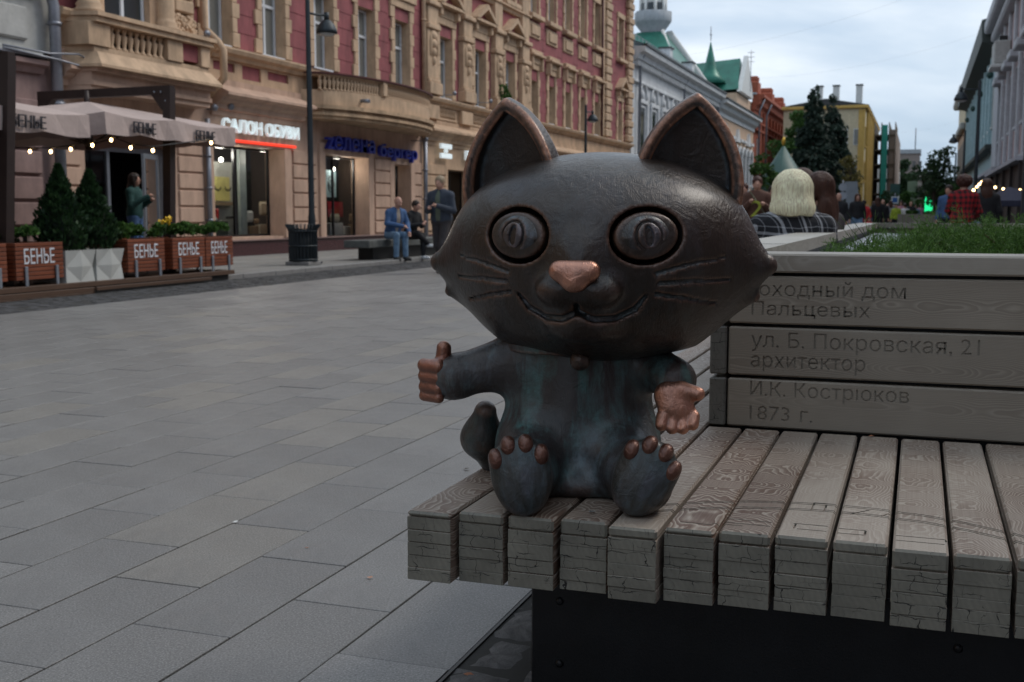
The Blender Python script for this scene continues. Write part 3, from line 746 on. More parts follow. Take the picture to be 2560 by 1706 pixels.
def ear_fn(g):
    x, y, z = g.x, g.y, g.z; zz = np.clip((z + .10) / .30, 0, 1.2)
    def leaf(w, top, off):
        R_ = (w * w + top * top) / (2 * w)            # vesica of two circles
        return np.maximum(np.sqrt((x - (w - R_)) ** 2 + (z + .02) ** 2) - R_, np.sqrt((x + (w - R_)) ** 2 + (z + .02) ** 2) - R_)
    o = leaf(.118, .205, 0); yc = y + .030 * (x / .1) ** 2 - .018
    outer = np.sqrt(np.maximum(o + .014, 0) ** 2 + np.maximum(np.abs(yc) - .020 * (1.35 - zz), 0) ** 2) - .013
    inner = leaf(.092, .172, 0); sc_ = np.maximum(inner, (yc - .004)); sc_ = np.maximum(sc_, -(yc + .12))
    return SUB(.006, U(.02, outer, g.ell((0, .02, -.07), (.10, .05, .07))), sc_)
for s in (-1, 1):
    e = sdf_obj('ear', (-.15, -.12, -.15), (.15, .12, .22), .0048, ear_fn, br_ear, headp)
    e.location = (s * .185, .0, .158); e.rotation_euler = (R(6), R(s * 7), R(s * 14))
def eye_fn(g): 
    d = np.maximum(g.ell((0, 0, -.010), (.064, .034, .056)), g.ell((0, 0, .012), (.064, .034, .056)))
    d = SUB(.003, d, np.abs(g.ell((0, -.034, 0), (.027, .03, .031))) - .0022)
    return SUB(.004, d, g.ell((0, -.036, 0), (.0095, .02, .024)))
for s in (-1, 1):
    e = sdf_obj('eye', (-.075, -.05, -.06), (.075, .05, .06), .003, eye_fn, br_eye, headp)
    e.location = (s * .126, -.212, .054); e.rotation_euler = (R(-6), R(s * -6), R(s * 26))
def nose_fn(g): return SUB(.004, SUB(.004, U(.016, g.cap((-.030, 0, .010), (.030, 0, .010), .021), g.ell((0, -.002, -.012), (.026, .022, .020))), g.cap((-.024, -.026, -.005), (-.014, -.028, -.010), .0055)), g.cap((.024, -.026, -.005), (.014, -.028, -.010), .0055))
e = sdf_obj('nose', (-.06, -.05, -.05), (.06, .05, .05), .003, nose_fn, copper, headp); e.location = (0, -.296, -.018)
def sc(g, d, m=1): return d
def lhand(g):
    d = g.ell((-.302, -.012, .232), (.036, .034, .046), (0, 8, 0))
    for k, z in enumerate((.262, .238, .214, .193)): d = U(.006, d, g.cap((-.300, -.040, z), (-.334, -.022, z + .002), .0155 - .001 * k))
    return U(.012, d, g.cap((-.292, -.018, .262), (-.290, -.018, .302), .0185, .0165))
e = sdf_obj('paw', (-.37, -.08, .16), (-.25, .05, .34), .003, lhand, copper_d, statue)
def rhand(g):
    d = U(.02, g.ell((.236, -.140, .215), (.046, .026, .040), (0, 20, 0)), g.ell((.248, -.15, .180), (.046, .022, .034)))
    for k, (x, z) in enumerate(((.208, .150), (.234, .142), (.260, .142), (.284, .152))): d = U(.006, d, U(.01, g.cap((x + .003, -.156, z + .018), (x, -.166, z), .0155, .0152)))
    return U(.016, d, g.cap((.258, -.145, .236), (.296, -.158, .226), .019, .0175))
e = sdf_obj('paw', (.17, -.21, .10), (.335, -.09, .29), .003, rhand, copper, statue); e.location = (.004, -.008, .030); e.scale = (.86, .9, .86)
for s, cx, rz, ty in ((-1, -.104, 0, 10), (1, .138, -8, 24)):
    def foot(g): return U(.014, *[g.ell((x_, -.006, z_ - .004), (.016, .022, .022)) for x_, z_ in ((-.045, .044), (-.017, .066), (.017, .065), (.045, .042))], g.ell((0, .004, .01), (.058, .034, .062)), g.ell((0, 0, 0), (.059, .039, .078)), g.ell((0, .03, -.03), (.050, .06, .045)))
    f = sdf_obj('foot', (-.075, -.06, -.11), (.075, .11, .11), .0042, foot, br_foot, statue); f.location = (cx, -.296, .076); f.rotation_euler = (R(-8), R(ty if s > 0 else -8), R(rz))
    for k, (x, z) in enumerate(((-.045, .044), (-.017, .066), (.017, .065), (.045, .042))):
        t = sdf_obj('toe', (-.03, -.04, -.04), (.03, .04, .04), .003, lambda g: g.ell((0, 0, 0), (.0170, .022, .024)), toe_m, f); t.location = (x * .97, -.013, z - .003); t.rotation_euler = (0, R(x * 260), 0)
def tail(g): return U(.03, g.cap((-.10, .14, .045), (-.17, .12, .05), .04, .042), g.cap((-.17, .12, .05), (-.205, .075, .10), .042, .044), g.cap((-.205, .075, .10), (-.195, .05, .165), .044, .026))
sdf_obj('tail', (-.28, -.02, -.02), (-.04, .22, .23), .0055, tail, br_foot, statue).location = (-.008, 0, -.018)
def collar(g):
    gy = g.y; g.y = (gy - .02) / .84; r_ = np.sqrt((g.x - .012) ** 2 + g.y ** 2); g.y = gy
    return np.maximum(np.abs(r_ - .168) - .010, np.abs(g.z - .312 + .0) - .013)
sdf_obj('collar', (-.2, -.16, .28), (.22, .20, .35), .0045, collar, br_body, statue)
sdf_obj('collar_bell', (-.03, -.18, .26), (.05, -.10, .33), .0035, lambda g: SUB(.003, g.ell((.012, -.140, .292), (.022, .022, .022)), g.cap((-.02, -.165, .286), (.04, -.165, .286), .003)), br_head, statue)

# ================================================================ BUILDING 22 (tan and red, left side)
tan = mat('ochre_stucco', (.52, .35, .225), .85, noise=.16, nscale=1.6, bump=.35, bscale=38, grime=.6)
tan2 = mat('ochre_trim', (.55, .38, .245), .8, noise=.14, nscale=3, bump=.3, bscale=45, grime=.65)
pink = mat('pinkish_stucco', (.51, .34, .25), .85, noise=.13, nscale=1.3, bump=.35, bscale=38, grime=.5)
redw = mat('red_stucco', (.29, .085, .090), .85, noise=.15, nscale=2, bump=.3, bscale=38, grime=.6)
granite_red = mat('red_granite', (.060, .022, .024), .22, noise=.35, nscale=30)
wpvc = mat('white_frame', (.62, .63, .65), .45, noise=.05)
win_g = glass('window_glass', (.030, .034, .036)); win_g2 = glass('window_glass_curtained', (.17, .17, .155), .25)
dark_in = mat('dark_interior', (.012, .012, .013), .9)
galv = mat('galvanised_pipe', (.24, .25, .28), .45, .6, noise=.25, nscale=4)
oxide = mat('oxide_metal', (.075, .018, .016), .6, .1, noise=.3)
WX = -14.8
def wall_grid(q, X, y0, y1, z0, z1, ops, depth, mi=0, rmi=None):
    """front sheet facing +x with openings [(ya,yb,za,zb)], reveals `depth` deep"""
    ys = sorted({y0, y1, *[v for o in ops for v in o[:2]]}); zs = sorted({z0, z1, *[v for o in ops for v in o[2:]]})
    for i in range(len(ys) - 1):
        for j in range(len(zs) - 1):
            cy, cz = (ys[i] + ys[i + 1]) / 2, (zs[j] + zs[j + 1]) / 2
            if any(o[0] < cy < o[1] and o[2] < cz < o[3] for o in ops): continue
            q.quad((X, ys[i], zs[j]), (X, ys[i + 1], zs[j]), (X, ys[i + 1], zs[j + 1]), (X, ys[i], zs[j + 1]), mi)
    r_ = mi if rmi is None else rmi
    for (a, b, c, d) in ops:
        Xi = X - depth
        q.quad((X, a, c), (Xi, a, c), (Xi, a, d), (X, a, d), r_); q.quad((X, b, c), (X, b, d), (Xi, b, d), (Xi, b, c), r_)
        q.quad((X, a, c), (X, b, c), (Xi, b, c), (Xi, a, c), r_); q.quad((X, a, d), (Xi, a, d), (Xi, b, d), (X, b, d), r_)
def window(par, X, ya, yb, za, zb, fm=wpvc, gm_=None, fw=.055, mull=True, transom=.62, sill=True, sgn=1):
    """one window set at plane X: frame part with pane sub-part"""
    f = MB(); t = .05
    f.box(X, X + sgn * t, ya, ya + fw, za, zb); f.box(X, X + sgn * t, yb - fw, yb, za, zb)
    f.box(X, X + sgn * (t - .003), ya + fw, yb - fw, za, za + fw); f.box(X, X + sgn * (t - .003), ya + fw, yb - fw, zb - fw, zb)
    if mull: f.box(X, X + sgn * (t + .004), (ya + yb) / 2 - .04, (ya + yb) / 2 + .04, za + fw, zb - fw)
    if transom:
        zt = za + (zb - za) * transom; f.box(X, X + sgn * (t + .008), ya + fw, yb - fw, zt - .035, zt + .035)
    fo = f.build('window', fm, par)
    p = MB(); xx = X + sgn * .012; p.quad((xx, ya, za), (xx, yb, za), (xx, yb, zb), (xx, ya, zb)); p.build('pane', gm_ or win_g, fo)
    if sill: box('sill', wpvc, fo, X + sgn * .052, X + sgn * .30, ya - .02, yb + .02, za - .05, za - .004)
    return fo
b22 = thing('apartment_house', 'ochre and red stucco building with curved balcony, shop fronts and number 22 plate', 'building', (WX, 38, 0))
core = MB(); core.box(WX - 9, WX - 2.7, 16.9, 60.3, 0, 3.4); core.box(WX - 9, WX - .9, 16.9, 60.3, 3.4, 13.2); core.build('core', dark_in, b22)
shops = [(17.65, 20.35, .15, 2.4), (21.75, 24.75, .5, 2.6), (26.8, 29.3, .4, 2.6), (31.0, 32.15, .4, 2.5), (35.2, 37.4, .4, 2.5), (38.6, 40.6, .4, 2.5), (42.2, 44.4, .4, 2.5), (46, 48, .4, 2.5), (50, 52, .4, 2.5)]
gf = MB(); wall_grid(gf, WX, 16.9, 33.15, .0, 3.5, [s for s in shops if s[1] < 33], .5); gf.build('ground_floor_wall', pink, b22)
gf = MB(); wall_grid(gf, WX, 33.15, 60.3, .0, 3.5, [s for s in shops if s[1] > 33], .45); gf.build('ground_floor_wall', tan, b22)
# granite plinth between doors
for a, b in ((20.4, 33.1),): box('plinth', granite_red, b22, WX - .1, WX + .07, a, b, 0, .40, .01); box('plinth_ledge', mat('ledge_stone', (.16, .10, .09), .6), b22, WX - .1, WX + .12, a, b, .402, .44, .01)
box('plinth', granite_red, b22, WX - .1, WX + .07, 33.2, 60.3, 0, .38, .01)
# rusticated courses
zc = [.5, .86, 1.22, 1.58, 1.94, 2.30]
def courses(a, b, m, zl=zc, h=.315):
    for z in zl: box('stone_course', m, b22, WX - .02, WX + .045, a, b, z, z + h, .012)
courses(20.5, 21.35, pink); courses(25.2, 26.35, pink); courses(29.75, 30.95 - .1, pink); courses(32.3, 33.0, pink); courses(16.95, 17.5, pink)
for a, b in ((33.4, 35.0), (37.6, 38.4), (40.8, 42.0), (44.6, 45.8), (48.2, 49.8), (52.2, 60.2)): courses(a, b, tan)
for (a, b, c, d) in shops[1:4]:   # smooth flat surrounds
    q = MB(); 
    for u, v_ in ((a - .30, a - .002), (b + .002, b + .30)): q.bbox(WX - .02, WX + .06, u, v_, c - .05, d + .28, .01)
    q.bbox(WX - .02, WX + .057, a - .002, b + .002, d + .004, d + .28, .01); q.build('shop_surround', pink, b22)
# door bay flat pilaster
# frieze + lower cornice (sloping weathering above)
def cornice(par, prof, y0, y1, m, X=WX, name='cornice'):
    q = MB(); q.prism([(X + a, z) for a, z in prof], y0, y1, 1); return q.build(name, m, par)
low_prof = [(-.2, 3.22), (.05, 3.22), (.07, 3.33), (.16, 3.36), (.18, 3.46), (.30, 3.52), (.34, 3.58), (.50, 3.64), (.50, 3.70), (.06, 3.90), (.06, 4.03), (-.2, 4.03)]
cornice(b22, low_prof, 21.72, 25.6, pink); cornice(b22, [(a * .8, z) for a, z in low_prof], 33.2, 60.3, tan); cornice(b22, [(a * .75, z) for a, z in low_prof], 16.95, 17.9, pink)
sill_prof = [(-.2, 4.48), (.08, 4.48), (.12, 4.56), (.22, 4.60), (.26, 4.68), (.26, 4.72), (.03, 4.78), (-.2, 4.78)]
cornice(b22, sill_prof, 21.72, 25.7, tan2, name='sill_course'); cornice(b22, sill_prof, 33.2, 60.3, tan2, name='sill_course'); cornice(b22, sill_prof, 16.95, 17.85, tan2, name='sill_course')
# balustrade zone wall with red recessed panels
q = MB(); pz = [(21.9, 22.75, 4.22, 4.42), (23.05, 23.85, 4.12, 4.44), (24.15, 25.1, 4.22, 4.42), (17.0, 17.75, 4.08, 4.44)]
wall_grid(q, WX, 16.9, 60.3, 3.5, 4.78, pz, .05); q.build('parapet_wall', tan, b22)
for a, b, c, d in pz: box('red_panel', redw, b22, WX - .06, WX - .048, a, b, c, d)
# first floor
w1 = [22.1, 24.4, 26.85, 29.3, 31.65]; w2 = [35.0, 38.1, 41.2]; w3 = [44.1, 46.4, 48.75, 51.1, 53.5]; w4 = [58.0]
ops = [(c - .52, c + .52, 4.79, 6.75) for c in w1 + w2] + [(c - .42, c + .42, 4.79, 6.35) for c in w3 + w4] + [(c - .45, c + .45, 8.95, 10.9) for c in w2 + w3 + w4] + [(c - .52, c + .52, 8.95, 10.9) for c in w1]
q = MB(); wall_grid(q, WX, 16.9, 60.3, 4.78, 13.2, ops, .30, 0, 1); q.build('upper_wall', [redw, tan2], b22)
# thin rustication joints on the red wall
q = MB()
edges_ = sorted([(c - .76, c + .76) for c in w1 + w2 + w3 + w4])
segs_ = [(a[1], b[0]) for a, b in zip(edges_[:-1], edges_[1:])] + [(58.76, 60.2)]
for zz in np.arange(5.15, 12.8, .42):
    for a, b in segs_: q.box(WX - .005, WX + .010, a, b, zz, zz + .018)
# (joint lines are shallow raised bands broken by the trims)
q.build('string_band', redw, b22, kind='stuff')
for c in w1 + w2 + w3 + w4:
    hw = .52 if c in w1 + w2 else .42; zt = 6.75 if c in w1 + w2 else 6.35
    window(b22, WX - .27, c - hw + .02, c + hw - .02, 4.81, zt - .02, gm_=win_g2 if int(c * 10) % 3 else win_g)
    if c in w1 + w2 + w3 + w4: window(b22, WX - .27, c - .44, c + .44, 8.97, 10.88)
    # quoined surround
    q = MB(); k = 0; z = 4.79
    while z < zt + .1:
        h = .33; pr_ = .22 if k % 2 else .14
        q.bbox(WX - .02, WX + .06, c - hw - .30 + (.10 if k % 2 else 0), c - hw - .003, z, z + h - .006, .01); q.bbox(WX - .02, WX + .06, c + hw + .003, c + hw + .30 - (.10 if k % 2 else 0), z, z + h - .006, .01); z += h; k += 1
    q.bbox(WX - .02, WX + .08, c - hw - .3, c + hw + .3, z, z + .22, .01); q.build('window_surround', tan2, b22)
    q = MB(); zz = z + .224
    if c in w2 + w4:
        q.bbox(WX - .02, WX + .10, c - hw - .32, c + hw + .32, zz, zz + .30, .01)
        for s in (-1, 1): q.bbox(WX, WX + .24, c + s * (hw + .2) - .09, c + s * (hw + .2) + .09, zz + .02, zz + .30, .02)
        zz += .304; q.prism([(c - hw - .48, zz), (c + hw + .48, zz), (c + hw + .48, zz + .09), (c - hw - .48, zz + .09)], WX, WX + .34, 0); zz += .092
        o_ = [(c - hw - .50, zz), (c - hw - .26, zz), (c, zz + .40), (c + hw + .26, zz), (c + hw + .50, zz), (c, zz + .58)]
        q.prism(o_, WX, WX + .36, 0); q.build('pediment', tan2, b22)
        p = MB(); p.tri((WX + .10, c - hw - .2, zz + .01), (WX + .10, c + hw + .2, zz + .01), (WX + .10, c, zz + .38)); p.build('tympanum', redw, b22)
    elif c in w3:
        q.bbox(WX - .02, WX + .12, c - hw - .22, c + hw + .22, zz, zz + .26, .01); q.bbox(WX - .02, WX + .30, c - hw - .36, c + hw + .36, zz + .264, zz + .36, .02); q.bbox(WX - .02, WX + .18, c - hw - .30, c + hw + .30, zz + .364, zz + .52, .02)
        for s in (-1, 1): q.bbox(WX, WX + .22, c + s * (hw + .2) - .07, c + s * (hw + .2) + .07, zz - .25, zz + .26, .02)
        q.build('window_hood', tan2, b22)
        if 1:
            p = MB(); p.bbox(WX - .02, WX + .06, c - hw - .3, c + hw + .3, 8.0, 8.62, .02); p.bbox(WX + .05, WX + .12, c - hw - .1, c + hw + .1, 8.1, 8.5, .03); p.build('carved_panel', tan2, b22)
    else:
        q.bbox(WX - .02, WX + .14, c - hw - .36, c + hw + .36, zz, zz + .2, .02); q.build('window_hood', tan2, b22)
# second floor surrounds & sill course
for c in w1 + w2 + w3 + w4:
    q = MB(); z = 8.95; k = 0
    while z < 10.9:
        o = .08 if k % 2 else 0
        q.bbox(WX - .02, WX + .06, c - .75 + o, c - .53, z, z + .32, .01); q.bbox(WX - .02, WX + .06, c + .53, c + .75 - o, z, z + .32, .01); z += .33; k += 1
    q.bbox(WX - .02, WX + .09, c - .75, c + .75, z, z + .25, .01); q.build('window_surround', tan2, b22)
    box('window_sill', tan2, b22, WX - .02, WX + .24, c - .8, c + .8, 8.72, 8.90, .02)
cornice(b22, [(-.2, 8.50), (.1, 8.50), (.14, 8.6), (.24, 8.64), (.24, 8.70), (-.2, 8.70)], 33.2, 43.2, tan2, name='string_course')
cornice(b22, [(-.2, 12.2), (.1, 12.2), (.14, 12.4), (.4, 12.5), (.45, 12.7), (.8, 12.85), (.85, 13.1), (-.2, 13.25)], 16.9, 60.5, tan2, name='main_cornice')
# giant pilasters of the central part
for c in (33.65, 36.6, 39.65, 42.65):
    q = MB(); hw = .42
    q.bbox(WX - .02, WX + .30, c - hw - .08, c + hw + .08, 4.78, 5.15, .02); q.bbox(WX - .02, WX + .24, c - hw - .04, c + hw + .04, 5.154, 5.26, .02)
    q.bbox(WX - .02, WX + .18, c - hw, c + hw, 5.264, 6.78, .02); q.bbox(WX - .02, WX + .26, c - hw - .06, c + hw + .06, 6.784, 6.96, .03)
    q.bbox(WX - .02, WX + .20, c - hw + .02, c + hw - .02, 6.964, 7.5, .02); q.bbox(WX - .02, WX + .30, c - hw - .08, c + hw + .08, 7.504, 7.66, .03)
    q.bbox(WX - .02, WX + .18, c - hw + .04, c + hw - .04, 7.664, 12.2, .02)
    # draped garland carving
    for dz, w_, pr_ in ((6.6, .26, .28), (6.35, .22, .30), (6.1, .16, .29), (5.85, .11, .27)): q.sphere((WX + .17, c, dz), (pr_ - .16, w_, .17), 8, 5)
    for s in (-1, 1): q.sphere((WX + .18, c + s * .24, 6.3), (.09, .06, .36), 6, 5)
    q.build('pilaster', tan2, b22)
# quoined strip near the end and banded wing
for (a, b) in ((54.65, 55.75), (59.1, 60.25)):
    z = 4.8; k = 0
    while z < 12.1: box('quoin', tan2, b22, WX - .02, WX + .20 + (.0 if k % 2 else .03), a + (.12 if k % 2 else 0), b - (.12 if k % 2 else 0), z, z + .36, .05); z += .38; k += 1
box('flat_pilaster', tan2, b22, WX - .02, WX + .12, 54.2, 54.62, 4.8, 12.2, .02)
q = MB()     # blind balustrades under part two windows
for c in w2:
    q.bbox(WX - .02, WX + .05, c - .9, c + .9, 4.06, 4.14, .01)
    for k in range(11): q.lathe([(.03, 0), (.055, .06), (.03, .16), (.05, .26), (.05, .3)], (WX + .02, c - .75 + k * .15, 4.15), 6)
q.build('blind_balustrade', tan2, b22, kind='stuff')
for c in (33.7, 36.6, 39.65, 42.65): box('pedestal', tan2, b22, WX - .02, WX + .16, c - .5, c + .5, 4.035, 4.476, .02)

# oriel bay
def band(par, name, y0, y1, ch, prj, z0, z1, m, b=0):
    """canted projecting bay band"""
    q = MB(); q.prism([(WX - .05, y0), (WX + prj, y0 + ch), (WX + prj, y1 - ch), (WX - .05, y1)][::-1], z0, z1, 2); return q.build(name, m, par)
by0, by1 = 17.15, 21.1
pj = .62
for z0, z1, p_, nm, m in ((3.28, 3.38, .50, 'bay_moulding', pink), (3.38, 3.46, .56, 'bay_moulding', pink), (3.46, 3.62, .52, 'bay_moulding', pink), (3.62, 3.69, .66, 'bay_moulding', pink)): band(b22, nm, by0 - .05, by1 + .1, .2, p_, z0, z1, m)
q = MB(); ring0 = [(WX - .05, by0 - .15), (WX + .80, by0 + .1), (WX + .80, by1 - .05), (WX - .05, by1 + .25)]; ring1 = [(WX - .05, by0), (WX + pj, by0 + .2), (WX + pj, by1 - .2), (WX - .05, by1)]
for k in range(3): q.quad((*ring0[k], 3.74), (*ring0[k + 1], 3.74), (*ring1[k + 1], 3.98), (*ring1[k], 3.98))
q.prism(ring0[::-1], 3.692, 3.738, 2); q.build('bay_skirt', tan2, b22)
band(b22, 'bay_base', by0, by1, .2, pj - .06, 3.985, 4.08, tan2)
box('bay_back', dark_in, b22, WX, WX + .12, by0 + .5, by1 - .5, 4.08, 4.50)
for a, b in ((by0 + .02, by0 + .62), (by1 - 1.62, by1 - 1.12), (by1 - .5, by1 - .18)): box('bay_pier', tan2, b22, WX - .02, WX + pj - .02, a, b, 4.084, 4.50, .01)
for a, b in ((by0 + .64, by0 + .66),): pass
bal = MB(); bal.lathe([(.075, 0), (.075, .03), (.05, .05), (.035, .09), (.062, .24), (.062, .28), (.03, .33), (.06, .38), (.06, .42)], (0, 0, 0), 8); balme = bal.mesh('baluster', tan2)
nb = 9; 
for k in range(nb): link('baluster', balme, b22, loc=Vector((WX + pj - .14, by0 + .78 + k * (by1 - 1.62 - by0 - .78 - .1) / (nb - 1), 4.08)))
box('red_panel', redw, b22, WX + .2, WX + pj - .10, by1 - 1.115, by1 - .505, 4.16, 4.50)
band(b22, 'bay_rail', by0 - .06, by1 + .06, .22, pj + .06, 4.504, 4.60, tan2); band(b22, 'bay_rail', by0 - .1, by1 + .1, .22, pj + .12, 4.604, 4.68, tan2)
for c in (by0 + .35, by1 - 1.35): 
    q = MB(); q.lathe([(.27, 0), (.27, .07), (.22, .1), (.24, .16), (.20, .2), (.19, .26), (.185, 3.3)], (WX + pj - .26, c, 4.682), 16); q.build('bay_column', tan2, b22)
bw = MB(); wall_grid(bw, WX + .30, by0 + .4, by1 - .3, 4.69, 8.6, [(by0 + .85, by1 - 1.75, 4.72, 6.9)], .2); bw.quad((WX, by1 - .3, 4.69), (WX + .3, by1 - .3, 4.69), (WX + .3, by1 - .3, 8.6), (WX, by1 - .3, 8.6)); bw.build('bay_wall', tan, b22)
window(b22, WX + .12, by0 + .87, by1 - 1.77, 4.74, 6.88)
q = MB()
for dz in (5.15, 5.45): q.bbox(WX + .28, WX + .40, by1 - 1.05, by1 - .4, dz, dz + .26, .03)
q.bbox(WX + .28, WX + .36, by1 - 1.15, by1 - .35, 4.72, 5.1, .03); q.build('bay_panel', tan2, b22)
rr = random.Random(8); q = MB()
for k in range(60): q.sphere((WX + .37, by1 - 1.1 + rr.random() * .75, 4.76 + rr.random() * .32), (.04, .05, .05), 6, 4)
for k in range(60): q.sphere((WX + .37, by1 - 1.1 + rr.random() * .75, 5.78 + rr.random() * .4), (.04, .05, .05), 6, 4)
q.build('floral_relief', tan2, b22, kind='stuff')
# curved balcony
def arc_pts(y0, y1, prj, n=24, base=.0): return [(WX + base + prj * (1 - (2 * t - 1) ** 2 * .98) ** .5 if 0 < t < 1 else WX, y0 + (y1 - y0) * t) for t in [k / n for k in range(n + 1)]]
def balc(name, y0, y1, prj, z0, z1, m):
    pts = arc_pts(y0, y1, prj); q = MB(); q.prism([(WX - .05, y0)] + pts + [(WX - .05, y1)], z0, z1, 2, smooth=False); return q.build(name, m, b22)
wornb = mat('worn_balcony', (.50, .34, .21), .85, noise=.25, nscale=3, bump=.5, bscale=30, grime=.8)
for z0, z1, d, m in ((3.44, 3.52, -.12, wornb), (3.524, 3.60, -.04, wornb), (3.604, 3.68, -.10, wornb), (3.684, 3.78, .02, wornb), (3.784, 4.16, -.14, tan2)): balc('balcony_slab', 25.55 - d, 33.0 + d, 1.28 + d, z0, z1, m)
cpts = arc_pts(25.69, 32.86, 1.06, 60)
bal2 = MB(); bal2.lathe([(.06, 0), (.06, .02), (.04, .04), (.032, .07), (.06, .2), (.06, .23), (.03, .27), (.055, .31), (.055, .34)], (0, 0, 0), 7); bm2 = bal2.mesh('baluster', tan2)
for k in range(2, 59):
    if k in (20, 21, 22): continue
    link('baluster', bm2, b22, loc=(cpts[k][0], cpts[k][1], 4.164))
box('balcony_pier', tan2, b22, cpts[21][0] - .12, cpts[21][0] + .14, cpts[20][1] - .0, cpts[22][1], 4.164, 4.56, .02)
box('balcony_pier', tan2, b22, WX, WX + .24, 32.55, 32.95, 3.784, 4.56, .02)
balc('balcony_rail', 25.60, 32.95, 1.16, 4.505, 4.545, tan2); balc('balcony_coping', 25.52, 33.03, 1.24, 4.549, 4.59, oxide)
q = MB(); q.tube([(WX + .85, 27.2, 3.98), (WX + 1.2, 27.1, 3.95)], .05, 8); q.build('drain_spout', galv, b22)

# shop interiors, glass
cglass = clear_glass('shop_glass')
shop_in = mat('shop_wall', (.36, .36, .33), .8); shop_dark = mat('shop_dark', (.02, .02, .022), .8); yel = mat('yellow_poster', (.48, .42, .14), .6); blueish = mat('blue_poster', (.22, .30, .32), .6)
box_m = mat('cream_leather', (.50, .45, .36), .6); card = mat('shoe_box', (.25, .17, .10), .8); redbag = mat('red_goods', (.42, .02, .02), .5); white_m = mat('white_goods', (.6, .6, .58), .6); black_m = mat('black_goods', (.012, .012, .012), .5)
alu = mat('aluminium', (.30, .32, .35), .4, .7, noise=.1); spot = emit('spot_lamp', (1, .95, .85), 8)
for n_, (a, b, c, d) in enumerate(shops):
    X = WX - .46; e_ = 1.4 if n_ in (1, 2) else .95
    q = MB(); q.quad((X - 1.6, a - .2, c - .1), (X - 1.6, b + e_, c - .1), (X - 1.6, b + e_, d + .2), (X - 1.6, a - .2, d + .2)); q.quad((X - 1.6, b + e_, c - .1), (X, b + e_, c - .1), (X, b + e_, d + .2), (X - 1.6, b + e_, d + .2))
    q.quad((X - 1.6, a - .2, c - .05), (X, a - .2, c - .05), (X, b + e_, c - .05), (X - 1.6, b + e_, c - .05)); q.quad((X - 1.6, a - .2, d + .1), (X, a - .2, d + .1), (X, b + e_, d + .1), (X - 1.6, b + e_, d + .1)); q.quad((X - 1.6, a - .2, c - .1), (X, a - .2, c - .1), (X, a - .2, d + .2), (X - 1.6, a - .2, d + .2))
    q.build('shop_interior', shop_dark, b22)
    if n_ == 0: continue
    f = MB(); fw = .05
    for u in (a, (a + b) / 2 - .03, b - fw): f.box(X, X + .06, u, u + fw, c, d)
    f.box(X, X + .055, a + fw, b - fw, c, c + .05); f.box(X, X + .055, a + fw, b - fw, d - .05, d); fo = f.build('shop_window', mat('dark_frame', (.02, .02, .022), .4, .4), b22)
    p = MB(); p.quad((X + .03, a, c), (X + .03, b, c), (X + .03, b, d), (X + .03, a, d)); p.build('pane', cglass, fo)
# window 1 display
X = WX - .6
def dx_(x): return -15.45 + (x + 15.4) * .4
def dy_(y): return y + (1.12 if y < 25 else 1.42)
def disp(n_, m, x0, x1, y0, y1, z0, z1, **k): return box(n_, m, b22, dx_(x0), dx_(x1), dy_(y0), dy_(y1), z0, z1, **k)
disp('display_wall', shop_in, X - .95, X - .9, 21.6, 23.05, .5, 2.28); disp('display_post', mat('grey_post', (.30, .34, .33), .5), X - .4, X - .2, 22.85, 23.12, .5, 2.6)
disp('poster', yel, X - .88, X - .86, 21.7, 22.8, 1.35, 1.92)
q = MB()
for cy in (22.3, 22.72):
    for k in range(9):
        t = math.pi * (1.12 + .76 * k / 8); cy += 1.12 if k == 0 else 0; q.box(dx_(X - .852), dx_(X - .845), cy + .13 * math.cos(t) - .009, cy + .13 * math.cos(t) + .009, 1.72 + .10 * math.sin(t) - .05, 1.72 + .10 * math.sin(t) + .012)
q.build('lash_print', black_m, b22)
disp('shelf', card, X - .88, X - .5, 21.7, 22.8, 1.24, 1.32); disp('display_table', mat('green_table', (.05, .07, .05), .6), X - .8, X - .3, 21.8, 22.35, .5, .86)
disp('red_bag', redbag, X - .6, X - .45, 21.95, 22.1, .9, 1.16, b=.03); disp('white_shoe', white_m, X - .6, X - .45, 21.85, 22.05, .87, .98, b=.03); disp('black_shoe', black_m, X - .6, X - .4, 22.4, 22.8, .92, .98, b=.02)
disp('display_cube', card, X - .6, X - .2, 23.25, 23.62, .5, .74, b=.01); disp('display_cube', box_m, X - .5, X - .15, 23.65, 23.98, .5, .78, b=.01); disp('display_cube', card, X - .55, X - .15, 24.05, 24.5, .5, .76, b=.01)
disp('handbag', box_m, X - .5, X - .3, 23.8, 24.2, 1.0, 1.35, b=.05); disp('handbag', white_m, X - .5, X - .3, 23.2, 23.5, .84, 1.12, b=.05); disp('handbag', card, X - .5, X - .3, 23.55, 23.75, .80, .92, b=.03)
disp('poster', blueish, X - .5, X - .48, 26.95, 27.6, 1.5, 2.25); disp('poster', mat('red_poster', (.28, .012, .02), .6), X - .45, X - .43, 27.05, 27.95, .95, 1.38)
disp('display_cube', white_m, X - .5, X - .1, 26.95, 27.7, .42, .78, b=.01); disp('display_cube', white_m, X - .5, X - .1, 27.8, 28.15, .42, .68, b=.01); disp('display_cube', card, X - .5, X - .1, 28.3, 28.9, .42, .74, b=.01)
disp('handbag', box_m, X - .4, X - .2, 27.1, 27.6, .82, 1.05, b=.06); disp('handbag', card, X - .4, X - .2, 28.25, 28.65, .78, 1.05, b=.06)
q = MB(); q.tube([(dx_(X - .478) + .01, 28.70 + .17 * math.cos(t), 1.87 + .22 * math.sin(t)) for t in np.linspace(0, 6.3, 16)], .012, 5); q.tube([(dx_(X - .478) + .01, 28.70 + .09 * math.cos(t), 1.87 + .12 * math.sin(t)) for t in np.linspace(0, 6.3, 14)], .012, 5); q.build('poster_print', black_m, b22)
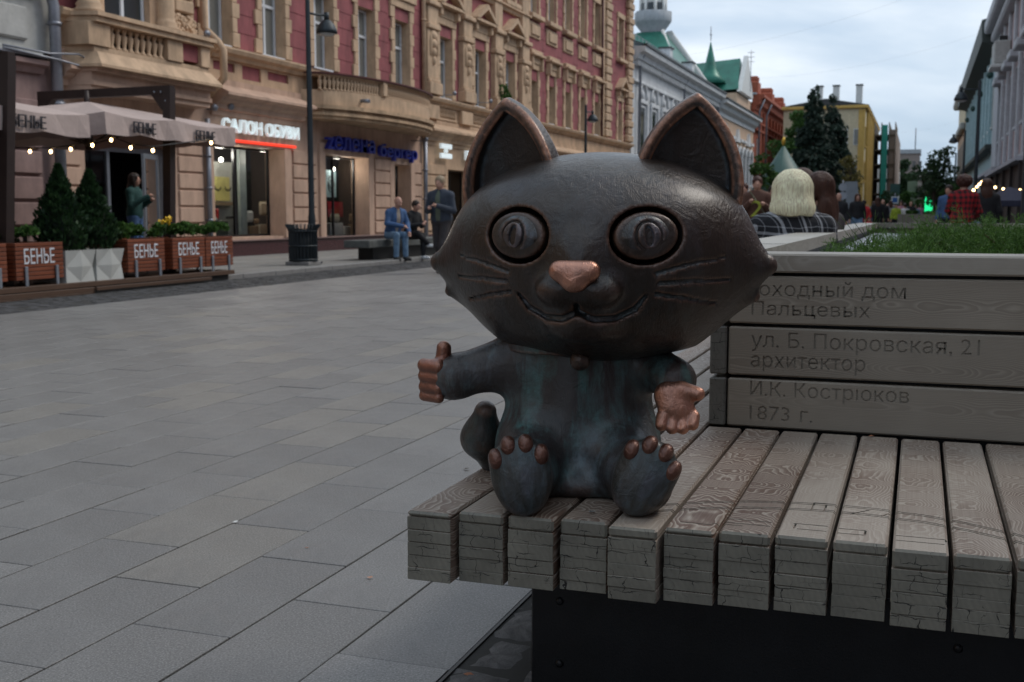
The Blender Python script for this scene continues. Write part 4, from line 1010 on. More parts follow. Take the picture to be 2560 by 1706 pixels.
for y, z, xx in ((23.15, 2.30, -.1), (28.6, 2.28, -.1)):
    q = MB(); q.sphere((X + xx, y, z), .055, 10, 6); q.build('spot_light', spot, b22)
# open glass door of the cafe
q = MB(); X = WX - .30
for u0, u1 in ((17.66, 17.74), (18.55, 18.63), (20.2, 20.33)): q.box(X, X + .07, u0, u1, .15, 2.38)
q.box(X, X + .066, 17.74, 20.2, 2.26, 2.38); door = q.build('door_frame', alu, b22)
q = MB(); q.quad((X + .03, 17.74, .2), (X + .03, 18.55, .2), (X + .03, 18.55, 2.26), (X + .03, 17.74, 2.26)); q.build('pane', cglass, door)
dl = MB()   # leaf swung outwards
for u0, u1 in ((0, .08), (.82, .9)): dl.box(u0, u1, -.025, .025, .12, 2.2)
dl.box(.08, .82, -.022, .022, .12, .22); dl.box(.08, .82, -.022, .022, 2.1, 2.2)
do = dl.build('door_leaf', alu, b22, loc=(WX - .2, 20.1, .05), rot=(0, 0, R(-72)))
q = MB(); q.quad((.08, 0, .22), (.82, 0, .22), (.82, 0, 2.1), (.08, 0, 2.1)); q.build('pane', cglass, do)
q = MB(); q.tube([(.75, -.07, .75), (.75, -.07, 1.65)], .014, 8); q.tube([(.75, -.07, 1.2), (.75, -.02, 1.2)], .012, 6); q.build('handle', alu, do)
q = MB(); q.quad((.25, -.004, 1.15), (.52, -.004, 1.15), (.52, -.004, 1.75), (.25, -.004, 1.75)); q.build('notice', white_m, do)

# signs
lit_w = emit('lit_white', (.80, .90, .92), .32); sign_side = mat('sign_side', (.35, .33, .36), .5)
def sign(label, cat='sign', loc=(0, 0, 0)): return thing('shop_sign', label, cat, loc)
s1 = sign('white lettering reading САЛОН ОБУВИ over the shoe shop window', loc=(WX, 23.6, 2.9))
put_text('letter', 'САЛОН ОБУВИ', lit_w, s1, (WX + .16, 21.95, 2.86), 3.3, .31, '+X', .035, True, .012)
q = MB(); q.bbox(WX + .04, WX + .10, 21.95, 25.25, 2.66, 2.72, .01); q.build('neon_bar', emit('neon_red', (1, .05, .02), .75), s1)
q = MB()
for k in range(10): q.tube([(WX, 22.1 + k * .33, 2.95), (WX + .14, 22.1 + k * .33, 2.95)], .008, 4)
q.build('bracket', alu, s1)
s2 = sign('dark blue lettering reading zелена бергер under the balcony', loc=(WX, 29.5, 2.8))
put_text('letter', 'zелена', mat('blue_letter', (.012, .022, .26), .35), s2, (WX + .16, 26.65, 2.72), 2.75, .37, '+X', .06, True, .008)
put_text('letter', 'бергер', mat('blue_letter', (.012, .022, .26), .35), s2, (WX + .16, 29.75, 2.58), 2.55, .46, '+X', .06, True, .008)
s3 = sign('white lettering reading ПАТИ БАР beside a small stacked white sign', loc=(WX, 37.4, 2.9))
put_text('letter', 'ПАТИ БАР', lit_w, s3, (WX + .12, 36.5, 2.86), 1.75, .32, '+X', .06, True, .012)
s4 = sign('small white three tier sign on dark brackets left of the bar lettering', loc=(WX, 34.5, 2.9))
box('board', lit_w, s4, WX + .12, WX + .2, 34.2, 35.1, 3.14, 3.30, .01); box('board', lit_w, s4, WX + .12, WX + .2, 34.55, 34.75, 3.02, 3.12, .01); box('board', lit_w, s4, WX + .12, WX + .2, 34.2, 35.1, 2.83, 2.99, .01)
np_ = thing('house_number_plate', 'round dark green house number plate reading 22 on the red panel', 'plate', (WX, 17.5, 4.3))
q = MB(); q.lathe([(.15, -.012), (.15, .012)], (0, 0, 0), 28); me = q.mesh('plate', mat('green_enamel', (.010, .035, .035), .3)); me.transform(Matrix.Translation((WX + .03, 17.42, 4.28)) @ Matrix.Rotation(R(90), 4, 'Y')); link('plate', me, np_)
put_text('digits', '22', mat('enamel_white', (.75, .75, .72), .4), np_, (WX + .043, 17.335, 4.205), .17, .14, '+X', .003)
# downpipes
def downpipe(pts, r, m, label, brk=()):
    t = thing('downpipe', label, 'pipe', pts[-1]); q = MB(); q.tube(pts, r, 12); q.build('pipe', m, t)
    for z in brk: 
        q = MB(); p = pts[-1]; q.lathe([(r * 1.25, -.03), (r * 1.25, .03)], (p[0], p[1], z), 12); q.box(WX, p[0], p[1] - .015, p[1] + .015, z - .01, z + .01); q.build('clamp', m, t)
downpipe([(WX + .1, 16.62, 9), (WX + .1, 16.62, 5.1), (WX + .16, 16.75, 4.9), (WX + .18, 16.8, 4.7), (WX + .18, 16.8, 0.1)], .10, galv, 'thick grey downpipe left of the number 22 plate', (1.0, 3.0, 4.4))
downpipe([(WX + .22, 21.3, 9), (WX + .22, 21.3, 5.0), (WX + .45, 21.42, 4.72), (WX + .55, 21.48, 4.55), (WX + .55, 21.48, 3.95), (WX + .12, 21.52, 3.6)], .085, tan2, 'ochre painted downpipe bending round the corner of the bay', ())
downpipe([(WX + .12, 21.45, 3.1), (WX + .12, 21.45, .1)], .055, galv, 'thin grey downpipe left of the shoe shop window', (.9, 1.6, 2.3))
downpipe([(WX + .1, 33.1, 12), (WX + .1, 33.1, 3.4)], .07, tan2, 'ochre painted downpipe between the balcony and the pilasters', (7, 10))
downpipe([(WX + .12, 33.1, 3.38), (WX + .12, 33.1, 1.9), (WX + .12, 33.1, .1)], .07, galv, 'grey downpipe behind the woman reading her phone', (1.5, 2.4))
downpipe([(WX + .15, 54.05, 12.2), (WX + .15, 54.05, 4.7)], .06, oxide, 'dark red downpipe beside the quoined pilaster', ())
# floodlights and cameras on the facade
def lampfix(name, label, cat, p):
    t = thing(name, label, cat, p); q = MB(); q.sphere(p, (.07, .09, .08), 8, 6); q.build('housing', galv, t); q = MB(); q.tube([(WX, p[1], p[2] - .03), (p[0], p[1], p[2] - .05)], .015, 5); q.build('arm', galv, t)
lampfix('floodlight', 'pale floodlight on the ledge beside the ochre bent pipe', 'floodlight', (WX + .55, 20.9, 4.8))
lampfix('floodlight', 'small grey floodlight above the letter C of the shoe shop sign', 'floodlight', (WX + .2, 22.25, 3.42))
lampfix('floodlight', 'small grey floodlight next to the top of the thin downpipe', 'floodlight', (WX + .2, 21.62, 3.35))
lampfix('security_camera', 'white camera on an arm under the right end of the balcony', 'camera', (WX + .5, 32.3, 3.3))
for yy, zz, lb in ((34.6, 4.9, 'pale floodlight at the foot of the first pedimented window'), (37.9, 4.95, 'pale floodlight at the foot of the second pedimented window')): lampfix('floodlight', lb, 'floodlight', (WX + .5, yy, zz))
lampfix('floodlight', 'cluster of grey floodlights on the wall behind the first parasol roof', 'floodlight', (WX + .25, 17.6, 2.95))

# left neighbour
b20 = thing('apartment_house', 'grey pink building with white upper panels at the far left edge', 'building', (WX, 13, 0))
mauve = mat('mauve_stucco', (.27, .18, .165), .85, bump=.3, bscale=35, grime=.5); whp = mat('offwhite_panel', (.42, .42, .40), .8, grime=.3)
box('wall', mauve, b20, WX - 8, WX - .02, 2, 16.88, 0, 3.75); box('upper_wall', whp, b20, WX - 8, WX - .02, 2, 16.88, 3.9, 12)
cornice(b20, [(-.2, 3.5), (.05, 3.5), (.1, 3.6), (.2, 3.64), (.2, 3.72), (.0, 3.75), (-.2, 3.75)], 2, 16.6, mauve); box('flashing', galv, b20, WX - .1, WX + .22, 2, 16.6, 3.76, 3.80, .01); box('ledge', whp, b20, WX - .1, WX + .08, 2, 16.6, 3.804, 3.9, .01)
for a, b in ((14.2, 16.3), (10.5, 13.6)): box('raised_panel', whp, b20, WX - .05, WX + .05, a, b, 4.05, 4.62, .03)
cornice(b20, [(-.2, 4.8), (.05, 4.8), (.12, 4.95), (.25, 5.0), (.25, 5.08), (-.2, 5.1)], 2, 16.5, whp)
for z in (.4, .85, 1.3, 1.75, 2.2, 2.65): box('stone_course', mauve, b20, WX - .05, WX + .05, 2, 15.0, z, z + .39, .015); box('stone_course', mauve, b20, WX - .05, WX + .05, 15.05, 16.5, z, z + .39, .015)
cb = thing('cable_loop', 'loop of grey cable hanging round the thick downpipe', 'cable', (WX + .25, 16.9, 3.8)); q = MB(); q.tube([(WX + .22, 15.5, 3.86), (WX + .3, 16.5, 3.84), (WX + .42, 17.1, 3.90), (WX + .46, 17.35, 3.80), (WX + .4, 17.2, 3.70), (WX + .3, 16.7, 3.76), (WX + .22, 15.5, 3.82)], .02, 6); q.build('cable', galv, cb)

def gp(u, d, z=0.0):
    """ground point at bearing u (photo column of 2560) and distance d"""
    x = (u - 1280) / 2844; return Vector((d * (x * math.cos(a_) - math.sin(a_) * .9938), d * (x * math.sin(a_) + math.cos(a_) * .9938), z))
# ================================================================ FAR LEFT SIDE BUILDINGS
def simple_window(par, X, y0, y1, z0, z1, fm, sgn=1, g=None):
    q = MB(); w = .09
    q.box(X - .02, X + sgn * .06, y0 - w, y0, z0 - w, z1 + w); q.box(X - .02, X + sgn * .06, y1, y1 + w, z0 - w, z1 + w); q.box(X - .02, X + sgn * .058, y0, y1, z1, z1 + w); q.box(X - .02, X + sgn * .12, y0 - .1, y1 + .1, z0 - .14, z0)
    f = q.build('window', fm, par); p = MB(); xx = X + sgn * .012; p.quad((xx, y0, z0), (xx, y1, z0), (xx, y1, z1), (xx, y0, z1)); p.build('pane', g or win_g, f)
white_st = mat('white_stucco', (.60, .61, .62), .8, noise=.12, nscale=2, bump=.3, bscale=20, grime=.3); peach_st = mat('peach_stucco', (.58, .40, .28), .8, grime=.25); brick_st = mat('red_brickwork', (.33, .085, .045), .85, noise=.3, nscale=5, bump=.5, bscale=30, grime=.3)
zinc = mat('zinc_roof', (.40, .43, .46), .45, .4, noise=.15); roof_dark = mat('dark_gutter', (.05, .05, .05), .5, .4); green_roof = mat('green_metal_roof', (.022, .14, .10), .40, .2, noise=.3, nscale=1.2)
bw = thing('town_house', 'white ornate two storey building with arched hood mouldings and dark gutter', 'building', (WX, 74, 0))
box('wall', white_st, bw, WX - 10, WX, 60.6, 87.4, 0, 9.3); cornice(bw, [(-.2, 9.0), (.06, 9.0), (.1, 9.2), (.35, 9.3), (.4, 9.55), (.7, 9.65), (.75, 9.9), (-.2, 9.95)], 60.6, 87.4, white_st)
box('gutter', roof_dark, bw, WX + .62, WX + .82, 60.6, 87.4, 9.92, 10.04)
q = MB(); q.quad((WX + .7, 60.6, 10.0), (WX + .7, 87.4, 10.0), (WX - 5, 87.4, 12.2), (WX - 5, 60.6, 12.2)); q.build('roof', zinc, bw)
for k in range(9):
    y = 62.6 + k * 2.85
    simple_window(bw, WX, y, y + 1.0, 4.4, 6.9, white_st)
    q = MB(); q.tube([(WX + .05, y + .5 + .85 * math.cos(t), 7.35 + .9 * math.sin(t)) for t in np.linspace(0, math.pi, 12)], .10, 6); q.bbox(WX - .02, WX + .14, y - .45, y + 1.45, 7.1, 7.3, .02)
    for s in (-.38, 1.38): q.lathe([(.11, 0), (.09, .1), (.08, 2.8), (.12, 2.9)], (WX + .06, y + s, 4.2), 8)
    q.sphere((WX + .04, y + .5, 7.6), (.08, .28, .22), 8, 5); q.build('arched_hood', white_st, bw)
    simple_window(bw, WX, y, y + 1.1, 1.0, 3.0, white_st)
q = MB()
for k in range(60): q.box(WX + .02, WX + .30, 60.9 + k * .44, 61.1 + k * .44, 8.98, 9.22)
q.build('dentil_course', white_st, bw, kind='stuff'); box('string_course', white_st, bw, WX - .02, WX + .16, 60.6, 87.4, 8.1, 8.26, .03); box('string_course', white_st, bw, WX - .02, WX + .18, 60.6, 87.4, 3.7, 3.95, .03)
for y in (61.6, 74.0, 87.2): downpipe([(WX + .6, y, 9.9), (WX + .2, y + .1, 9.2), (WX + .16, y + .1, .2)], .08, galv, {61.6: 'grey downpipe at the near corner of the white ornate building', 74.0: 'grey downpipe in the middle of the white ornate building', 87.2: 'grey downpipe where the white building meets the peach one'}[y])
q = MB()
for k in range(30):
    y = 61 + k * .9; q.tube([(WX - 1.0, y, 10.5), (WX - 1.0, y, 11.3)], .02, 4)
for z in (10.9, 11.28): q.tube([(WX - 1.0, 61, z), (WX - 1.0, 87.3, z)], .02, 4)
q.build('roof_fence', galv, bw)
for y in (63.5, 78, 86): box('chimney', white_st, bw, WX - 2.3, WX - 1.6, y, y + .9, 10.8, 12.2); box('chimney_cap', roof_dark, bw, WX - 2.4, WX - 1.5, y - .1, y + 1.0, 12.2, 12.3)
bp = thing('town_house', 'peach building with white arched windows between the white and red brick ones', 'building', (WX, 98, 0))
box('wall', peach_st, bp, WX - 10, WX, 87.5, 108, 0, 8.7); cornice(bp, [(-.2, 8.5), (.1, 8.5), (.12, 8.8), (.4, 9.0), (.5, 9.3), (.8, 9.4), (.8, 9.6), (-.2, 9.7)], 87.5, 108, white_st); box('gutter', roof_dark, bp, WX + .7, WX + .88, 87.5, 108, 9.62, 9.74)
q = MB(); q.quad((WX + .7, 87.5, 9.7), (WX + .7, 108, 9.7), (WX - 6, 108, 12.2), (WX - 6, 87.5, 12.2)); q.build('roof', zinc, bp)
for k in range(9):
    y = 88.6 + k * 2.15; simple_window(bp, WX, y, y + .95, 3.6, 6.1, white_st); q = MB(); q.tube([(WX + .05, y + .475 + .6 * math.cos(t), 6.1 + .6 * math.sin(t)) for t in np.linspace(0, math.pi, 9)], .12, 6)
    if k % 3 == 1: q.prism([(y - .5, 7.0), (y + 1.45, 7.0), (y + .475, 8.1)], WX, WX + .25, 0)
    else: q.bbox(WX - .02, WX + .25, y - .3, y + 1.25, 7.1, 7.35, .02)
    q.build('window_hood', white_st, bp); box('pilaster', white_st, bp, WX - .02, WX + .16, y + 1.2, y + 1.55, 2.9, 6.6, .02)
box('string_course', white_st, bp, WX - .02, WX + .2, 87.5, 108, 2.6, 2.9, .03)
bb = thing('town_house', 'dark red brick building with stepped brick parapets', 'building', (WX, 120, 0))
box('wall', brick_st, bb, WX - 7, WX, 108.2, 131, 0, 11.2); cornice(bb, [(-.2, 10.6), (.1, 10.6), (.2, 10.9), (.5, 11.1), (.6, 11.5), (.9, 11.7), (.9, 11.95), (-.2, 12)], 108.1, 131.1, brick_st); box('roof_ledge', zinc, bb, WX - 7, WX + .2, 108, 108.6, 11.96, 12.12)
for y in (108.3, 119, 129): box('brick_parapet', brick_st, bb, WX - 1.4, WX + .3, y, y + 2.0, 12.0, 13.2, .1); box('brick_parapet', brick_st, bb, WX - 1.2, WX + .2, y + .4, y + 1.6, 13.2, 13.7, .1)
for k in range(8):
    y = 110 + k * 2.6
    for z0, z1 in ((5.6, 8.1), (1.4, 4.0)): simple_window(bb, WX, y, y + 1.0, z0, z1, brick_st, g=mat('pale_window', (.30, .31, .32), .3))
    box('pilaster', brick_st, bb, WX - .02, WX + .25, y + 1.3, y + 1.9, .5, 10.6, .03)
for z in (4.6, 5.0, 8.7, 9.4): box('string_course', brick_st, bb, WX - .02, WX + .3, 108.2, 131, z, z + .18, .03)
for y in (109.2, 114.5): downpipe([(WX + .8, y, 11.6), (WX + .35, y, 10.5), (WX + .35, y, .2)], .09, galv, {109.2: 'grey downpipe at the near corner of the red brick building', 114.5: 'second grey downpipe on the front of the red brick building'}[y])
# green roofed tower house behind
tw = thing('tower_house', 'white lookout tower rising from a steep green pyramid roof', 'tower', (-20.6, 90.6, 0))
q = MB(); cx_, cy_ = -20.5, 90.8; b_ = [(-30, 82), (-16, 82), (-16, 103), (-30, 103)]
top = [(cx_ - 1.0, cy_ - 1.0), (cx_ + 1.0, cy_ - 1.0), (cx_ + 1.0, cy_ + 1.0), (cx_ - 1.0, cy_ + 1.0)]
for k in range(4): q.quad((*b_[k], 9.6), (*b_[(k + 1) % 4], 9.6), (*top[(k + 1) % 4], 15.2), (*top[k], 15.2))
q.build('roof', green_roof, tw); q = MB(); q.prism(b_, 0, 9.59, 2); q.build('wall', white_st, tw)
q = MB(); q.tube([(-16.9, 86, 9.9), (cx_ + 1.0, cy_ - 1.0, 15.25)], .16, 6); q.tube([(-16.6, 102, 9.9), (cx_ + 1.05, cy_ + 1.0, 15.2)], .45, 6); q.build('roof_hip', white_m, tw)
q = MB(); q.lathe([(.95, 14.9), (.95, 15.35), (1.45, 16.0), (1.5, 16.1), (1.5, 16.85), (1.42, 16.87), (1.42, 16.3), (.9, 16.3)], (cx_, cy_, 0), 8); q.build('gallery', mat('grey_concrete', (.33, .35, .37), .8, grime=.3), tw)
q = MB(); q.lathe([(.95, 16.3), (.9, 19.5)], (cx_, cy_, 0), 8)
for k in range(8):
    t = k * math.pi / 4 + .39; q.lathe([(.12, 16.3), (.12, 17.9)], (cx_ + 1.0 * math.cos(t), cy_ + 1.0 * math.sin(t), 0), 6)
q.build('lantern_room', white_m, tw)
for k in range(8):
    t = k * math.pi / 4; q = MB(); q.box(-.2, .2, -.03, .03, 0, .6); q.build('lantern_window', win_g, tw, loc=(cx_ + .93 * math.cos(t), cy_ + .93 * math.sin(t), 16.9), rot=(0, 0, t + math.pi / 2))
q = MB()
for k in range(22): q.tube([(-17.2 + .0 * k, 83 + k * .85, 10.2), (-17.2, 83 + k * .85, 11.2)], .025, 4)
q.tube([(-17.2, 83, 11.2), (-17.2, 101, 11.2)], .03, 4); q.tube([(-17.2, 83, 10.7), (-17.2, 101, 10.7)], .03, 4); q.build('roof_fence', galv, tw)
gh = thing('green_roofed_house', 'green metal roofed house with a conical turret and finial', 'building', (-17.4, 104, 0))
q = MB(); A = (-22, 103, 14.1); B = (-15.4, 103, 14.6); q.quad((-24, 99.5, 11.2), (-15.0, 99.5, 11.6), B, A); q.quad(A, B, (-15.0, 109, 11.6), (-24, 109, 11.2)); q.tri((-15.0, 99.5, 11.6), (-15.0, 109, 11.6), B); q.build('roof', green_roof, gh)
q = MB(); q.prism([(-24, 99.6), (-15.1, 99.6), (-15.1, 108.9), (-24, 108.9)], 0, 11.3, 2); q.build('wall', peach_st, gh)
q = MB(); q.lathe([(1.5, 12.2), (.85, 12.9), (.55, 13.5), (.05, 15.7), (.02, 15.8)], (-17.6, 100.6, 0), 16); q.build('turret', green_roof, gh); q = MB(); q.tube([(-17.6, 100.6, 15.9), (-17.6, 100.6, 17.1)], .04, 5); q.sphere((-17.6, 100.6, 16.4), .1, 6, 4); q.build('finial', galv, gh)
q = MB(); q.prism([(99.4, 11.4), (103, 14.8), (106.6, 11.4)], -15.1, -14.7, 0); q.build('gable', white_m, gh); box('chimney', mat('stack', (.05, .12, .10), .6), gh, -20.1, -19.8, 101.4, 101.7, 13.2, 15.0)
q = MB(); q.tube([(-14.6, 104, 11.8), (-14.6, 104, 15.4)], .03, 4)
for z in (14.4, 14.8, 15.2): q.tube([(-14.9, 104, z), (-14.3, 104, z)], .025, 4)
q.build('antenna', galv, gh)
# kiosk roof, yellow building, scaffold and further blocks
kk_ = thing('kiosk', 'small kiosk with green tented roof and golden tip beside the spruces', 'kiosk', gp(1966, 60)); c = gp(1946, 60)
q = MB(); q.lathe([(1.75, 2.1), (.95, 3.1), (.06, 4.5)], (c.x, c.y, 0), 8); q.build('roof', mat('kiosk_green', (.03, .09, .075), .5), kk_); q = MB(); q.lathe([(.9, 0), (.9, 2.18)], (c.x, c.y, 0), 8); q.build('wall', mauve, kk_); q = MB(); q.sphere((c.x, c.y, 4.75), (.10, .10, .22), 8, 6); q.build('finial', mat('gilding', (.7, .45, .08), .3, .9), kk_)
yel_st = mat('yellow_stucco', (.56, .36, .10), .85, grime=.3); cream_st = mat('cream_stucco', (.58, .50, .34), .85, grime=.3)
by_ = thing('apartment_house', 'yellow apartment building beyond the spruces with chimneys on its roof', 'building', (-8, 118, 0))
box('wall', cream_st, by_, -13, -5.35, 116, 150, 0, 11.1); box('eave', yel_st, by_, -13.2, -5.05, 115.7, 150, 11.1, 11.4, .05)
q = MB(); q.prism([(-13.2, 11.42), (-5.0, 11.42), (-9, 12.1)], 115.8, 150, 1); q.build('roof', roof_dark, by_)
for x in (-10.2, -8.6, -6.4): box('chimney', white_m, by_, x, x + .6, 119, 119.8, 11.8, 13.6); box('chimney_cap', roof_dark, by_, x - .06, x + .66, 118.9, 119.9, 13.6, 13.7)
for k in range(2):
    x = -7.6 + k * 1.25
    box('corner_strip', yel_st, by_, -5.9, -5.3, 115.9, 116.0, .2, 11, .02) if k == 0 else None
    for z in (1.4, 4.5, 7.6): 
        q = MB(); q.box(x, x + .75, 115.93, 116.0, z, z + 1.6); w_ = q.build('window', white_m, by_); q = MB(); q.quad((x + .08, 115.92, z + .08), (x + .67, 115.92, z + .08), (x + .67, 115.92, z + 1.5), (x + .08, 115.92, z + 1.5)); q.build('pane', win_g2, w_)
for k in range(9):
    for z in (4.2, 7.6): simple_window(by_, -5.35, 117.5 + k * 3.4, 118.9 + k * 3.4, z, z + 1.8, yel_st)
    box('pilaster', yel_st, by_, -5.37, -5.1, 119.6 + k * 3.4, 120.4 + k * 3.4, 0, 11, .02)
sc_ = thing('scaffold', 'scaffold with a tall hanging teal debris net on the far yellow facade', 'scaffold', gp(2185, 128)); a = gp(2172, 128); b = gp(2186, 128); c = gp(2200, 128)
q = MB(); q.box(a.x + .62, a.x + 1.22, a.y - .3, a.y - .1, .4, 10.7); q.build('debris_net', mat('teal_net', (.02, .27, .22), .7, noise=.15), sc_)
q = MB()
for k in range(6):
    for xx in (-.15, .55, 1.35, 2.0): q.tube([(a.x + xx, a.y + k * 2, 0), (a.x + xx, a.y + k * 2, 11)], .05, 4)
q.build('upright', mat('scaffold_steel', (.06, .05, .04), .6), sc_)
for z in np.arange(1.5, 11, 1.6): box('deck', mat('scaffold_board', (.10, .075, .05), .8), sc_, a.x - .1, a.x + 2.0, a.y + .05, a.y + 9.5, z, z + .18)
box('facade', mat('brown_facade', (.20, .15, .12), .8), sc_, a.x + 1.3, a.x + 2.1, a.y + .2, a.y + 28, 0, 10.2)
bf = thing('town_house', 'pale two storey building with pilasters past the scaffold', 'building', gp(2215, 150)); c = gp(2203, 160)
box('wall', whp, bf, c.x, c.x + 1.2, c.y, c.y + 45, 1.0, 7.2)
for k in range(7): box('pilaster', white_m, bf, c.x + 1.19, c.x + 1.5, c.y + 2 + k * 6, c.y + 4 + k * 6, 1.2, 7.0); box('window', win_g, bf, c.x + 1.19, c.x + 1.24, c.y + 4.6 + k * 6, c.y + 6.4 + k * 6, 2, 5.8)
box('front', whp, bf, c.x - 3, c.x + 1.2, c.y - .1, c.y, 0, 7.3)
ap = thing('apartment_block', 'grey brown apartment block closing the view down the street', 'building', gp(2240, 260)); c = gp(2196, 260); d = gp(2282, 260)
box('wall', mat('brown_grey_block', (.23, .19, .17), .85), ap, c.x, d.x, c.y, c.y + 12, 0, 14.3); box('parapet', mat('grey_concrete', (.33, .35, .37), .8), ap, c.x - .2, d.x + .2, c.y - .3, c.y + 12, 14.3, 15.2)
for i in range(6):
    for z in (2, 5, 8, 11): box('window', win_g, ap, c.x + .7 + i * 1.28, c.x + 1.4 + i * 1.28, c.y - .06, c.y, z, z + 1.6)
q = MB(); q.tube([((c.x + d.x) / 2 + 2.6, c.y + 2, 15), ((c.x + d.x) / 2 + 2.6, c.y + 2, 20)], .12, 4); q.build('mast', galv, ap)
gb = thing('town_house', 'pale green building end wall between the far trees', 'building', gp(2268, 150)); c = gp(2254, 150); d = gp(2279, 150)
box('wall', mat('sage_stucco', (.20, .30, .22), .85), gb, c.x, d.x, c.y, c.y + 10, 0, 5.2); box('corner', white_m, gb, d.x + .003, d.x + .5, c.y - .1, c.y + 10, 0, 5.9); box('annex', whp, gb, d.x + .503, d.x + .95, c.y, c.y + 10, 0, 4.2); box('annex_roof', oxide, gb, d.x + .3, d.x + 2, c.y + 2, c.y + 9, 2.6, 3.2)

# ================================================================ RIGHT SIDE BUILDINGS
RX = 4.2
pink_r = mat('rose_stucco', (.38, .27, .27), .85, grime=.3); lil = mat('lilac_trim', (.45, .46, .49), .8, grime=.3); bl = mat('pale_blue_stucco', (.36, .49, .52), .85, grime=.3); eave_m = mat('dark_green_eave', (.035, .045, .040), .6, noise=.2)
pb = thing('town_house', 'rose and lilac building at the right edge of the street', 'building', (RX, 66, 0))
box('wall', pink_r, pb, RX, RX + 8, 34, 77.3, 0, 12.0); box('cornice', lil, pb, RX - .9, RX + .2, 34, 77.4, 12.0, 12.7, .1); box('cornice', lil, pb, RX - .5, RX + .2, 34, 77.4, 11.5, 11.98, .1); box('flat_pilaster', lil, pb, RX - .18, RX, 73.2, 77.3, 0, 11.5, .02)
for k in range(9):
    simple_window(pb, RX, 40 + k * 4, 41.3 + k * 4, 5.2, 8.0, lil, -1); box('window_hood', lil, pb, RX - .5, RX, 39.6 + k * 4, 41.7 + k * 4, 8.4, 8.75, .05); box('pilaster', lil, pb, RX - .16, RX, 42.3 + k * 4, 42.9 + k * 4, 3.6, 11.5, .02)
box('string_course', lil, pb, RX - .3, RX, 34, 77.3, 3.3, 3.6, .05)
box('shop_awning', mat('pale_awning', (.38, .38, .42), .8), pb, RX - 1.3, RX, 55, 75, 2.95, 3.1); box('shop_front', mat('shop_dark', (.02, .02, .022), .8), pb, RX - .06, RX - .01, 42, 76, .3, 2.9)
ac = thing('air_conditioner', 'white air conditioning cabinet on the rose building wall', 'air conditioner', (RX - .4, 66, 9)); box('cabinet', whp, ac, RX - .85, RX - .02, 66.2, 68.3, 8.9, 10.1, .06); box('bracket', white_m, ac, RX - 1.0, RX - .01, 66.1, 68.4, 8.7, 8.88, .03); box('vent', black_m, ac, RX - .6, RX - .2, 66.4, 67.2, 10.1, 10.35)
bb_ = thing('town_house', 'pale blue building under a broad dark eave on the right side', 'building', (RX, 100, 0))
box('wall', bl, bb_, RX, RX + 8, 77.6, 126, 0, 12.2); q = MB(); q.prism([(RX - 1.0, 11.6), (RX + .3, 11.2), (RX + .3, 12.6), (RX - 1.05, 12.9)], 77.5, 126.4, 1); q.build('eave', eave_m, bb_); q = MB(); q.prism([(RX - 1.05, 12.91), (RX + .3, 12.62), (RX + 6, 15)], 77.5, 126.4, 1); q.build('roof', eave_m, bb_)
for k in range(11):
    y = 80 + k * 4.2; simple_window(bb_, RX, y, y + 1.3, 6.6, 9.6, white_m, -1); simple_window(bb_, RX, y, y + 1.3, 1.6, 3.8, white_m, -1)
    box('pilaster', bl, bb_, RX - .2, RX, y + 2.2, y + 2.9, 5.4, 11.2, .03); 
    if k % 3 == 0: q = MB(); q.sphere((RX - .3, y + .65, 9.9), (.22, .25, .25), 8, 5); q.build('lamp_bracket', mat('dark_green_metal', (.02, .06, .05), .6), bb_)
box('ledge', eave_m, bb_, RX - .55, RX, 77.6, 126, 5.0, 5.35, .05)
bc = thing('town_house', 'narrow cream building with heavy cornice beyond the blue one', 'building', (RX, 140, 0)); box('wall', mat('apricot_stucco', (.55, .38, .26), .85), bc, RX - .2, RX + 8, 126.6, 150, 0, 10.4); box('upper_wall', cream_st, bc, RX - .2, RX + 8, 126.6, 150, 10.4, 13.4); box('cornice', whp, bc, RX - .9, RX + .2, 126.5, 150.2, 13.4, 14.2, .2); box('cornice', whp, bc, RX - .7, RX - .2, 126.5, 150, 9.6, 10.3, .1)
for k in range(5): simple_window(bc, RX - .2, 128.5 + k * 4.4, 129.8 + k * 4.4, 5.5, 8.4, whp, -1)
hr = thing('high_rise', 'pale far tower block seen between the lamp posts', 'building', gp(2352, 420)); c = gp(2346, 420); box('wall', mat('far_block', (.40, .42, .46), .9), hr, c.x, c.x + 5.5, c.y, c.y + 8, 0, 14)
for z in range(2, 13, 2): box('window', win_g2, hr, c.x + .4, c.x + 5.1, c.y - .05, c.y, z, z + .8)

# ================================================================ LAMPS
lamp_m = mat('lamp_black', (.022, .030, .036), .5, .3, noise=.2)
def lamp(loc, dirv, label, group='street lamps with bell shades'):
    t = thing('street_lamp', label, 'street lamp', loc, math.atan2(dirv[1], dirv[0]), group, world=False)
    q = MB(); q.lathe([(.075, 0), (.075, .9), (.06, 1.0), (.055, 3.0), (.045, 5.05), (.04, 5.08)], (0, 0, 0), 12); q.build('pole', lamp_m, t)
    q = MB(); q.tube([(0, 0, 4.82), (.25, 0, 4.82), (.52, 0, 4.84)], .022, 6); q.tube([(.52, 0, 4.90), (.52, 0, 4.75)], .05, 8); q.build('arm', lamp_m, t)
    q = MB(); q.lathe([(.05, 4.76), (.09, 4.74), (.16, 4.66), (.20, 4.56), (.21, 4.50), (.19, 4.50)][::-1], (.52, 0, 0), 16); q.build('shade', lamp_m, t)
    q = MB(); q.lathe([(.18, 4.49), (.10, 4.45), (.02, 4.44)], (.52, 0, 0), 12); q.build('diffuser', mat('diffuser', (.5, .5, .48), .3), t)
    q = MB(); q.bbox(-.14, .14, -.14, .14, 0, .05, .01); q.build('base_plate', lamp_m, t); return t
lamp((-11.25, 19.85, .068), (.25, .97), 'tall black lamp post with bell shade beside the litter bin')
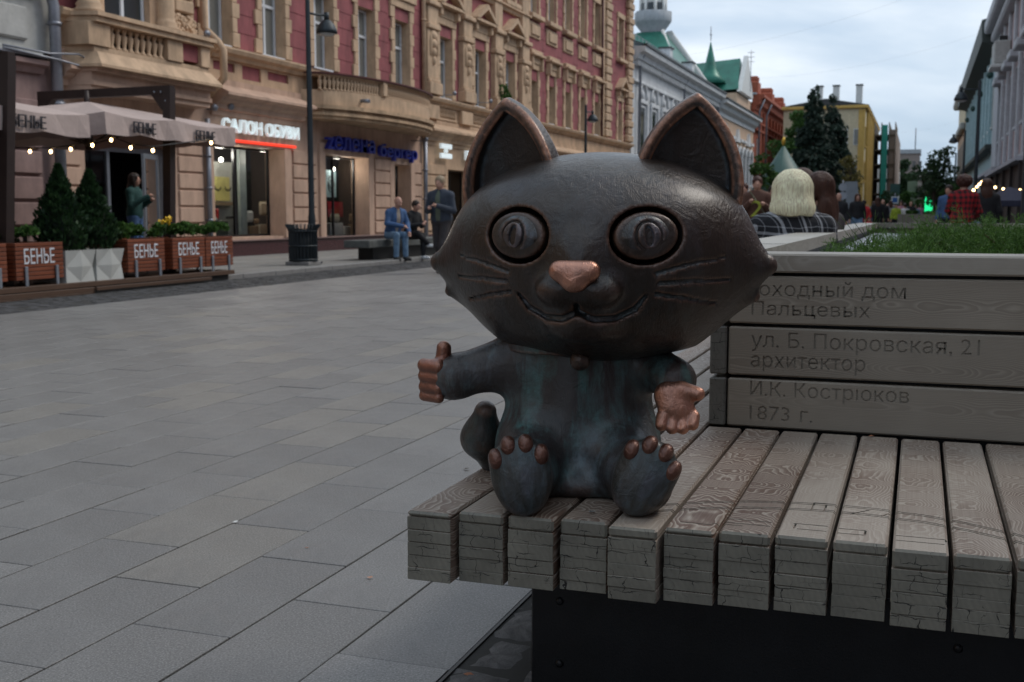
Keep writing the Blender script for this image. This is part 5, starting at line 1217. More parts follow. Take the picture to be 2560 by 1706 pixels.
lamp((-12.1, 42.3, .068), (.25, .97), 'distant black lamp with bell shade in front of the red and ochre wing')
lamp((1.24, 15.6, 0), (-1, 0), 'thick black lamp post cut off by the right edge of the photo')
lamp((1.57, 38.1, 0), (-1, .05), 'tallest of the lamps standing along the right side of the street')
lamp((1.92, 60.4, 0), (-1, .05), 'second tallest lamp on the right, just left of the blue building')
lamp((2.12, 82.7, 0), (-1, .05), 'third lamp on the right, standing clear against the sky')
lamp((2.25, 102, 0), (-1, .05), 'smallest and farthest lamp visible along the right side')

# ================================================================ CAFE TERRACE
deckw = wood_mat('terrace_wood', (.085, .048, .030), (.035, .020, .014), 'Y', 1, ringf=10, contrast=.5)
redwood = wood_mat('red_cedar', (.20, .055, .022), (.085, .020, .010), 'Y', 1, ringf=12, contrast=.5)
bronze_frame = mat('brown_frame', (.022, .012, .010), .5, .2, noise=.2)
deck = thing('cafe_terrace_deck', 'low dark timber deck carrying the cafe planters and parasols', 'deck', (-12, 12, .07))
for k in range(26): cbox('deck_board', deckw, deck, -10.30 - k * .145, -10.30 - k * .145 - .139, 5.5, 15.62, .125, .158)
for z0, z1, x, ya, yb in ((.09, .156, -10.262, 5.5, 15.62), (.02, .082, -10.235, 5.5, 12.3), (.035, .085, -10.20, 12.3, 14.9), (-.004, .018, -10.235, 5.5, 12.3)): cbox('edge_board', deckw, deck, x - .035, x, ya, yb, z0, z1, .004)
box('joist', black_m, deck, -14.2, -10.31, 5.6, 15.5, .0, .12)
leafm = foliage_mat('bedding_leaves', (.018, .050, .012), (.10, .20, .045)); yelm = mat('yellow_petal', (.85, .55, .03), .6); whpet = mat('pale_petal', (.55, .6, .55), .6)
def plants(name, label, cat, x0, x1, y0, y1, z, n, seed, m=leafm, s=.07, hgt=.16, group=None, loc=None):
    rs = np.random.RandomState(seed); np.random.seed(seed)
    nc = 7; cs = np.stack([rs.uniform(x0, x1, nc), rs.uniform(y0, y1, nc), rs.uniform(z + .02, z + hgt * .8, nc)], 1); ci = rs.randint(0, nc, n)
    D = rs.normal(0, 1, (n, 3)); D[:, 2] = np.abs(D[:, 2]) * .9 + .1; D /= np.linalg.norm(D, axis=1)[:, None]
    P = cs[ci] + D * (rs.uniform(.3, 1, n) ** .5)[:, None] * np.array([.12, .13, hgt * .75]); V, F = leaf_cloud(P, D, s, .75, .5)
    t = thing(name, label, cat, ((x0 + x1) / 2, (y0 + y1) / 2, z), group=group); np_mesh('leaves', V, F, m, t, kind='stuff')
    q = MB()
    for k in range(5): q.tube([(cs[k][0], cs[k][1], z - .08), tuple(cs[k])], .006, 4)
    q.build('stems', mat('stem_green', (.04, .07, .02), .7), t); return t
steel_leg = mat('galvanised_leg', (.30, .33, .37), .4, .6)
boxes = [(10.0, 10.86, 'cedar planter box lettered БЕНЬЕ cut off by the left edge of the photo'), (11.0, 11.82, 'cedar planter box lettered БЕНЬЕ left of the white pots'), (13.09, 13.91, 'cedar planter box lettered БЕНЬЕ right of the white pots'), (14.10, 14.905, 'cedar planter box lettered БЕНЬЕ just right of the brown parasol post'), (14.93, 15.66, 'rightmost cedar planter box lettered БЕНЬЕ at the end of the deck')]
blet = mat('painted_white', (.62, .64, .68), .6)
for i, (y0, y1, lb) in enumerate(boxes):
    t = thing('wooden_planter', lb, 'planter', (-10.6, (y0 + y1) / 2, .16), group='cedar planters along the terrace edge'); zs = .235
    for k in range(9):
        z = zs + k * .0515; sl = MB(); 
        sl.bbox(-10.335, -10.312, y0, y1, z, z + .043, .003); sl.build('slat', redwood, t)
        sl = MB(); sl.bbox(-10.9, -10.337, y0, y0 + .022, z, z + .043, .003); sl.build('slat', redwood, t)
    box('liner', black_m, t, -10.88, -10.34, y0 + .025, y1 - .01, .23, .66); box('back', redwood, t, -10.92, -10.905, y0, y1, .235, .69); box('end_panel', redwood, t, -10.9, -10.34, y1 - .008, y1 + .0, .235, .69)
    box('soil', soil, t, -10.88, -10.34, y0 + .026, y1 - .01, .662, .675)
    for yy in (y0 + .13, y1 - .16): box('leg', steel_leg, t, -10.305, -10.285, yy, yy + .045, .158, .40, .003); box('leg', steel_leg, t, -10.9, -10.88, yy, yy + .045, .158, .235, .003)
    yc = (y0 + y1) / 2; put_text('letter', 'БЕНЬЕ', blet, t, (-10.311, y0 + .14, .43), (y1 - y0) - .30, .19, '+X', .004, True, .004)
    plants('bedding_plant', ['leafy green bedding plants in the planter at the left edge', 'leafy green bedding plants in the planter left of the white pots', 'bushy green plants with pale blooms in the planter right of the white pots', 'green bedding plants in the planter right of the brown post', 'green bedding plants in the last planter on the deck'][i], 'plant', -10.8, -10.42, y0 + .08, y1 - .08, .68, 900, 20 + i, group='plants in the cedar planters')
fl = thing('yellow_flower', 'bright yellow flowers standing above the planter right of the post', 'flower', (-10.6, 14.28, .9)); rs = np.random.RandomState(4)
for cxx, cyy, czz in ((-10.55, 14.2, .93), (-10.5, 14.27, .96), (-10.55, 14.34, .93)):
    P = np.array([[cxx, cyy, czz]]) + rs.normal(0, .018, (26, 3)); V, F = leaf_cloud(P, rs.normal(0, 1, (26, 3)), .045, .8); np_mesh('petals', V, F, yelm, fl, kind='stuff')
q = MB(); q.tube([(-10.55, 14.25, .68), (-10.53, 14.27, .93)], .006, 4); q.build('stem', mat('stem_green', (.04, .07, .02), .7), fl)
potm = mat('white_concrete_pot', (.44, .45, .43), .6, noise=.06, nscale=4)
thm = foliage_mat('thuja_leaves', (.006, .020, .008), (.030, .072, .022))
def thuja(label, x, y, z, h, r, n, seed, group='small conifers on the terrace'):
    rs = np.random.RandomState(seed); np.random.seed(seed); u = rs.uniform(0, 1, n) ** .75; th = rs.uniform(0, 6.283, n)
    prof = r * np.minimum(1, (1 - u) * 1.25 + .05) * (1 - .35 * np.exp(-u * 9)); lump = 1 + .12 * np.sin(th * 5 + u * 13) + .09 * np.sin(th * 9 - u * 31); rad = prof * lump * rs.uniform(.70, 1.10, n) * (1 + .10 * np.sin(u * 47 + th * 3))
    P = np.stack([x + rad * np.cos(th), y + rad * np.sin(th), z + u * h], 1); D = np.stack([np.cos(th) * .5, np.sin(th) * .5, np.ones(n) * .9], 1); V, F = leaf_cloud(P, D, .075, .42, .35)
    t = thing('conifer', label, 'conifer', (x, y, z), group=group); np_mesh('foliage', V, F, thm, t, kind='stuff'); q = MB(); q.tube([(x, y, z - .1), (x, y, z + h * .85)], [.03, .01], 6); q.build('trunk', mat('bark', (.05, .035, .025), .9), t)
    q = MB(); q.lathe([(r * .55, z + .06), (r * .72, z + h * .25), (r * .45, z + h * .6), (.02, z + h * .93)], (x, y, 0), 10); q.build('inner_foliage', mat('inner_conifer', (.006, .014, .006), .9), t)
for i, (y, lb) in enumerate(((12.13, 'left one of two white faceted pots on the deck'), (12.71, 'right one of two white faceted pots on the deck'))):
    q = MB(); H0, H1, H2 = .158, .36, .575; x = -10.58; w = .285; bw2 = .20
    TC = [(x + sx * w, y + sy * w, H2) for sx, sy in ((1, -1), (1, 1), (-1, 1), (-1, -1))]; MC = [(x + sx * .25, y + sy * .25, H1) for sx, sy in ((1, -1), (1, 1), (-1, 1), (-1, -1))]; BC = [(x + sx * .27, y + sy * .27, H0) for sx, sy in ((1, -1), (1, 1), (-1, 1), (-1, -1))]
    for k in range(4):
        a, b = k, (k + 1) % 4; TM = tuple((TC[a][j] + TC[b][j]) / 2 for j in range(3)); BM = tuple((BC[a][j] + BC[b][j]) / 2 for j in range(3)); n_ = [(1, 0), (0, 1), (-1, 0), (0, -1)][k]; MM = (x + n_[0] * .30, y + n_[1] * .30, H1)
        q.tri(TM, MM, MC[a]); q.tri(TM, MC[b], MM); q.tri(MM, BM, MC[a]); q.tri(MM, MC[b], BM); q.tri(TM, MC[a], TC[a]); q.tri(TM, TC[b], MC[b]); q.tri(BM, BC[a], MC[a]); q.tri(BM, MC[b], BC[b])
    q.quad(*[(x + sx * (w - .03), y + sy * (w - .03), H2 - .05) for sx, sy in ((1, -1), (1, 1), (-1, 1), (-1, -1))]); o = q.build('plant_pot', potm); tag(o, lb, 'pot', 'white faceted pots')
    thuja(['bushy green conifer in the left white faceted pot', 'bushy green conifer in the right white faceted pot'][i], x, y - .03, .57, 1.10 - .05 * i, .33, 5200, 31 + i)
thuja('small dark conifer standing behind the left cedar planter', -11.6, 11.9, .5, .85, .16, 1500, 40)
thuja('narrow dark conifer half hidden beside the brown door post', -12.4, 13.1, .4, .9, .14, 1200, 41)
# parasols
canv = mat('beige_canvas', (.44, .35, .32), .85, noise=.08, nscale=3, bump=.4, bscale=12, bdist=.02); canv_in = mat('canvas_underside', (.34, .13, .055), .9, noise=.15, nscale=2)
textm = mat('canvas_print', (.05, .045, .05), .8); bulb = emit('warm_bulb', (1, .66, .30), 9)
def bar(q, a, b, w, h=None):
    a = Vector(a); b = Vector(b); h = h or w; d = (b - a).normalized(); u = d.cross(Vector((0, 0, 1))) if abs(d.z) < .95 else Vector((0, 1, 0)); u.normalize(); v = u.cross(d).normalized(); i = len(q.v)
    for p in (a, b):
        for su, sv in ((-1, -1), (1, -1), (1, 1), (-1, 1)): q.v.append(tuple(p + u * su * w / 2 + v * sv * h / 2))
    for f in ((3, 2, 1, 0), (4, 5, 6, 7), (0, 1, 5, 4), (1, 2, 6, 5), (2, 3, 7, 6), (3, 0, 4, 7)): q.f.append(tuple(i + k for k in f)); q.sm.append(False); q.mi.append(0)
def parasol(label, post, base, x0, x1, y0, y1, z, beam_end, txt, seed, drop=.30):
    t = thing('cantilever_parasol', label, 'parasol', (base[0], base[1], .16), group='beige cantilever parasols')
    q = MB(); bar(q, base, post, .135, .135); q.build('post', bronze_frame, t); q = MB(); bar(q, (post[0] + .06, post[1], post[2] - .03), beam_end, .12, .13); q.build('beam', bronze_frame, t)
    q = MB(); q.prism([(beam_end[0], beam_end[2] - .04), (beam_end[0] + .32, beam_end[2] - .04), (beam_end[0] + .16, beam_end[2] - .2), (beam_end[0] + .14, beam_end[2] - .42), (beam_end[0], beam_end[2] - .42)], beam_end[1] - .055, beam_end[1] + .055, 1); q.build('bracket', bronze_frame, t)
    q = MB(); q.prism([(post[0] - .07, post[2] - .09), (post[0] - .3, post[2] - .09), (post[0] - .11, post[2] - .34), (post[0] - .07, post[2] - .36)], post[1] - .05, post[1] + .05, 1); q.build('knee_brace', bronze_frame, t)
    for dz, dx in ((-.06, -.1), (-.06, -.22), (-.2, -.02), (-.33, -.02)): q = MB(); q.sphere((post[0] + dx, post[1] - .075, post[2] + dz), (.016, .01, .016), 6, 4); q.build('bolt', steel_leg, t)
    cx, cy = (x0 + x1) / 2, (y0 + y1) / 2; ap = (cx, cy, z + .33)
    # canopy top and valance with sagging cloth between ribs
    ring = []; 
    for (ax, ay), (bx, by) in (((x1, y0), (x1, y1)), ((x1, y1), (x0, y1)), ((x0, y1), (x0, y0)), ((x0, y0), (x1, y0))):
        for k in range(16):
            s = k / 16; sag = .045 * abs(math.sin(2 * math.pi * s)); nx, ny = (by - ay), -(bx - ax); l = math.hypot(nx, ny); ring.append((ax + (bx - ax) * s - nx / l * sag * .6, ay + (by - ay) * s - ny / l * sag * .6, z - sag, s))
    n = len(ring); V = [ap]; F = []
    for p in ring: V.append(p[:3])
    rs = random.Random(seed)
    for p in ring: V.append((p[0] + rs.uniform(-.015, .015) + .02 * math.sin(p[3] * 25), p[1] + rs.uniform(-.01, .01), p[2] - drop + .07 * (1 - abs(math.cos(2 * math.pi * p[3]))) + rs.uniform(-.006, .006)))
    for p in ring: V.append((p[0] * .999 + cx * .001, p[1], p[2] - .02))
    V.append((cx, cy, z + .30)); me = bpy.data.meshes.new('canopy')
    for k in range(n):
        j = (k + 1) % n; F.append((0, 1 + k, 1 + j)); F.append((1 + k, 1 + n + k, 1 + n + j, 1 + j))
    me.from_pydata(V, [], F); me.materials.append(canv); me.update(); co = link('canopy', me, t)
    q = MB()
    for k in range(n): a = V[1 + 2 * n + k]; b = V[1 + 2 * n + (k + 1) % n]; q.tri((cx, cy, z + .29), b, a)
    q.build('lining', canv_in, t); hubz = z - .34
    for k in range(8):
        ang = [(x1, y0), (x1, cy), (x1, y1), (cx, y1), (x0, y1), (x0, cy), (x0, y0), (cx, y0)][k]; q = MB(); bar(q, (cx, cy, z + .26), (ang[0] * .98 + cx * .02, ang[1] * .98 + cy * .02, z - .03), .03); bar(q, (cx, cy, hubz), (cx + (ang[0] - cx) * .55, cy + (ang[1] - cy) * .55, z + .06), .025); q.build('rib', bronze_frame, t)
    q = MB(); q.lathe([(.05, hubz - .08), (.07, hubz), (.05, z + .33), (.03, z + .5)], (cx, cy, 0), 8); q.build('hub', bronze_frame, t)
    q = MB()
    for s, dx in ((-1, .0), (0, .05), (1, .12)): bar(q, (cx - .3 + dx, cy + s * .1, z + .3), (cx - .36 + s * .12, cy + s * .1, z + .5), .03, .07)
    for (ya, yb, za) in txt: put_text('lettering', 'БЕНЬЕ', textm, t, (x1 + .012, ya, za), yb - ya, .16, '+X', .012)
    return t
p1 = parasol('near beige cantilever parasol cut off by the left edge of the photo', (-10.62, 11.36, 2.98), (-10.60, 11.12, .16), -13.9, -10.62, 9.5, 12.78, 2.37, (-13.6, 11.36, 2.93), [(11.35, 11.95, 2.12)], 1)
p2 = parasol('farther beige cantilever parasol with its whole brown post and beam visible', (-10.97, 15.04, 2.97), (-10.93, 14.85, .16), -13.9, -10.66, 13.15, 16.35, 2.45, (-13.45, 15.04, 2.93), [(13.75, 14.25, 2.20), (15.25, 15.75, 2.18)], 2)
strg = thing('string_lights', 'warm bulb string lights hanging under the cafe parasols', 'string lights', (-11.5, 14, 2.1))
pts = [(-13.4, 14.0, 2.06), (-12.751, 14, 2.04), (-12.361, 14, 2.03), (-11.989, 14, 2.06), (-11.592, 14, 2.11), (-11.25, 14, 2.18), (-10.909, 14, 2.06), (-10.6, 14.1, 2.02), (-10.45, 15.35, 2.20)]
q = MB(); q.tube(pts, .009, 5); q.build('cable', black_m, strg)
for p in pts[1:]: q = MB(); q.sphere((p[0], p[1], p[2] - .055), (.022, .022, .032), 8, 6); q.build('bulb', bulb, strg); q = MB(); q.tube([(p[0], p[1], p[2]), (p[0], p[1], p[2] - .03)], .014, 6); q.build('socket', black_m, strg)
for k, (x, y, lb) in enumerate(((-12.2, 13.9, 'cafe table glimpsed behind the planter right of the white pots'), (-12.3, 14.9, 'cafe table glimpsed beside the brown parasol post'))):
    t = thing('cafe_table', lb, 'table', (x, y, .16)); box('table_top', redwood, t, x - .4, x + .4, y - .4, y + .4, .82, .86, .005)
    for sx in (-.33, .33):
        for sy in (-.33, .33): box('leg', black_m, t, x + sx - .02, x + sx + .02, y + sy - .02, y + sy + .02, .16, .818)
# litter bin
bin_ = thing('litter_bin', 'black slatted metal litter bin with flared rim beside the lamp post', 'bin', (-11.08, 19.2, .068))
for k in range(26):
    t_ = 2 * math.pi * k / 26; c_, s_ = math.cos(t_), math.sin(t_); q = MB(); pts = [(-11.08 + r_ * c_, 19.2 + r_ * s_, z) for r_, z in ((.255, .14), (.255, .70), (.27, .76), (.325, .84))]
    for a, b in zip(pts[:-1], pts[1:]): bar(q, a, b, .012, .04)
    q.build('slat', lamp_m, bin_)
for z in (.16, .42, .70): q = MB(); q.lathe([(.262, z), (.275, z), (.275, z + .03), (.262, z + .03)], (-11.08, 19.2, 0), 26); q.build('hoop', lamp_m, bin_)
q = MB(); q.lathe([(.22, .15), (.22, .68), (.2, .68), (.2, .16)], (-11.08, 19.2, 0), 16); q.build('liner', black_m, bin_); box('base', kerb_m, bin_, -11.33, -10.83, 18.95, 19.45, .068, .14, .01)
# stone bench
sbn = thing('stone_bench', 'long grey slab bench on a black plinth by the blue shop sign', 'bench', (-11, 23, .068)); box('seat_slab', mat('grey_slab', (.085, .09, .085), .7, noise=.3), sbn, -11.35, -10.75, 21.33, 25.6, .33, .49, .015); box('plinth', black_m, sbn, -11.25, -10.9, 21.8, 25.2, .068, .328)

# ================================================================ TREES
def blob_tree(name, label, loc, h, crown, n, m, leaf, seed, trunk_r=.08, trunk_h=None, group=None, kind=None, sparse=1.0):
    """trunk with limbs and a crown made of leaf clumps; crown = (rx, ry, rz)"""
    rs = np.random.RandomState(seed); np.random.seed(seed); rnd = random.Random(seed); L_ = Vector(loc); trunk_h = trunk_h or h - crown[2] * 1.6
    cz = h - crown[2]; nc = max(10, int(26 * sparse)); t = thing(name, label, 'tree', loc, group=group)
    q = MB(); q.tube([tuple(L_), tuple(L_ + Vector((.05, 0, trunk_h * .6))), tuple(L_ + Vector((0, .03, trunk_h))), tuple(L_ + Vector((0, 0, cz + crown[2] * .4)))], [trunk_r, trunk_r * .8, trunk_r * .65, trunk_r * .2], 7)
    cs = []
    for k in range(nc):
        d = rs.normal(0, 1, 3); d /= np.linalg.norm(d); r_ = rs.uniform(.35, .95); c = Vector((L_.x + d[0] * crown[0] * r_, L_.y + d[1] * crown[1] * r_, L_.z + cz + d[2] * crown[2] * r_)); cs.append(c)
        s = L_ + Vector((0, 0, trunk_h * rs.uniform(.7, 1.0) + max(0, (c.z - L_.z - trunk_h)) * .3)); mid = (s + c) / 2 + Vector((0, 0, -.1)); q.tube([tuple(s), tuple(mid), tuple(c)], [trunk_r * .35, trunk_r * .22, trunk_r * .06], 5)
    q.build('trunk', mat('bark', (.05, .035, .025), .9), t)
    cs = np.array([tuple(c) for c in cs]); ci = rs.randint(0, nc, n); D = rs.normal(0, 1, (n, 3)); D /= np.linalg.norm(D, axis=1)[:, None]; cr_ = rs.uniform(.24, .42, nc) * (crown[0] + crown[2]) / 2
    P = cs[ci] + D * (cr_[ci] * rs.uniform(.2, 1, n) ** .4)[:, None] * np.array([1, 1, .7]); V, F = leaf_cloud(P, D + np.array([0, 0, -.2]), leaf, .7, .7)
    np_mesh('crown', V, F, m, t, kind='stuff'); return t
spr_m = foliage_mat('spruce_needles', (.010, .024, .018), (.038, .062, .042)); dec_m = foliage_mat('tree_leaves', (.020, .058, .014), (.085, .17, .035)); dec_d = foliage_mat('dark_leaves', (.012, .030, .014), (.040, .080, .028))
def spruce(label, loc, h, r, seed, tiers=30):
    rs = np.random.RandomState(seed); np.random.seed(seed); t = thing('spruce_tree', label, 'tree', loc, group='dark spruces down the street'); x, y, z = loc
    q = MB(); q.tube([loc, (x, y, z + h * .97)], [.18, .02], 7); Ps = []; Ds = []
    for k in range(tiers):
        u = (k + rs.uniform(-.3, .3)) / tiers; u = min(max(u, 0), .99); zz = z + h * (.08 + .9 * u); rr_ = r * (1 - u) ** .85 + .12; nb_ = max(5, int(15 * (1 - u)) + 4)
        for b in range(nb_):
            th = 6.283 * b / nb_ + rs.uniform(-.3, .3); L2 = rr_ * rs.uniform(.55, 1.15); drop = rs.uniform(.18, .42) * L2; n = max(14, int(60 * L2)); zz = zz + rs.uniform(-.15, .15)
            s = rs.uniform(.1, 1, n) ** .6; w = .26 * (1 - s * .6); ct, st_ = math.cos(th), math.sin(th); off = rs.normal(0, 1, n) * w
            P = np.stack([x + ct * s * L2 - st_ * off, y + st_ * s * L2 + ct * off, zz - drop * s ** 1.6 * 1.4 + .18 * s ** 3 - rs.uniform(0, .30, n)], 1); Ps.append(P); Ds.append(np.tile([ct * .6, st_ * .6, -.55], (n, 1)))
            if k % 3 == 0: q.tube([(x, y, zz), (x + ct * L2 * .8, y + st_ * L2 * .8, zz - drop)], [.03, .008], 4)
    P = np.concatenate(Ps); D = np.concatenate(Ds); V, F = leaf_cloud(P, D, .30, .45, .5); np_mesh('crown', V, F, spr_m, t, kind='stuff'); q.build('trunk', mat('bark', (.05, .035, .025), .9), t)
spruce('tallest and nearest dark spruce in the middle of the view', tuple(gp(2020, 70)), 8.6, 2.7, 1); spruce('dark spruce immediately right of the tallest one', tuple(gp(2064, 74)), 8.5, 2.3, 2); spruce('slim dark spruce behind the right edge of the spruce group', tuple(gp(2086, 80)), 7.7, 1.5, 3, 16); spruce('lower dark spruce filling the left of the spruce group', tuple(gp(1996, 78)), 6.6, 1.7, 4, 16)
blob_tree('leafy_tree', 'light green leafy tree left of the spruces beside the red brick building', tuple(gp(1982, 90)), 8.8, (1.9, 1.9, 2.2), 5200, dec_m, .24, 5, .16)
blob_tree('young_tree', 'young green street tree in front of the red brick building', tuple(gp(1893, 40)), 3.1, (.42, .42, .62), 1700, dec_m, .10, 6, .03, group='young street trees')
blob_tree('young_tree', 'short young tree just right of the one by the brick building', tuple(gp(1925, 44)), 2.55, (.42, .42, .4), 1200, dec_m, .10, 7, .03, group='young street trees')
blob_tree('young_tree', 'thin yellowish tree in front of the yellow building', tuple(gp(2112, 62)), 4.4, (.55, .55, 1.3), 900, foliage_mat('yellowish_leaves', (.06, .06, .015), (.16, .13, .03)), .13, 8, .05, group='young street trees')
blob_tree('street_tree', 'sparse branching tree with open crown in the centre of the street', tuple(gp(2318, 48)), 3.9, (1.0, 1.0, 1.15), 2300, dec_d, .12, 9, .07, sparse=1.1, group='trees at the end of the street')
blob_tree('street_tree', 'dense green shrub like tree right of the green sign', tuple(gp(2335, 56)), 2.9, (.85, .85, 1.0), 2600, dec_m, .13, 10, .06, group='trees at the end of the street')
blob_tree('street_tree', 'dark tree in front of the far grey block', tuple(gp(2236, 170)), 8.8, (1.9, 1.9, 3.1), 3600, dec_d, .42, 11, .2, group='trees at the end of the street')
blob_tree('street_tree', 'dark tree behind the pale green end wall', tuple(gp(2272, 185)), 7.9, (2.2, 2.2, 2.4), 3600, dec_d, .42, 12, .2, group='trees at the end of the street')
blob_tree('street_tree', 'broad dark tree behind the open crowned one', tuple(gp(2300, 150)), 6.2, (1.9, 1.9, 2.3), 3600, dec_d, .38, 13, .2, group='trees at the end of the street')
blob_tree('street_tree', 'low rounded tree below the pale two storey building', tuple(gp(2208, 95)), 3.1, (.95, .95, 1.1), 2300, dec_d, .18, 14, .1, group='trees at the end of the street')
blob_tree('street_tree', 'low light green tree in front of the pale green end wall', tuple(gp(2262, 100)), 3.0, (1.3, 1.3, 1.0), 2600, dec_m, .18, 15, .1, group='trees at the end of the street')
blob_tree('street_tree', 'tree at the foot of the far lamp posts', tuple(gp(2362, 110)), 4.5, (1.3, 1.3, 1.6), 2200, dec_d, .2, 16, .1, group='trees at the end of the street')
# climbing weeds on the facade behind the left ear
plants('climbing_plant', 'sparse green weed growing on the ochre ledge behind the left ear', 'plant', WX + .15, WX + .4, 39.3, 40.6, 4.6, 260, 61, dec_m, .13, .9)

# ---- juniper in the planter
jm = foliage_mat('juniper_green', (.018, .055, .010), (.14, .27, .055), .5); twig_m = mat('juniper_twig', (.14, .075, .04), .8)
def sprig(seed, n=34, L0=.13):
    """a feathery juniper shoot growing along +z: list of thin needle blades"""
    rs = np.random.RandomState(seed); V = []; 
    def blade(p, d, l, w):
        d = d / np.linalg.norm(d); a = np.cross(d, rs.normal(0, 1, 3)); a /= np.linalg.norm(a); V.extend([p - a * w, p + a * w, p + d * l + a * w * .25, p + d * l - a * w * .25])
    def shoot(p, d, l, k):
        d = d / np.linalg.norm(d); blade(p, d, l, .0011)
        for i in range(k):
            s = (i + 1) / (k + 1); th = rs.uniform(0, 6.28); u = np.cross(d, [math.cos(th), math.sin(th), .2]); u /= np.linalg.norm(u); blade(p + d * l * s, d * .9 + u * .75, .018 * (1.2 - s * .5), .0013)
    d0 = np.array([0, 0, 1.0]); shoot(np.zeros(3), d0, L0, 12)
    for i in range(7):
        s = .2 + .7 * i / 7; th = i * 2.4; u = np.array([math.cos(th), math.sin(th), .9]); shoot(d0 * L0 * s, u, L0 * .5 * (1.15 - s), 6)
    return np.array(V, np.float32)
SPR = [sprig(k) for k in range(5)]
def scatter(P, D, scale, seed):
    rs = np.random.RandomState(seed); out = []
    which = rs.randint(0, 5, len(P))
    for k in range(5):
        I = np.nonzero(which == k)[0]
        if not len(I): continue
        d = D[I] / np.linalg.norm(D[I], axis=1)[:, None]; a = np.cross(d, rs.normal(0, 1, (len(I), 3))); a /= np.linalg.norm(a, axis=1)[:, None]; b = np.cross(d, a); s = scale * rs.uniform(.7, 1.35, len(I))[:, None, None]
        T = SPR[k][None]; out.append((P[I][:, None] + s * (T[..., 0:1] * a[:, None] + T[..., 1:2] * b[:, None] + T[..., 2:3] * d[:, None])).reshape(-1, 3))
    V = np.concatenate(out); return V, np.arange(len(V)).reshape(-1, 4)
def juniper(label, cx, cy, rx, ry, top, n, seed, scale=1.0, up=.5):
    rs = np.random.RandomState(seed); t = thing('juniper_shrub', label, 'shrub', (cx, cy, .8), group='low junipers growing in the planter')
    nb_ = 16; bases = []; q = MB(); P = []; D = []
    for k in range(nb_):
        th = 6.283 * k / nb_ + rs.uniform(-.2, .2); r_ = rs.uniform(.5, 1); e = np.array([cx + rx * r_ * math.cos(th), cy + ry * r_ * math.sin(th), .80 + (top - .80) * rs.uniform(.5, 1)]); s = np.array([cx, cy, .80]); m_ = (s + e) / 2 + np.array([0, 0, .05]); q.tube([tuple(s), tuple(m_), tuple(e)], [.008, .006, .002], 5)
        m = n // nb_; u = rs.uniform(.1, 1, m)[:, None]; pt = (1 - u) ** 2 * s + 2 * u * (1 - u) * m_ + u ** 2 * e + rs.normal(0, 1, (m, 3)) * np.array([.07 * rx / .4, .07 * ry / .4, .018]); dr = (e - s) / np.linalg.norm(e - s); P.append(pt); D.append(dr * .7 + np.array([0, 0, up]) + rs.normal(0, .35, (m, 3)))
    P = np.concatenate(P); D = np.concatenate(D); P[:, 2] = np.maximum(P[:, 2] - .035, .79); scale *= .78; P[:, 0] = np.clip(P[:, 0], -.40, 1.46); P[:, 1] = np.maximum(P[:, 1], YB + .26); V, F = scatter(P, D, scale, seed); np_mesh('foliage', V, F, jm, t, kind='stuff'); q.build('branches', twig_m, t); return t
juniper('juniper with tall wispy shoots at the left end of the planter', -.06, 3.82, .26, .30, .90, 800, 1, .95, 1.0)
juniper('fine grass like juniper in the front row left of centre', .16, 3.72, .24, .18, .875, 620, 2, .8, .9)
juniper('bushy dark juniper in the middle of the planter', .30, 4.25, .34, .4, 1.01, 1500, 3, 1.0, .5)
juniper('feathery upright juniper in the front row right of centre', .46, 3.72, .20, .22, .93, 700, 4, .9, 1.0)
juniper('dense juniper cut off by the right edge of the photo', .80, 4.0, .34, .36, 1.0, 1500, 5, 1.0, .5)
juniper('juniper farther back behind the bushy middle one', .62, 5.4, .55, .6, .95, 1100, 6, 1.1, .4)
juniper('juniper at the back left of the planter', .18, 5.9, .4, .6, .91, 700, 7, 1.1, .4)
juniper('juniper outside the view to the right', 1.25, 4.6, .4, .6, .95, 700, 8, 1.1, .4)
def wisps(label, x0, x1, y0, y1, n, seed, hh):
    rs = random.Random(seed); q = MB(); t = thing('grass_tuft', label, 'grass', ((x0 + x1) / 2, (y0 + y1) / 2, .8))
    for k in range(n):
        x, y = rs.uniform(x0, x1), rs.uniform(y0, y1); h = hh * rs.uniform(.5, 1.1); dx, dy = rs.uniform(-.5, .5) * h, rs.uniform(-.4, .4) * h
        q.tube([(x, y, .80), (x + dx * .3, y + dy * .3, .80 + h * .6), (x + dx, y + dy, .80 + h)], [.0014, .0011, .0004], 4, cap=False)
        if rs.random() < .7:
            for j in range(5):
                s = .35 + j * .13; p = Vector((x + dx * s * s, y + dy * s * s, .80 + h * s)); q.tube([tuple(p), tuple(p + Vector((rs.uniform(-.03, .03), rs.uniform(-.02, .02), .028)))], [.0009, .0003], 3, cap=False)
    q.build('blades', jm, t, kind='stuff')
wisps('wispy horsetail like shoots rising above the left rim of the planter', -.20, .06, 3.65, 4.1, 60, 3, .24); wisps('thin wild grass standing up at the right of the planter', .42, .60, 3.75, 4.2, 30, 4, .25); wisps('short needle like shoots along the front rim', -.05, .95, 3.47, 3.62, 150, 5, .115)

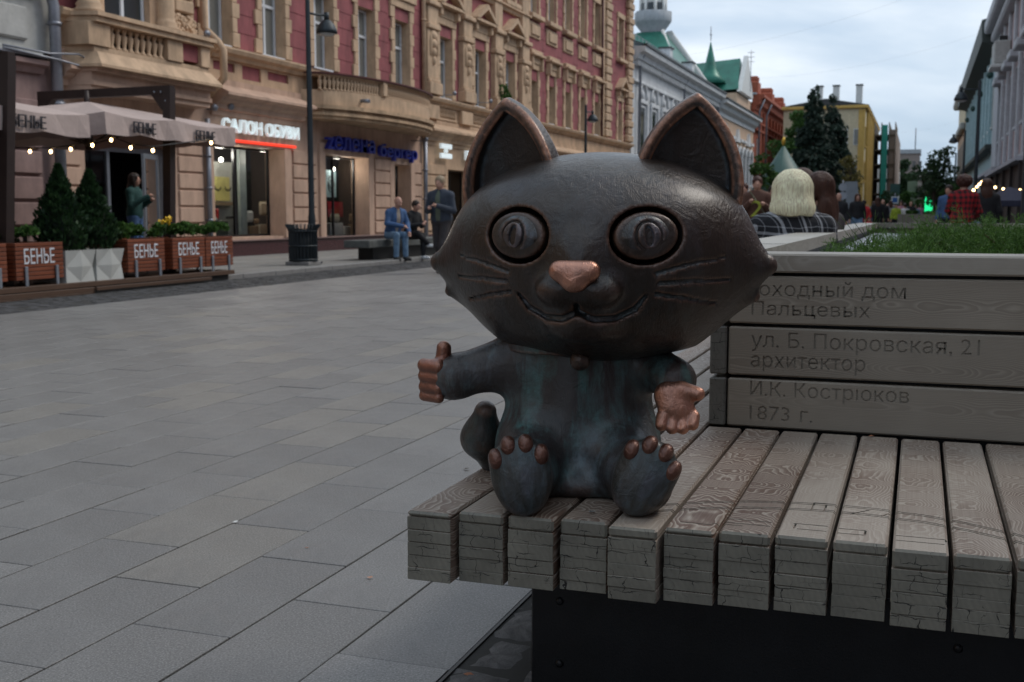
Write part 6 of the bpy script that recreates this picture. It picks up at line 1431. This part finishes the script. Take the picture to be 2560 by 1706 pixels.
# ================================================================ PEOPLE
def cloth(name, c, rough=.85, n=.15, sc=14): return mat(name, c, rough, noise=n, nscale=sc, bump=.4, bscale=18, bdist=.02)
skin_m = mat('skin', (.46, .25, .18), .55, noise=.06, nscale=12)
def plaid(name, base, line, freq=14, w=.16, block=None):
    a = NT(name); v = a.obj(); s = a.n('ShaderNodeSeparateXYZ', {0: v}); wob = a.math('MULTIPLY', a.noise(v, 5, 2), .06)
    def stripes(sock, f, ww, ph=0): 
        return a.math('LESS_THAN', a.math('FRACT', a.math('ADD', a.math('MULTIPLY', a.math('ADD', sock, wob), f), ph)), ww)
    d = a.math('ADD', s.outputs[0], s.outputs[1])
    k = a.math('ADD', a.math('MULTIPLY', stripes(d, freq, w), .5), a.math('MULTIPLY', stripes(s.outputs[2], freq, w), .5))
    if not block: k = a.math('ADD', k, a.math('MULTIPLY', a.math('ADD', stripes(d, freq * 2, .09, .3), stripes(s.outputs[2], freq * 2, .09, .3)), .28))
    a.col(a.ramp(k, [(0, base), (1, line)])); a.p(Roughness=.9); a.bump(a.noise(v, 18, 3), .5, .02); MATS[name] = a.m; return a.m
def hair_mat(name, c):
    a = NT(name); v = a.obj(); n_ = a.noise(a.map(v, (1, 1, .06)), 130, 3, .6); a.col(a.ramp(n_, [(.3, tuple(x * .55 for x in c)), (.7, tuple(min(1, x * 1.35) for x in c))])); a.p(Roughness=.5, Specular_IOR_Level=.25); a.bump(n_, 1.0, .006); MATS[name] = a.m; return a.m
def person(label, loc, face, pose='stand', h=1.7, top=None, bottom=None, shoe=None, hair='short', hairm=None, arms=None, res=.016, lean=0, group=None, bald=False, skirt=0, girth=1.0, sleeves=True, legs=None, open_front=None, shorts=False, name='person'):
    S = h / 1.72
    if pose == 'sit': dz = -.37; hipz = .55; kn = [(-.11, .40, .54), (.11, .40, .54)]; an = [(-.11, .42, .09), (.12, .40, .09)]
    elif pose == 'walk': dz = -.02; hipz = .90; kn = [(-.09, .14, .50), (.09, -.02, .48)]; an = [(-.09, .20, .09), (.09, -.30, .17)]
    else: dz = 0; hipz = .92; kn = [(-.10, .02, .50), (.10, .02, .50)]; an = [(-.11, 0, .08), (.11, 0, .08)]
    if legs: kn, an = legs
    ly = lean
    def up(x, y, z): return (x, y + ly * max(0, z - hipz), z + dz)
    nk = up(0, -.01, 1.44); hd = up(0, .02, 1.60); ch = up(0, 0, 1.28)
    arms = arms or [((-.235, -.03, 1.13), (-.24, .05, .90)), ((.235, -.03, 1.13), (.24, .05, .90))]
    sh = [up(-.165 * girth, -.01, 1.385), up(.165 * girth, -.01, 1.385)]; hips = [(-.085, 0, hipz + .0), (.085, 0, hipz)]
    arms = [(up(*a), up(*b)) for a, b in arms]
    def torso(g, e):
        d = U(.06, g.ell(ch, (.165 * girth + e, .105 * girth + e, .20 + e)), g.ell(up(0, 0, 1.08), (.145 * girth + e, .10 * girth + e, .16 + e)), g.ell((0, -.01, hipz + .06), (.165 * girth + e, .115 * girth + e, .12 + e)))
        return U(.05, d, g.cap((sh[0][0] * .95, sh[0][1], sh[0][2] - .02), (sh[1][0] * .95, sh[1][1], sh[1][2] - .02), .050 + e), g.cap(nk, sh[0], .045 + e, .040 + e), g.cap(nk, sh[1], .045 + e, .040 + e))
    def arm(g, e, hand=False):
        d = None
        for k in (0, 1):
            el, wr = arms[k]; a = U(.02, g.cap(sh[k], el, .052 + e, .040 + e), g.cap(el, wr, .040 + e, .027 + e * 1.1)); d = a if d is None else U(.02, d, a)
        return d
    def leg(g, e):
        d = None
        for k in (0, 1): a = U(.03, g.cap(hips[k], kn[k], .085 + e, .056 + e), g.cap(kn[k], an[k], .056 + e, .038 + e)); d = a if d is None else U(.02, d, a)
        return d
    def hands(g):
        d = None
        for k in (0, 1):
            el, wr = [Vector(p) for p in arms[k]]; f = (wr - el).normalized(); s = (1 if k else -1); side = f.cross(Vector((0, 0, 1))) ; side = side.normalized() if side.length > .1 else Vector((0, 1, 0)); c = wr + f * .045
            a = U(.012, g.cap(tuple(wr), tuple(wr + f * .03), .027, .030), g.ell(tuple(c), (.034, .034, .036)))
            for j in (-1.5, -.5, .5, 1.5):
                b0 = c + side * j * .018 + f * .02; tip = b0 + f * (.055 - abs(j) * .006) + Vector((0, 0, -.022)); a = U(.005, a, g.cap(tuple(b0), tuple(tip), .0105, .0085))
            a = U(.008, a, g.cap(tuple(c - side * .02 * s), tuple(c + f * .03 + Vector((0, 0, .03))), .0125, .010)); d = a if d is None else np.minimum(d, a)
        return d
    def head(g):
        x, y, z = hd; d = U(.03, g.ell((x, y - .012, z + .02), (.073, .092, .092)), g.ell((x, y + .018, z - .045), (.054, .066, .068)))
        d = U(.012, d, g.cap((x, y + .090, z + .012), (x, y + .106, z - .020), .010, .014)); d = U(.01, d, g.ell((x, y + .085, z - .055), (.024, .010, .008)))
        for s in (-1, 1): d = U(.008, d, g.ell((x + s * .075, y - .005, z - .005), (.010, .018, .028))); d = SUB(.012, d, g.ell((x + s * .031, y + .096, z + .012), (.016, .012, .010)))
        return U(.025, d, g.cap(nk, (x, y - .02, z - .06), .052, .050))
    body_f = lambda g: np.minimum(U(.02, U(.03, torso(g, 0), head(g)), arm(g, 0), leg(g, 0)), hands(g))
    ys = [k[1] for k in kn + an] + [p[1] for a in arms for p in a] + [hd[1]]; xs = [abs(p[0]) for a in arms for p in a] + [abs(k[0]) for k in kn + an]
    lo = (-max(xs) - .14, min(ys) - .22, -.01); hi = (max(xs) + .14, max(ys) + .25, hd[2] + .19)
    o = sdf_obj(name, lo, hi, res, body_f, skin_m, None); o.location = loc; o.rotation_euler = (0, 0, R(face)); o.scale = (S, S, S); tag(o, label, 'person', group)
    top = top or cloth('grey_top', (.1, .1, .1)); bottom = bottom or cloth('dark_trousers', (.03, .03, .035)); shoe = shoe or cloth('dark_shoe', (.02, .02, .02))
    hem = hipz - (.02 if pose != 'sit' else -.03)
    def top_f(g):
        d = torso(g, .022)
        if sleeves: d = U(.03, d, arm(g, .017))
        d = SUB(.01, d, g.cap(nk, (nk[0], nk[1] + .03, nk[2] + .3), .062)); 
        if open_front is not None: d = SUB(.01, d, g.ell(up(0, .16, 1.18), (.05, .12, .40)))
        return U(0, np.maximum(d, (hem - g.z) if pose != 'sit' else (hem - .02 - g.z)))
    sdf_obj('top', lo, hi, res, top_f, top, o)
    if open_front is not None: sdf_obj('shirt', lo, hi, res, lambda g: np.maximum(torso(g, .012), hem + .01 - g.z), open_front, o)
    ank = .09 if not shorts else .42
    def bot_f(g):
        d = U(.04, g.ell((0, -.01, hipz + .03), (.175 * girth, .125 * girth, .12)), leg(g, .016))
        if skirt: d = U(.03, d, g.cap((0, 0, hipz), (0, .01, skirt + .1), .15, .17))
        return np.maximum(np.maximum(d, g.z - hipz - .14), (skirt if skirt else ank) - g.z)
    sdf_obj('trousers' if not skirt else 'skirt', lo, hi, res, bot_f, bottom, o)
    for k in (0, 1):
        a = an[k]; sdf_obj('shoe', (a[0] - .08, a[1] - .1, -.01), (a[0] + .08, a[1] + .24, a[2] + .12), min(res, .012), lambda g: np.maximum(U(.03, g.cap((a[0], a[1] - .02, a[2] - .035), (a[0] * 1.1, a[1] + .14, a[2] - .045), .045, .034), g.cap((a[0], a[1], a[2] - .02), (a[0], a[1], a[2] + .01), .044)), a[2] - .082 - g.z), shoe, o)
    if hairm:
        x, y, z = hd
        def hair_f(g):
            d = g.ell((x, y - .022, z + .035), (.088, .100, .098)); face_cut = g.ell((x, y + .11, z - .035), (.062, .09, .085))
            if hair == 'bob': d = U(.05, g.ell((x, y - .02, z + .028), (.108, .112, .098)), g.cap((x, y - .035, z - .01), (x, y - .04, z - .10), .108, .134)); d = np.maximum(d, z - .150 - g.z); face_cut = g.ell((x, y + .13, z - .05), (.058, .12, .12))
            if hair == 'long': d = U(.04, g.ell((x, y - .02, z + .035), (.098, .108, .100)), g.ell((x, y - .085, z - .16), (.105, .060, .17)), g.cap((x - .07, y + .01, z - .02), (x - .085, y + .02, z - .20), .035, .02), g.cap((x + .07, y + .01, z - .02), (x + .085, y + .02, z - .20), .035, .02)); face_cut = g.ell((x, y + .12, z - .05), (.060, .115, .13))
            if hair == 'curly': d = g.ell((x, y - .02, z + .045), (.135, .135, .118)) + .012 * np.sin(g.x * 70) * np.sin(g.y * 70) * np.sin(g.z * 70); face_cut = g.ell((x, y + .13, z - .05), (.065, .09, .10))
            if hair == 'bun': d = U(.02, d, g.ell((x, y - .11, z + .02), (.045, .045, .05)))
            th = np.arctan2(g.y - y, g.x - x); rr_ = np.sqrt((g.x - x) ** 2 + (g.y - y) ** 2)
            if hair in ('long', 'bob'): d = d + (.0014 * np.sin(th * 43 + g.z * 9) + .0012 * np.sin(th * 71 - g.z * 14) + .003 * np.sin(th * 7 + g.z * 22)) * np.clip(rr_ / .08, 0, 1)
            return SUB(.01, d, face_cut)
        sdf_obj('hair', (x - .2, y - .26, z - .42), (x + .2, y + .2, z + .2), .010 if res < .02 else .018, hair_f, hairm, o)
    return o
blond = hair_mat('blonde_hair', (.98, .79, .52)); brown = hair_mat('brown_hair', (.060, .026, .017)); dark = hair_mat('dark_hair', (.028, .018, .014)); dblond = hair_mat('ash_hair', (.30, .23, .15)); auburn = hair_mat('auburn_hair', (.06, .022, .016))
P_bw = plaid('black_white_plaid', (.010, .011, .015), (.50, .51, .54), 8, .13); P_red = plaid('red_black_plaid', (.30, .008, .012), (.012, .006, .008), 11, .5, True)
denim = cloth('blue_denim', (.045, .10, .22)); jeans = cloth('light_jeans', (.12, .20, .30), n=.35); blackc = cloth('black_cloth', (.010, .010, .012)); navy = cloth('navy_wool', (.035, .045, .065)); sage = cloth('sage_knit', (.11, .13, .095)); beige = cloth('beige_cotton', (.42, .33, .24)); brownc = cloth('brown_sweatshirt', (.10, .045, .03)); greenc = cloth('dark_green_jacket', (.008, .05, .045)); whites = cloth('white_trainers', (.7, .7, .7), n=.05); greyd = cloth('charcoal_cloth', (.035, .030, .032))
# seated on the near bench
A_down = None
person('blonde haired woman in a black and white plaid shirt seated with her back turned', (-.685, 6.75, -.02), 18, 'sit', 1.68, P_bw, blackc, None, 'bob', blond, res=.011, lean=.05, arms=[((-.26, .06, 1.14), (-.12, .26, 1.05)), ((.26, .06, 1.14), (.12, .28, 1.05))], girth=1.12)
person('long brown haired woman turning her face towards the blonde one', (-.64, 7.95, .0), 62, 'sit', 1.68, greyd, blackc, None, 'long', brown, res=.012, arms=[((-.24, .03, 1.14), (-.12, .25, 1.0)), ((.24, .03, 1.14), (.12, .25, 1.0))])
person('dark haired person mostly hidden behind the two seated women', (-.85, 8.9, .0), 60, 'sit', 1.76, blackc, blackc, None, 'short', brown, res=.016)
# left side people
person('woman in a dark blazer and green jumper looking down at her phone', (-7.93, 18.55, .0), 176, 'walk', 1.72, navy, greyd, None, 'short', dblond, res=.013, lean=.06, open_front=sage, girth=1.12, arms=[((-.25, .02, 1.12), (-.06, .26, 1.20)), ((.25, .02, 1.12), (.09, .27, 1.16))])
ph = thing('mobile_phone', 'dark phone held by the woman in the blazer', 'phone', (-7.93, 18.25, 1.2)); box('case', black_m, ph, -8.03, -7.89, 18.22, 18.27, 1.235, 1.25, .003)
person('bald man in a blue denim jacket and jeans seated on the stone bench', (-10.78, 22.35, .03), -118, 'sit', 1.76, denim, jeans, cloth('black_trainers', (.03, .03, .03)), 'short', None, res=.013, lean=.30, open_front=cloth('beige_tee', (.30, .25, .21)), girth=1.12, arms=[((-.26, .10, 1.16), (-.15, .36, .98)), ((.26, .10, 1.16), (.06, .40, 1.10))])
person('dark haired youth in black with white trainers seated beside the bald man', (-10.75, 23.15, .03), -105, 'sit', 1.66, blackc, blackc, whites, 'short', dark, res=.013, lean=.28, legs=([(-.11, .40, .54), (.06, .38, .60)], [(-.11, .42, .09), (-.20, .50, .36)]), arms=[((-.24, .10, 1.14), (-.07, .30, 1.22)), ((.24, .10, 1.14), (.08, .34, 1.18))])
person('dark haired woman in a green bomber jacket standing at the cafe door', (-13.05, 16.8, .07), -78, 'stand', 1.68, greenc, denim, None, 'long', dark, res=.015, arms=[((-.25, .02, 1.14), (-.10, .26, 1.24)), ((.25, .04, 1.14), (.10, .30, 1.30))])
person('woman in a brown sweatshirt and beige trousers walking with a shoulder bag', tuple(gp(1884, 19.3)), 188, 'walk', 1.68, brownc, beige, None, 'short', auburn, res=.014, arms=[((-.26, .02, 1.13), (-.12, .22, 1.24)), ((.26, .02, 1.13), (.12, .22, 1.28))])
c = gp(1884, 19.1); bag = thing('shoulder_bag', 'olive cloth bag slung across the brown sweatshirt', 'bag', tuple(c)); q = MB(); q.sphere((c.x + .22, c.y + .02, .80), (.14, .07, .17), 12, 8); q.build('pouch', cloth('olive_canvas', (.11, .11, .07)), bag); q = MB(); bar(q, (c.x - .13, c.y + .06, 1.42), (c.x + .2, c.y - .02, .95), .04, .008); q.build('strap', cloth('olive_canvas', (.11, .11, .07)), bag)
pr = thing('shirt_print', 'yellow green number two printed on the brown sweatshirt', 'print', tuple(c)); put_text('digit', '2', mat('lime_print', (.30, .33, .04), .8), pr, (c.x - .10, c.y - .03, 1.0), .20, .26, '-Y', .01)
person('person in black half hidden beside the woman in the brown sweatshirt', tuple(gp(1852, 22)), 180, 'stand', 1.62, blackc, blackc, None, 'short', auburn, res=.02)
person('pale sleeved passer by behind the woman with the shoulder bag', tuple(gp(1922, 25)), 190, 'walk', 1.66, blackc, blackc, None, 'long', dark, res=.02)
# right side
person('curly haired person in a red and black checked shirt', tuple(gp(2391, 19.2)), -20, 'stand', 1.66, P_red, blackc, None, 'curly', auburn, res=.014, lean=.08, arms=[((-.26, .04, 1.14), (-.2, .22, 1.0)), ((.25, .10, 1.12), (.12, .34, 1.02))], girth=1.1)
person('long haired woman in a black top and blue jeans', tuple(gp(2449, 20.6)), 6, 'stand', 1.66, blackc, jeans, None, 'long', brown, res=.015)
person('man in a dark denim jacket left of the red checked shirt', tuple(gp(2356, 27.5)), 160, 'stand', 1.72, denim, blackc, None, 'short', dark, res=.017)
# crowd, built once and copied
redc = cloth('bright_red_top', (.45, .02, .025)); whitec = cloth('white_shirt', (.62, .60, .60), n=.05); pinkc = cloth('pink_top', (.42, .20, .24)); limec = cloth('lime_jacket', (.28, .36, .03)); greyb = cloth('blue_grey_jacket', (.12, .18, .25)); lil2 = cloth('grey_hoodie', (.20, .20, .22))
tmpl = [person('bearded bald man in a dark jacket standing behind the brunette', tuple(gp(2086, 31)), 175, 'stand', 1.60, blackc, blackc, None, 'short', None, res=.022, girth=1.1, group='people strolling down the street'),
        person('person in a bright red top in the crowd', tuple(gp(2148, 38)), 170, 'walk', 1.50, redc, blackc, None, 'short', dark, res=.024, group='people strolling down the street'),
        person('dark dressed long haired walker near the far left rim of the planter', tuple(gp(2182, 44)), 10, 'walk', 1.68, blackc, blackc, None, 'long', brown, res=.024, group='people strolling down the street')]
crowd = [(2, 2132, 36, 'dark dressed walker just left of the bright red top', blackc, jeans), (1, 2162, 34, 'child in red next to the person in the bright red top', redc, blackc), (0, 2195, 46, 'broad man in black at the near end of the crowd', blackc, greyd), (1, 2228, 52, 'person in a lime green and black jacket', limec, blackc), (2, 2214, 56, 'person in a grey hoodie left of the lime jacket', lil2, blackc), (2, 2240, 58, 'woman in a pink top in the middle of the crowd', pinkc, pinkc), (1, 2250, 52, 'person in a white shirt right of the pink top', whitec, whitec), (0, 2264, 54, 'person in black right of the white shirt', blackc, blackc), (1, 2276, 57, 'person in a blue grey jacket right of the one in black', greyb, jeans), (2, 2288, 78, 'small distant walker in pink', pinkc, jeans), (1, 2262, 84, 'distant walker with a pale shirt above the crowd', whitec, blackc), (0, 2272, 92, 'distant walker in grey', lil2, blackc), (2, 2281, 104, 'distant long haired walker in white', whitec, jeans), (1, 2291, 112, 'most distant walker in white under the trees', whitec, blackc), (0, 2222, 74, 'walker in black behind the lime jacket', blackc, blackc), (1, 2236, 88, 'distant walker in orange red', redc, jeans), (0, 2206, 66, 'walker in grey behind the man in black', lil2, jeans), (2, 2248, 70, 'walker in dark blue behind the white shirt', denim, blackc), (0, 2122, 52, 'distant walker left of the dark dressed one', greyd, jeans), (2, 2172, 60, 'distant long haired walker left of the man in black', lil2, jeans), (1, 2216, 96, 'distant walker in a pale jacket behind the grey hoodie', beige, blackc), (0, 2229, 118, 'tiny distant walker in navy', navy, blackc), (2, 2256, 108, 'tiny distant walker in a blue top', denim, blackc), (1, 2297, 96, 'distant walker in brown near the green screen', brownc, blackc), (0, 2157, 72, 'distant man in sage green behind the red top', sage, blackc), (1, 2110, 70, 'distant walker in white left of the crowd', whitec, jeans)]
for k, u, d, lb, tm, bm_ in crowd:
    src = tmpl[k]; c = copy_tree(src); c.location = gp(u, d); c.rotation_euler = (0, 0, R(170 if (u % 3) else 5) + (u % 7) * .1); c['label'] = lb
    if 'child' in lb: c.scale = (.55, .55, .55)
    for ch in list(c.children):
        m = tm if ch.name.startswith('top') else bm_ if ch.name.startswith(('trousers', 'skirt')) else None
        if m: ch.material_slots[0].link = 'OBJECT'; ch.material_slots[0].material = m

# ================================================================ STREET CLUTTER DOWN THE STREET
c = gp(2268, 46); pl2 = thing('wooden_planter_bench', 'second timber planter island farther down the street', 'planter', tuple(c)); box('side', wood_board, pl2, c.x - .55, c.x + .95, c.y, c.y + .06, .42, 1.02); box('body', wood_board, pl2, c.x - .5, c.x + .9, c.y + .061, c.y + 9, .3, .99)
plants('juniper_shrub', 'low green shrubs in the second planter island', 'shrub', c.x - .4, c.x + .9, c.y + .1, c.y + 4, .96, 900, 71, dec_m, .10, .14)
c = gp(2312, 58); sc2 = thing('display_screen', 'glowing green advertising screen on the street', 'screen', tuple(c)); box('panel', emit('green_screen', (.02, .85, .30), .9), sc2, c.x - .27, c.x + .20, c.y - .04, c.y, 1.05, 1.98); box('cabinet', blackc, sc2, c.x - .3, c.x + .3, c.y + .001, c.y + .15, .1, 2.05)
c = gp(2095, 35); rs_ = thing('road_sign', 'backs of two round grey signs on one pole', 'sign', tuple(c)); q = MB(); q.tube([(c.x, c.y, 0), (c.x, c.y, 2.05)], .025, 6); q.build('pole', galv, rs_)
for z in (1.58, 1.84): 
    q = MB(); q.lathe([(.12, -.008), (.12, .008)], (0, 0, 0), 20); me = q.mesh('disc', mat('grey_disc', (.26, .29, .33), .5)); me.transform(Matrix.Translation((c.x, c.y - .03, z)) @ Matrix.Rotation(R(90), 4, 'X')); link('disc', me, rs_)
c = gp(2120, 42); kb_ = thing('info_board', 'tall narrow grey information board beside the round signs', 'board', tuple(c)); q = MB(); q.prism([(c.x - .30, 2.2), (c.x + .15, 2.2), (c.x + .32, .1), (c.x - .1, .1)], c.y - .06, c.y, 1); q.build('panel', mat('grey_panel', (.20, .23, .26), .5), kb_)
c = gp(2268, 82); sg = thing('road_sign', 'small blue and white crossing sign above the crowd', 'sign', tuple(c)); q = MB(); q.tube([(c.x - 1.2, c.y, 0), (c.x - 1.2, c.y, 2.5)], .03, 5); q.build('pole', galv, sg); box('plate', white_m, sg, c.x - 1.45, c.x - .95, c.y - .04, c.y - .02, 1.75, 2.25); box('symbol', mat('sign_blue', (.02, .10, .30), .5), sg, c.x - 1.37, c.x - 1.03, c.y - .05, c.y - .041, 1.83, 2.17)
c = gp(2262, 100); sg = thing('shop_sign', 'dark green hanging sign with pale lettering far down the street', 'sign', tuple(c)); box('board', mat('sign_green', (.015, .06, .05), .5), sg, c.x - 1.7, c.x - .9, c.y - .1, c.y, 2.6, 3.6)
tc_ = thing('cafe_umbrella', 'dark navy cafe umbrella on the right side of the street', 'parasol', tuple(gp(2505, 25))); c = gp(2505, 25)
q = MB(); A = (c.x, c.y, 1.62); B = [(c.x - .62, c.y - .7, 1.32), (c.x + .9, c.y - .7, 1.32), (c.x + .9, c.y + .9, 1.32), (c.x - .62, c.y + .9, 1.32)]
for k in range(4): q.tri(B[k], B[(k + 1) % 4], A); b0, b1 = B[k], B[(k + 1) % 4]; q.quad((b0[0], b0[1], b0[2] - .12), (b1[0], b1[1], b1[2] - .12), b1, b0)
q.build('canopy', cloth('navy_canvas', (.02, .022, .045)), tc_); q = MB(); q.tube([(c.x, c.y, 0), (c.x, c.y, 1.6)], .03, 6); q.build('pole', lamp_m, tc_)
st2 = thing('string_lights', 'warm bulbs strung over the cafe on the right side of the street', 'string lights', tuple(gp(2480, 25)))
bp_ = [gp(2416, 22, 1.44), gp(2417, 22, 1.52), gp(2424, 22.5, 1.60), gp(2430, 23, 1.66), gp(2436, 23.5, 1.72), gp(2470, 25, 1.64), gp(2490, 25, 1.605), gp(2511, 25, 1.585), gp(2531, 25, 1.58), gp(2556, 25, 1.60)]
q = MB(); q.tube([tuple(p) for p in bp_], .008, 4); q.build('cable', black_m, st2)
for p in bp_: q = MB(); q.sphere((p.x, p.y, p.z - .03), .026, 8, 5); q.build('bulb', bulb, st2)
rc = thing('cafe_hut', 'dark wooden cafe terrace under the rose building', 'kiosk', (3.2, 33, 0)); box('back', mat('dark_cafe', (.04, .022, .015), .8), rc, 2.3, 4.1, 30, 44, 0, 2.3); box('roof', mat('pale_awning', (.38, .38, .42), .8), rc, 2.1, 4.18, 30, 44, 2.32, 2.42)
for k in range(5): box('post', bronze_frame, rc, 2.2, 2.28, 30.2 + k * 3, 30.3 + k * 3, 0, 2.3)
# overhead wires
for k, (a, b, lb) in enumerate((((-14.0, 92, 11.6), (4.2, 80, 12.8), 'thin overhead wire crossing the middle of the sky'), ((-14.0, 60, 9.0), (4.0, 74, 15.8), 'thin overhead wire climbing to the right eave'), ((-5.2, 118, 9.2), (4.2, 110, 9.8), 'lowest thin overhead wire near the far trees'))):
    t = thing('overhead_wire', lb, 'wire', a); q = MB(); n_ = 20; q.tube([tuple(Vector(a).lerp(Vector(b), s / n_) - Vector((0, 0, 4 * .8 * (s / n_) * (1 - s / n_)))) for s in range(n_ + 1)], .003, 4); q.build('wire', mat('wire', (.35, .37, .40), .7), t)
# litter on the ground and bench
dry = mat('dry_leaf', (.30, .12, .06), .8, noise=.3); 
def scrap(label, x, y, z, s, m, seed):
    rs = random.Random(seed); n_ = 7; V = [(math.cos(6.283 * k / n_) * s * rs.uniform(.5, 1), math.sin(6.283 * k / n_) * s * .5 * rs.uniform(.6, 1), rs.uniform(0, s * .35)) for k in range(n_)] + [(0, 0, s * .12)]
    me = bpy.data.meshes.new('dry_leaf'); me.from_pydata(V, [], [(k, (k + 1) % n_, n_) for k in range(n_)]); me.materials.append(m); o = link('dry_leaf', me); o.location = (x, y, z); o.rotation_euler = (0, 0, rs.uniform(0, 6)); tag(o, label, 'leaf')
scrap('small pinkish leaf scrap on the paving left of the bench', -1.46, 2.87, .003, .014, mat('pale_leaf', (.45, .25, .17), .8), 1); scrap('reddish brown leaf on the cobbles below the bench', -.93, 2.31, .006, .017, dry, 2); scrap('tiny curled brown leaf on a seat slat near the carved boards', -.458, 2.93, .4535, .010, dry, 3); scrap('brown leaf lying at the foot of the lowest carved board', -.10, 3.16, .4535, .015, dry, 4)
scrap('white scrap of paper between two paving rows', -2.16, 3.25, .003, .014, white_m, 5); scrap('orange crumb of leaf in the middle of a paving slab', -1.78, 3.07, .003, .008, dry, 6); scrap('olive leaf shred on the paving behind the statue arm', -1.72, 4.27, .003, .02, mat('olive_leaf', (.16, .14, .08), .8), 7); scrap('pale bottle cap between the statue feet', -.60, 2.165, .452, .011, mat('tin_cap', (.5, .5, .48), .3, .8), 8)

# lamps burning inside the two shop windows (the photograph shows them lit)
for x, y, z, e_ in ((WX - .62, 23.0, 2.42, 34), (WX - .62, 24.9, 2.42, 26), (WX - .62, 28.7, 2.4, 24), (WX - .7, 31.5, 2.2, 2)):
    ld = bpy.data.lights.new('shop_lamp', 'POINT'); ld.energy = e_; ld.color = (1, .93, .82); ld.shadow_soft_size = .1
    lo_ = bpy.data.objects.new('shop_lamp', ld); COL.objects.link(lo_); lo_.location = (x, y, z)
# the street goes on behind the camera; unseen fronts added to block sky light
bk = thing('unseen_street_front', 'plain house fronts continuing the street behind the viewer', 'building', (8, -20, 0)); box('wall', pink_r, bk, 7.5, 14, -60, 33, 0, 10.5); box('cornice', lil, bk, 6.9, 7.5, -60, 33, 10.1, 10.6)
box('wall', tan, bk, WX - 8, WX, -60, 1.9, 0, 12)
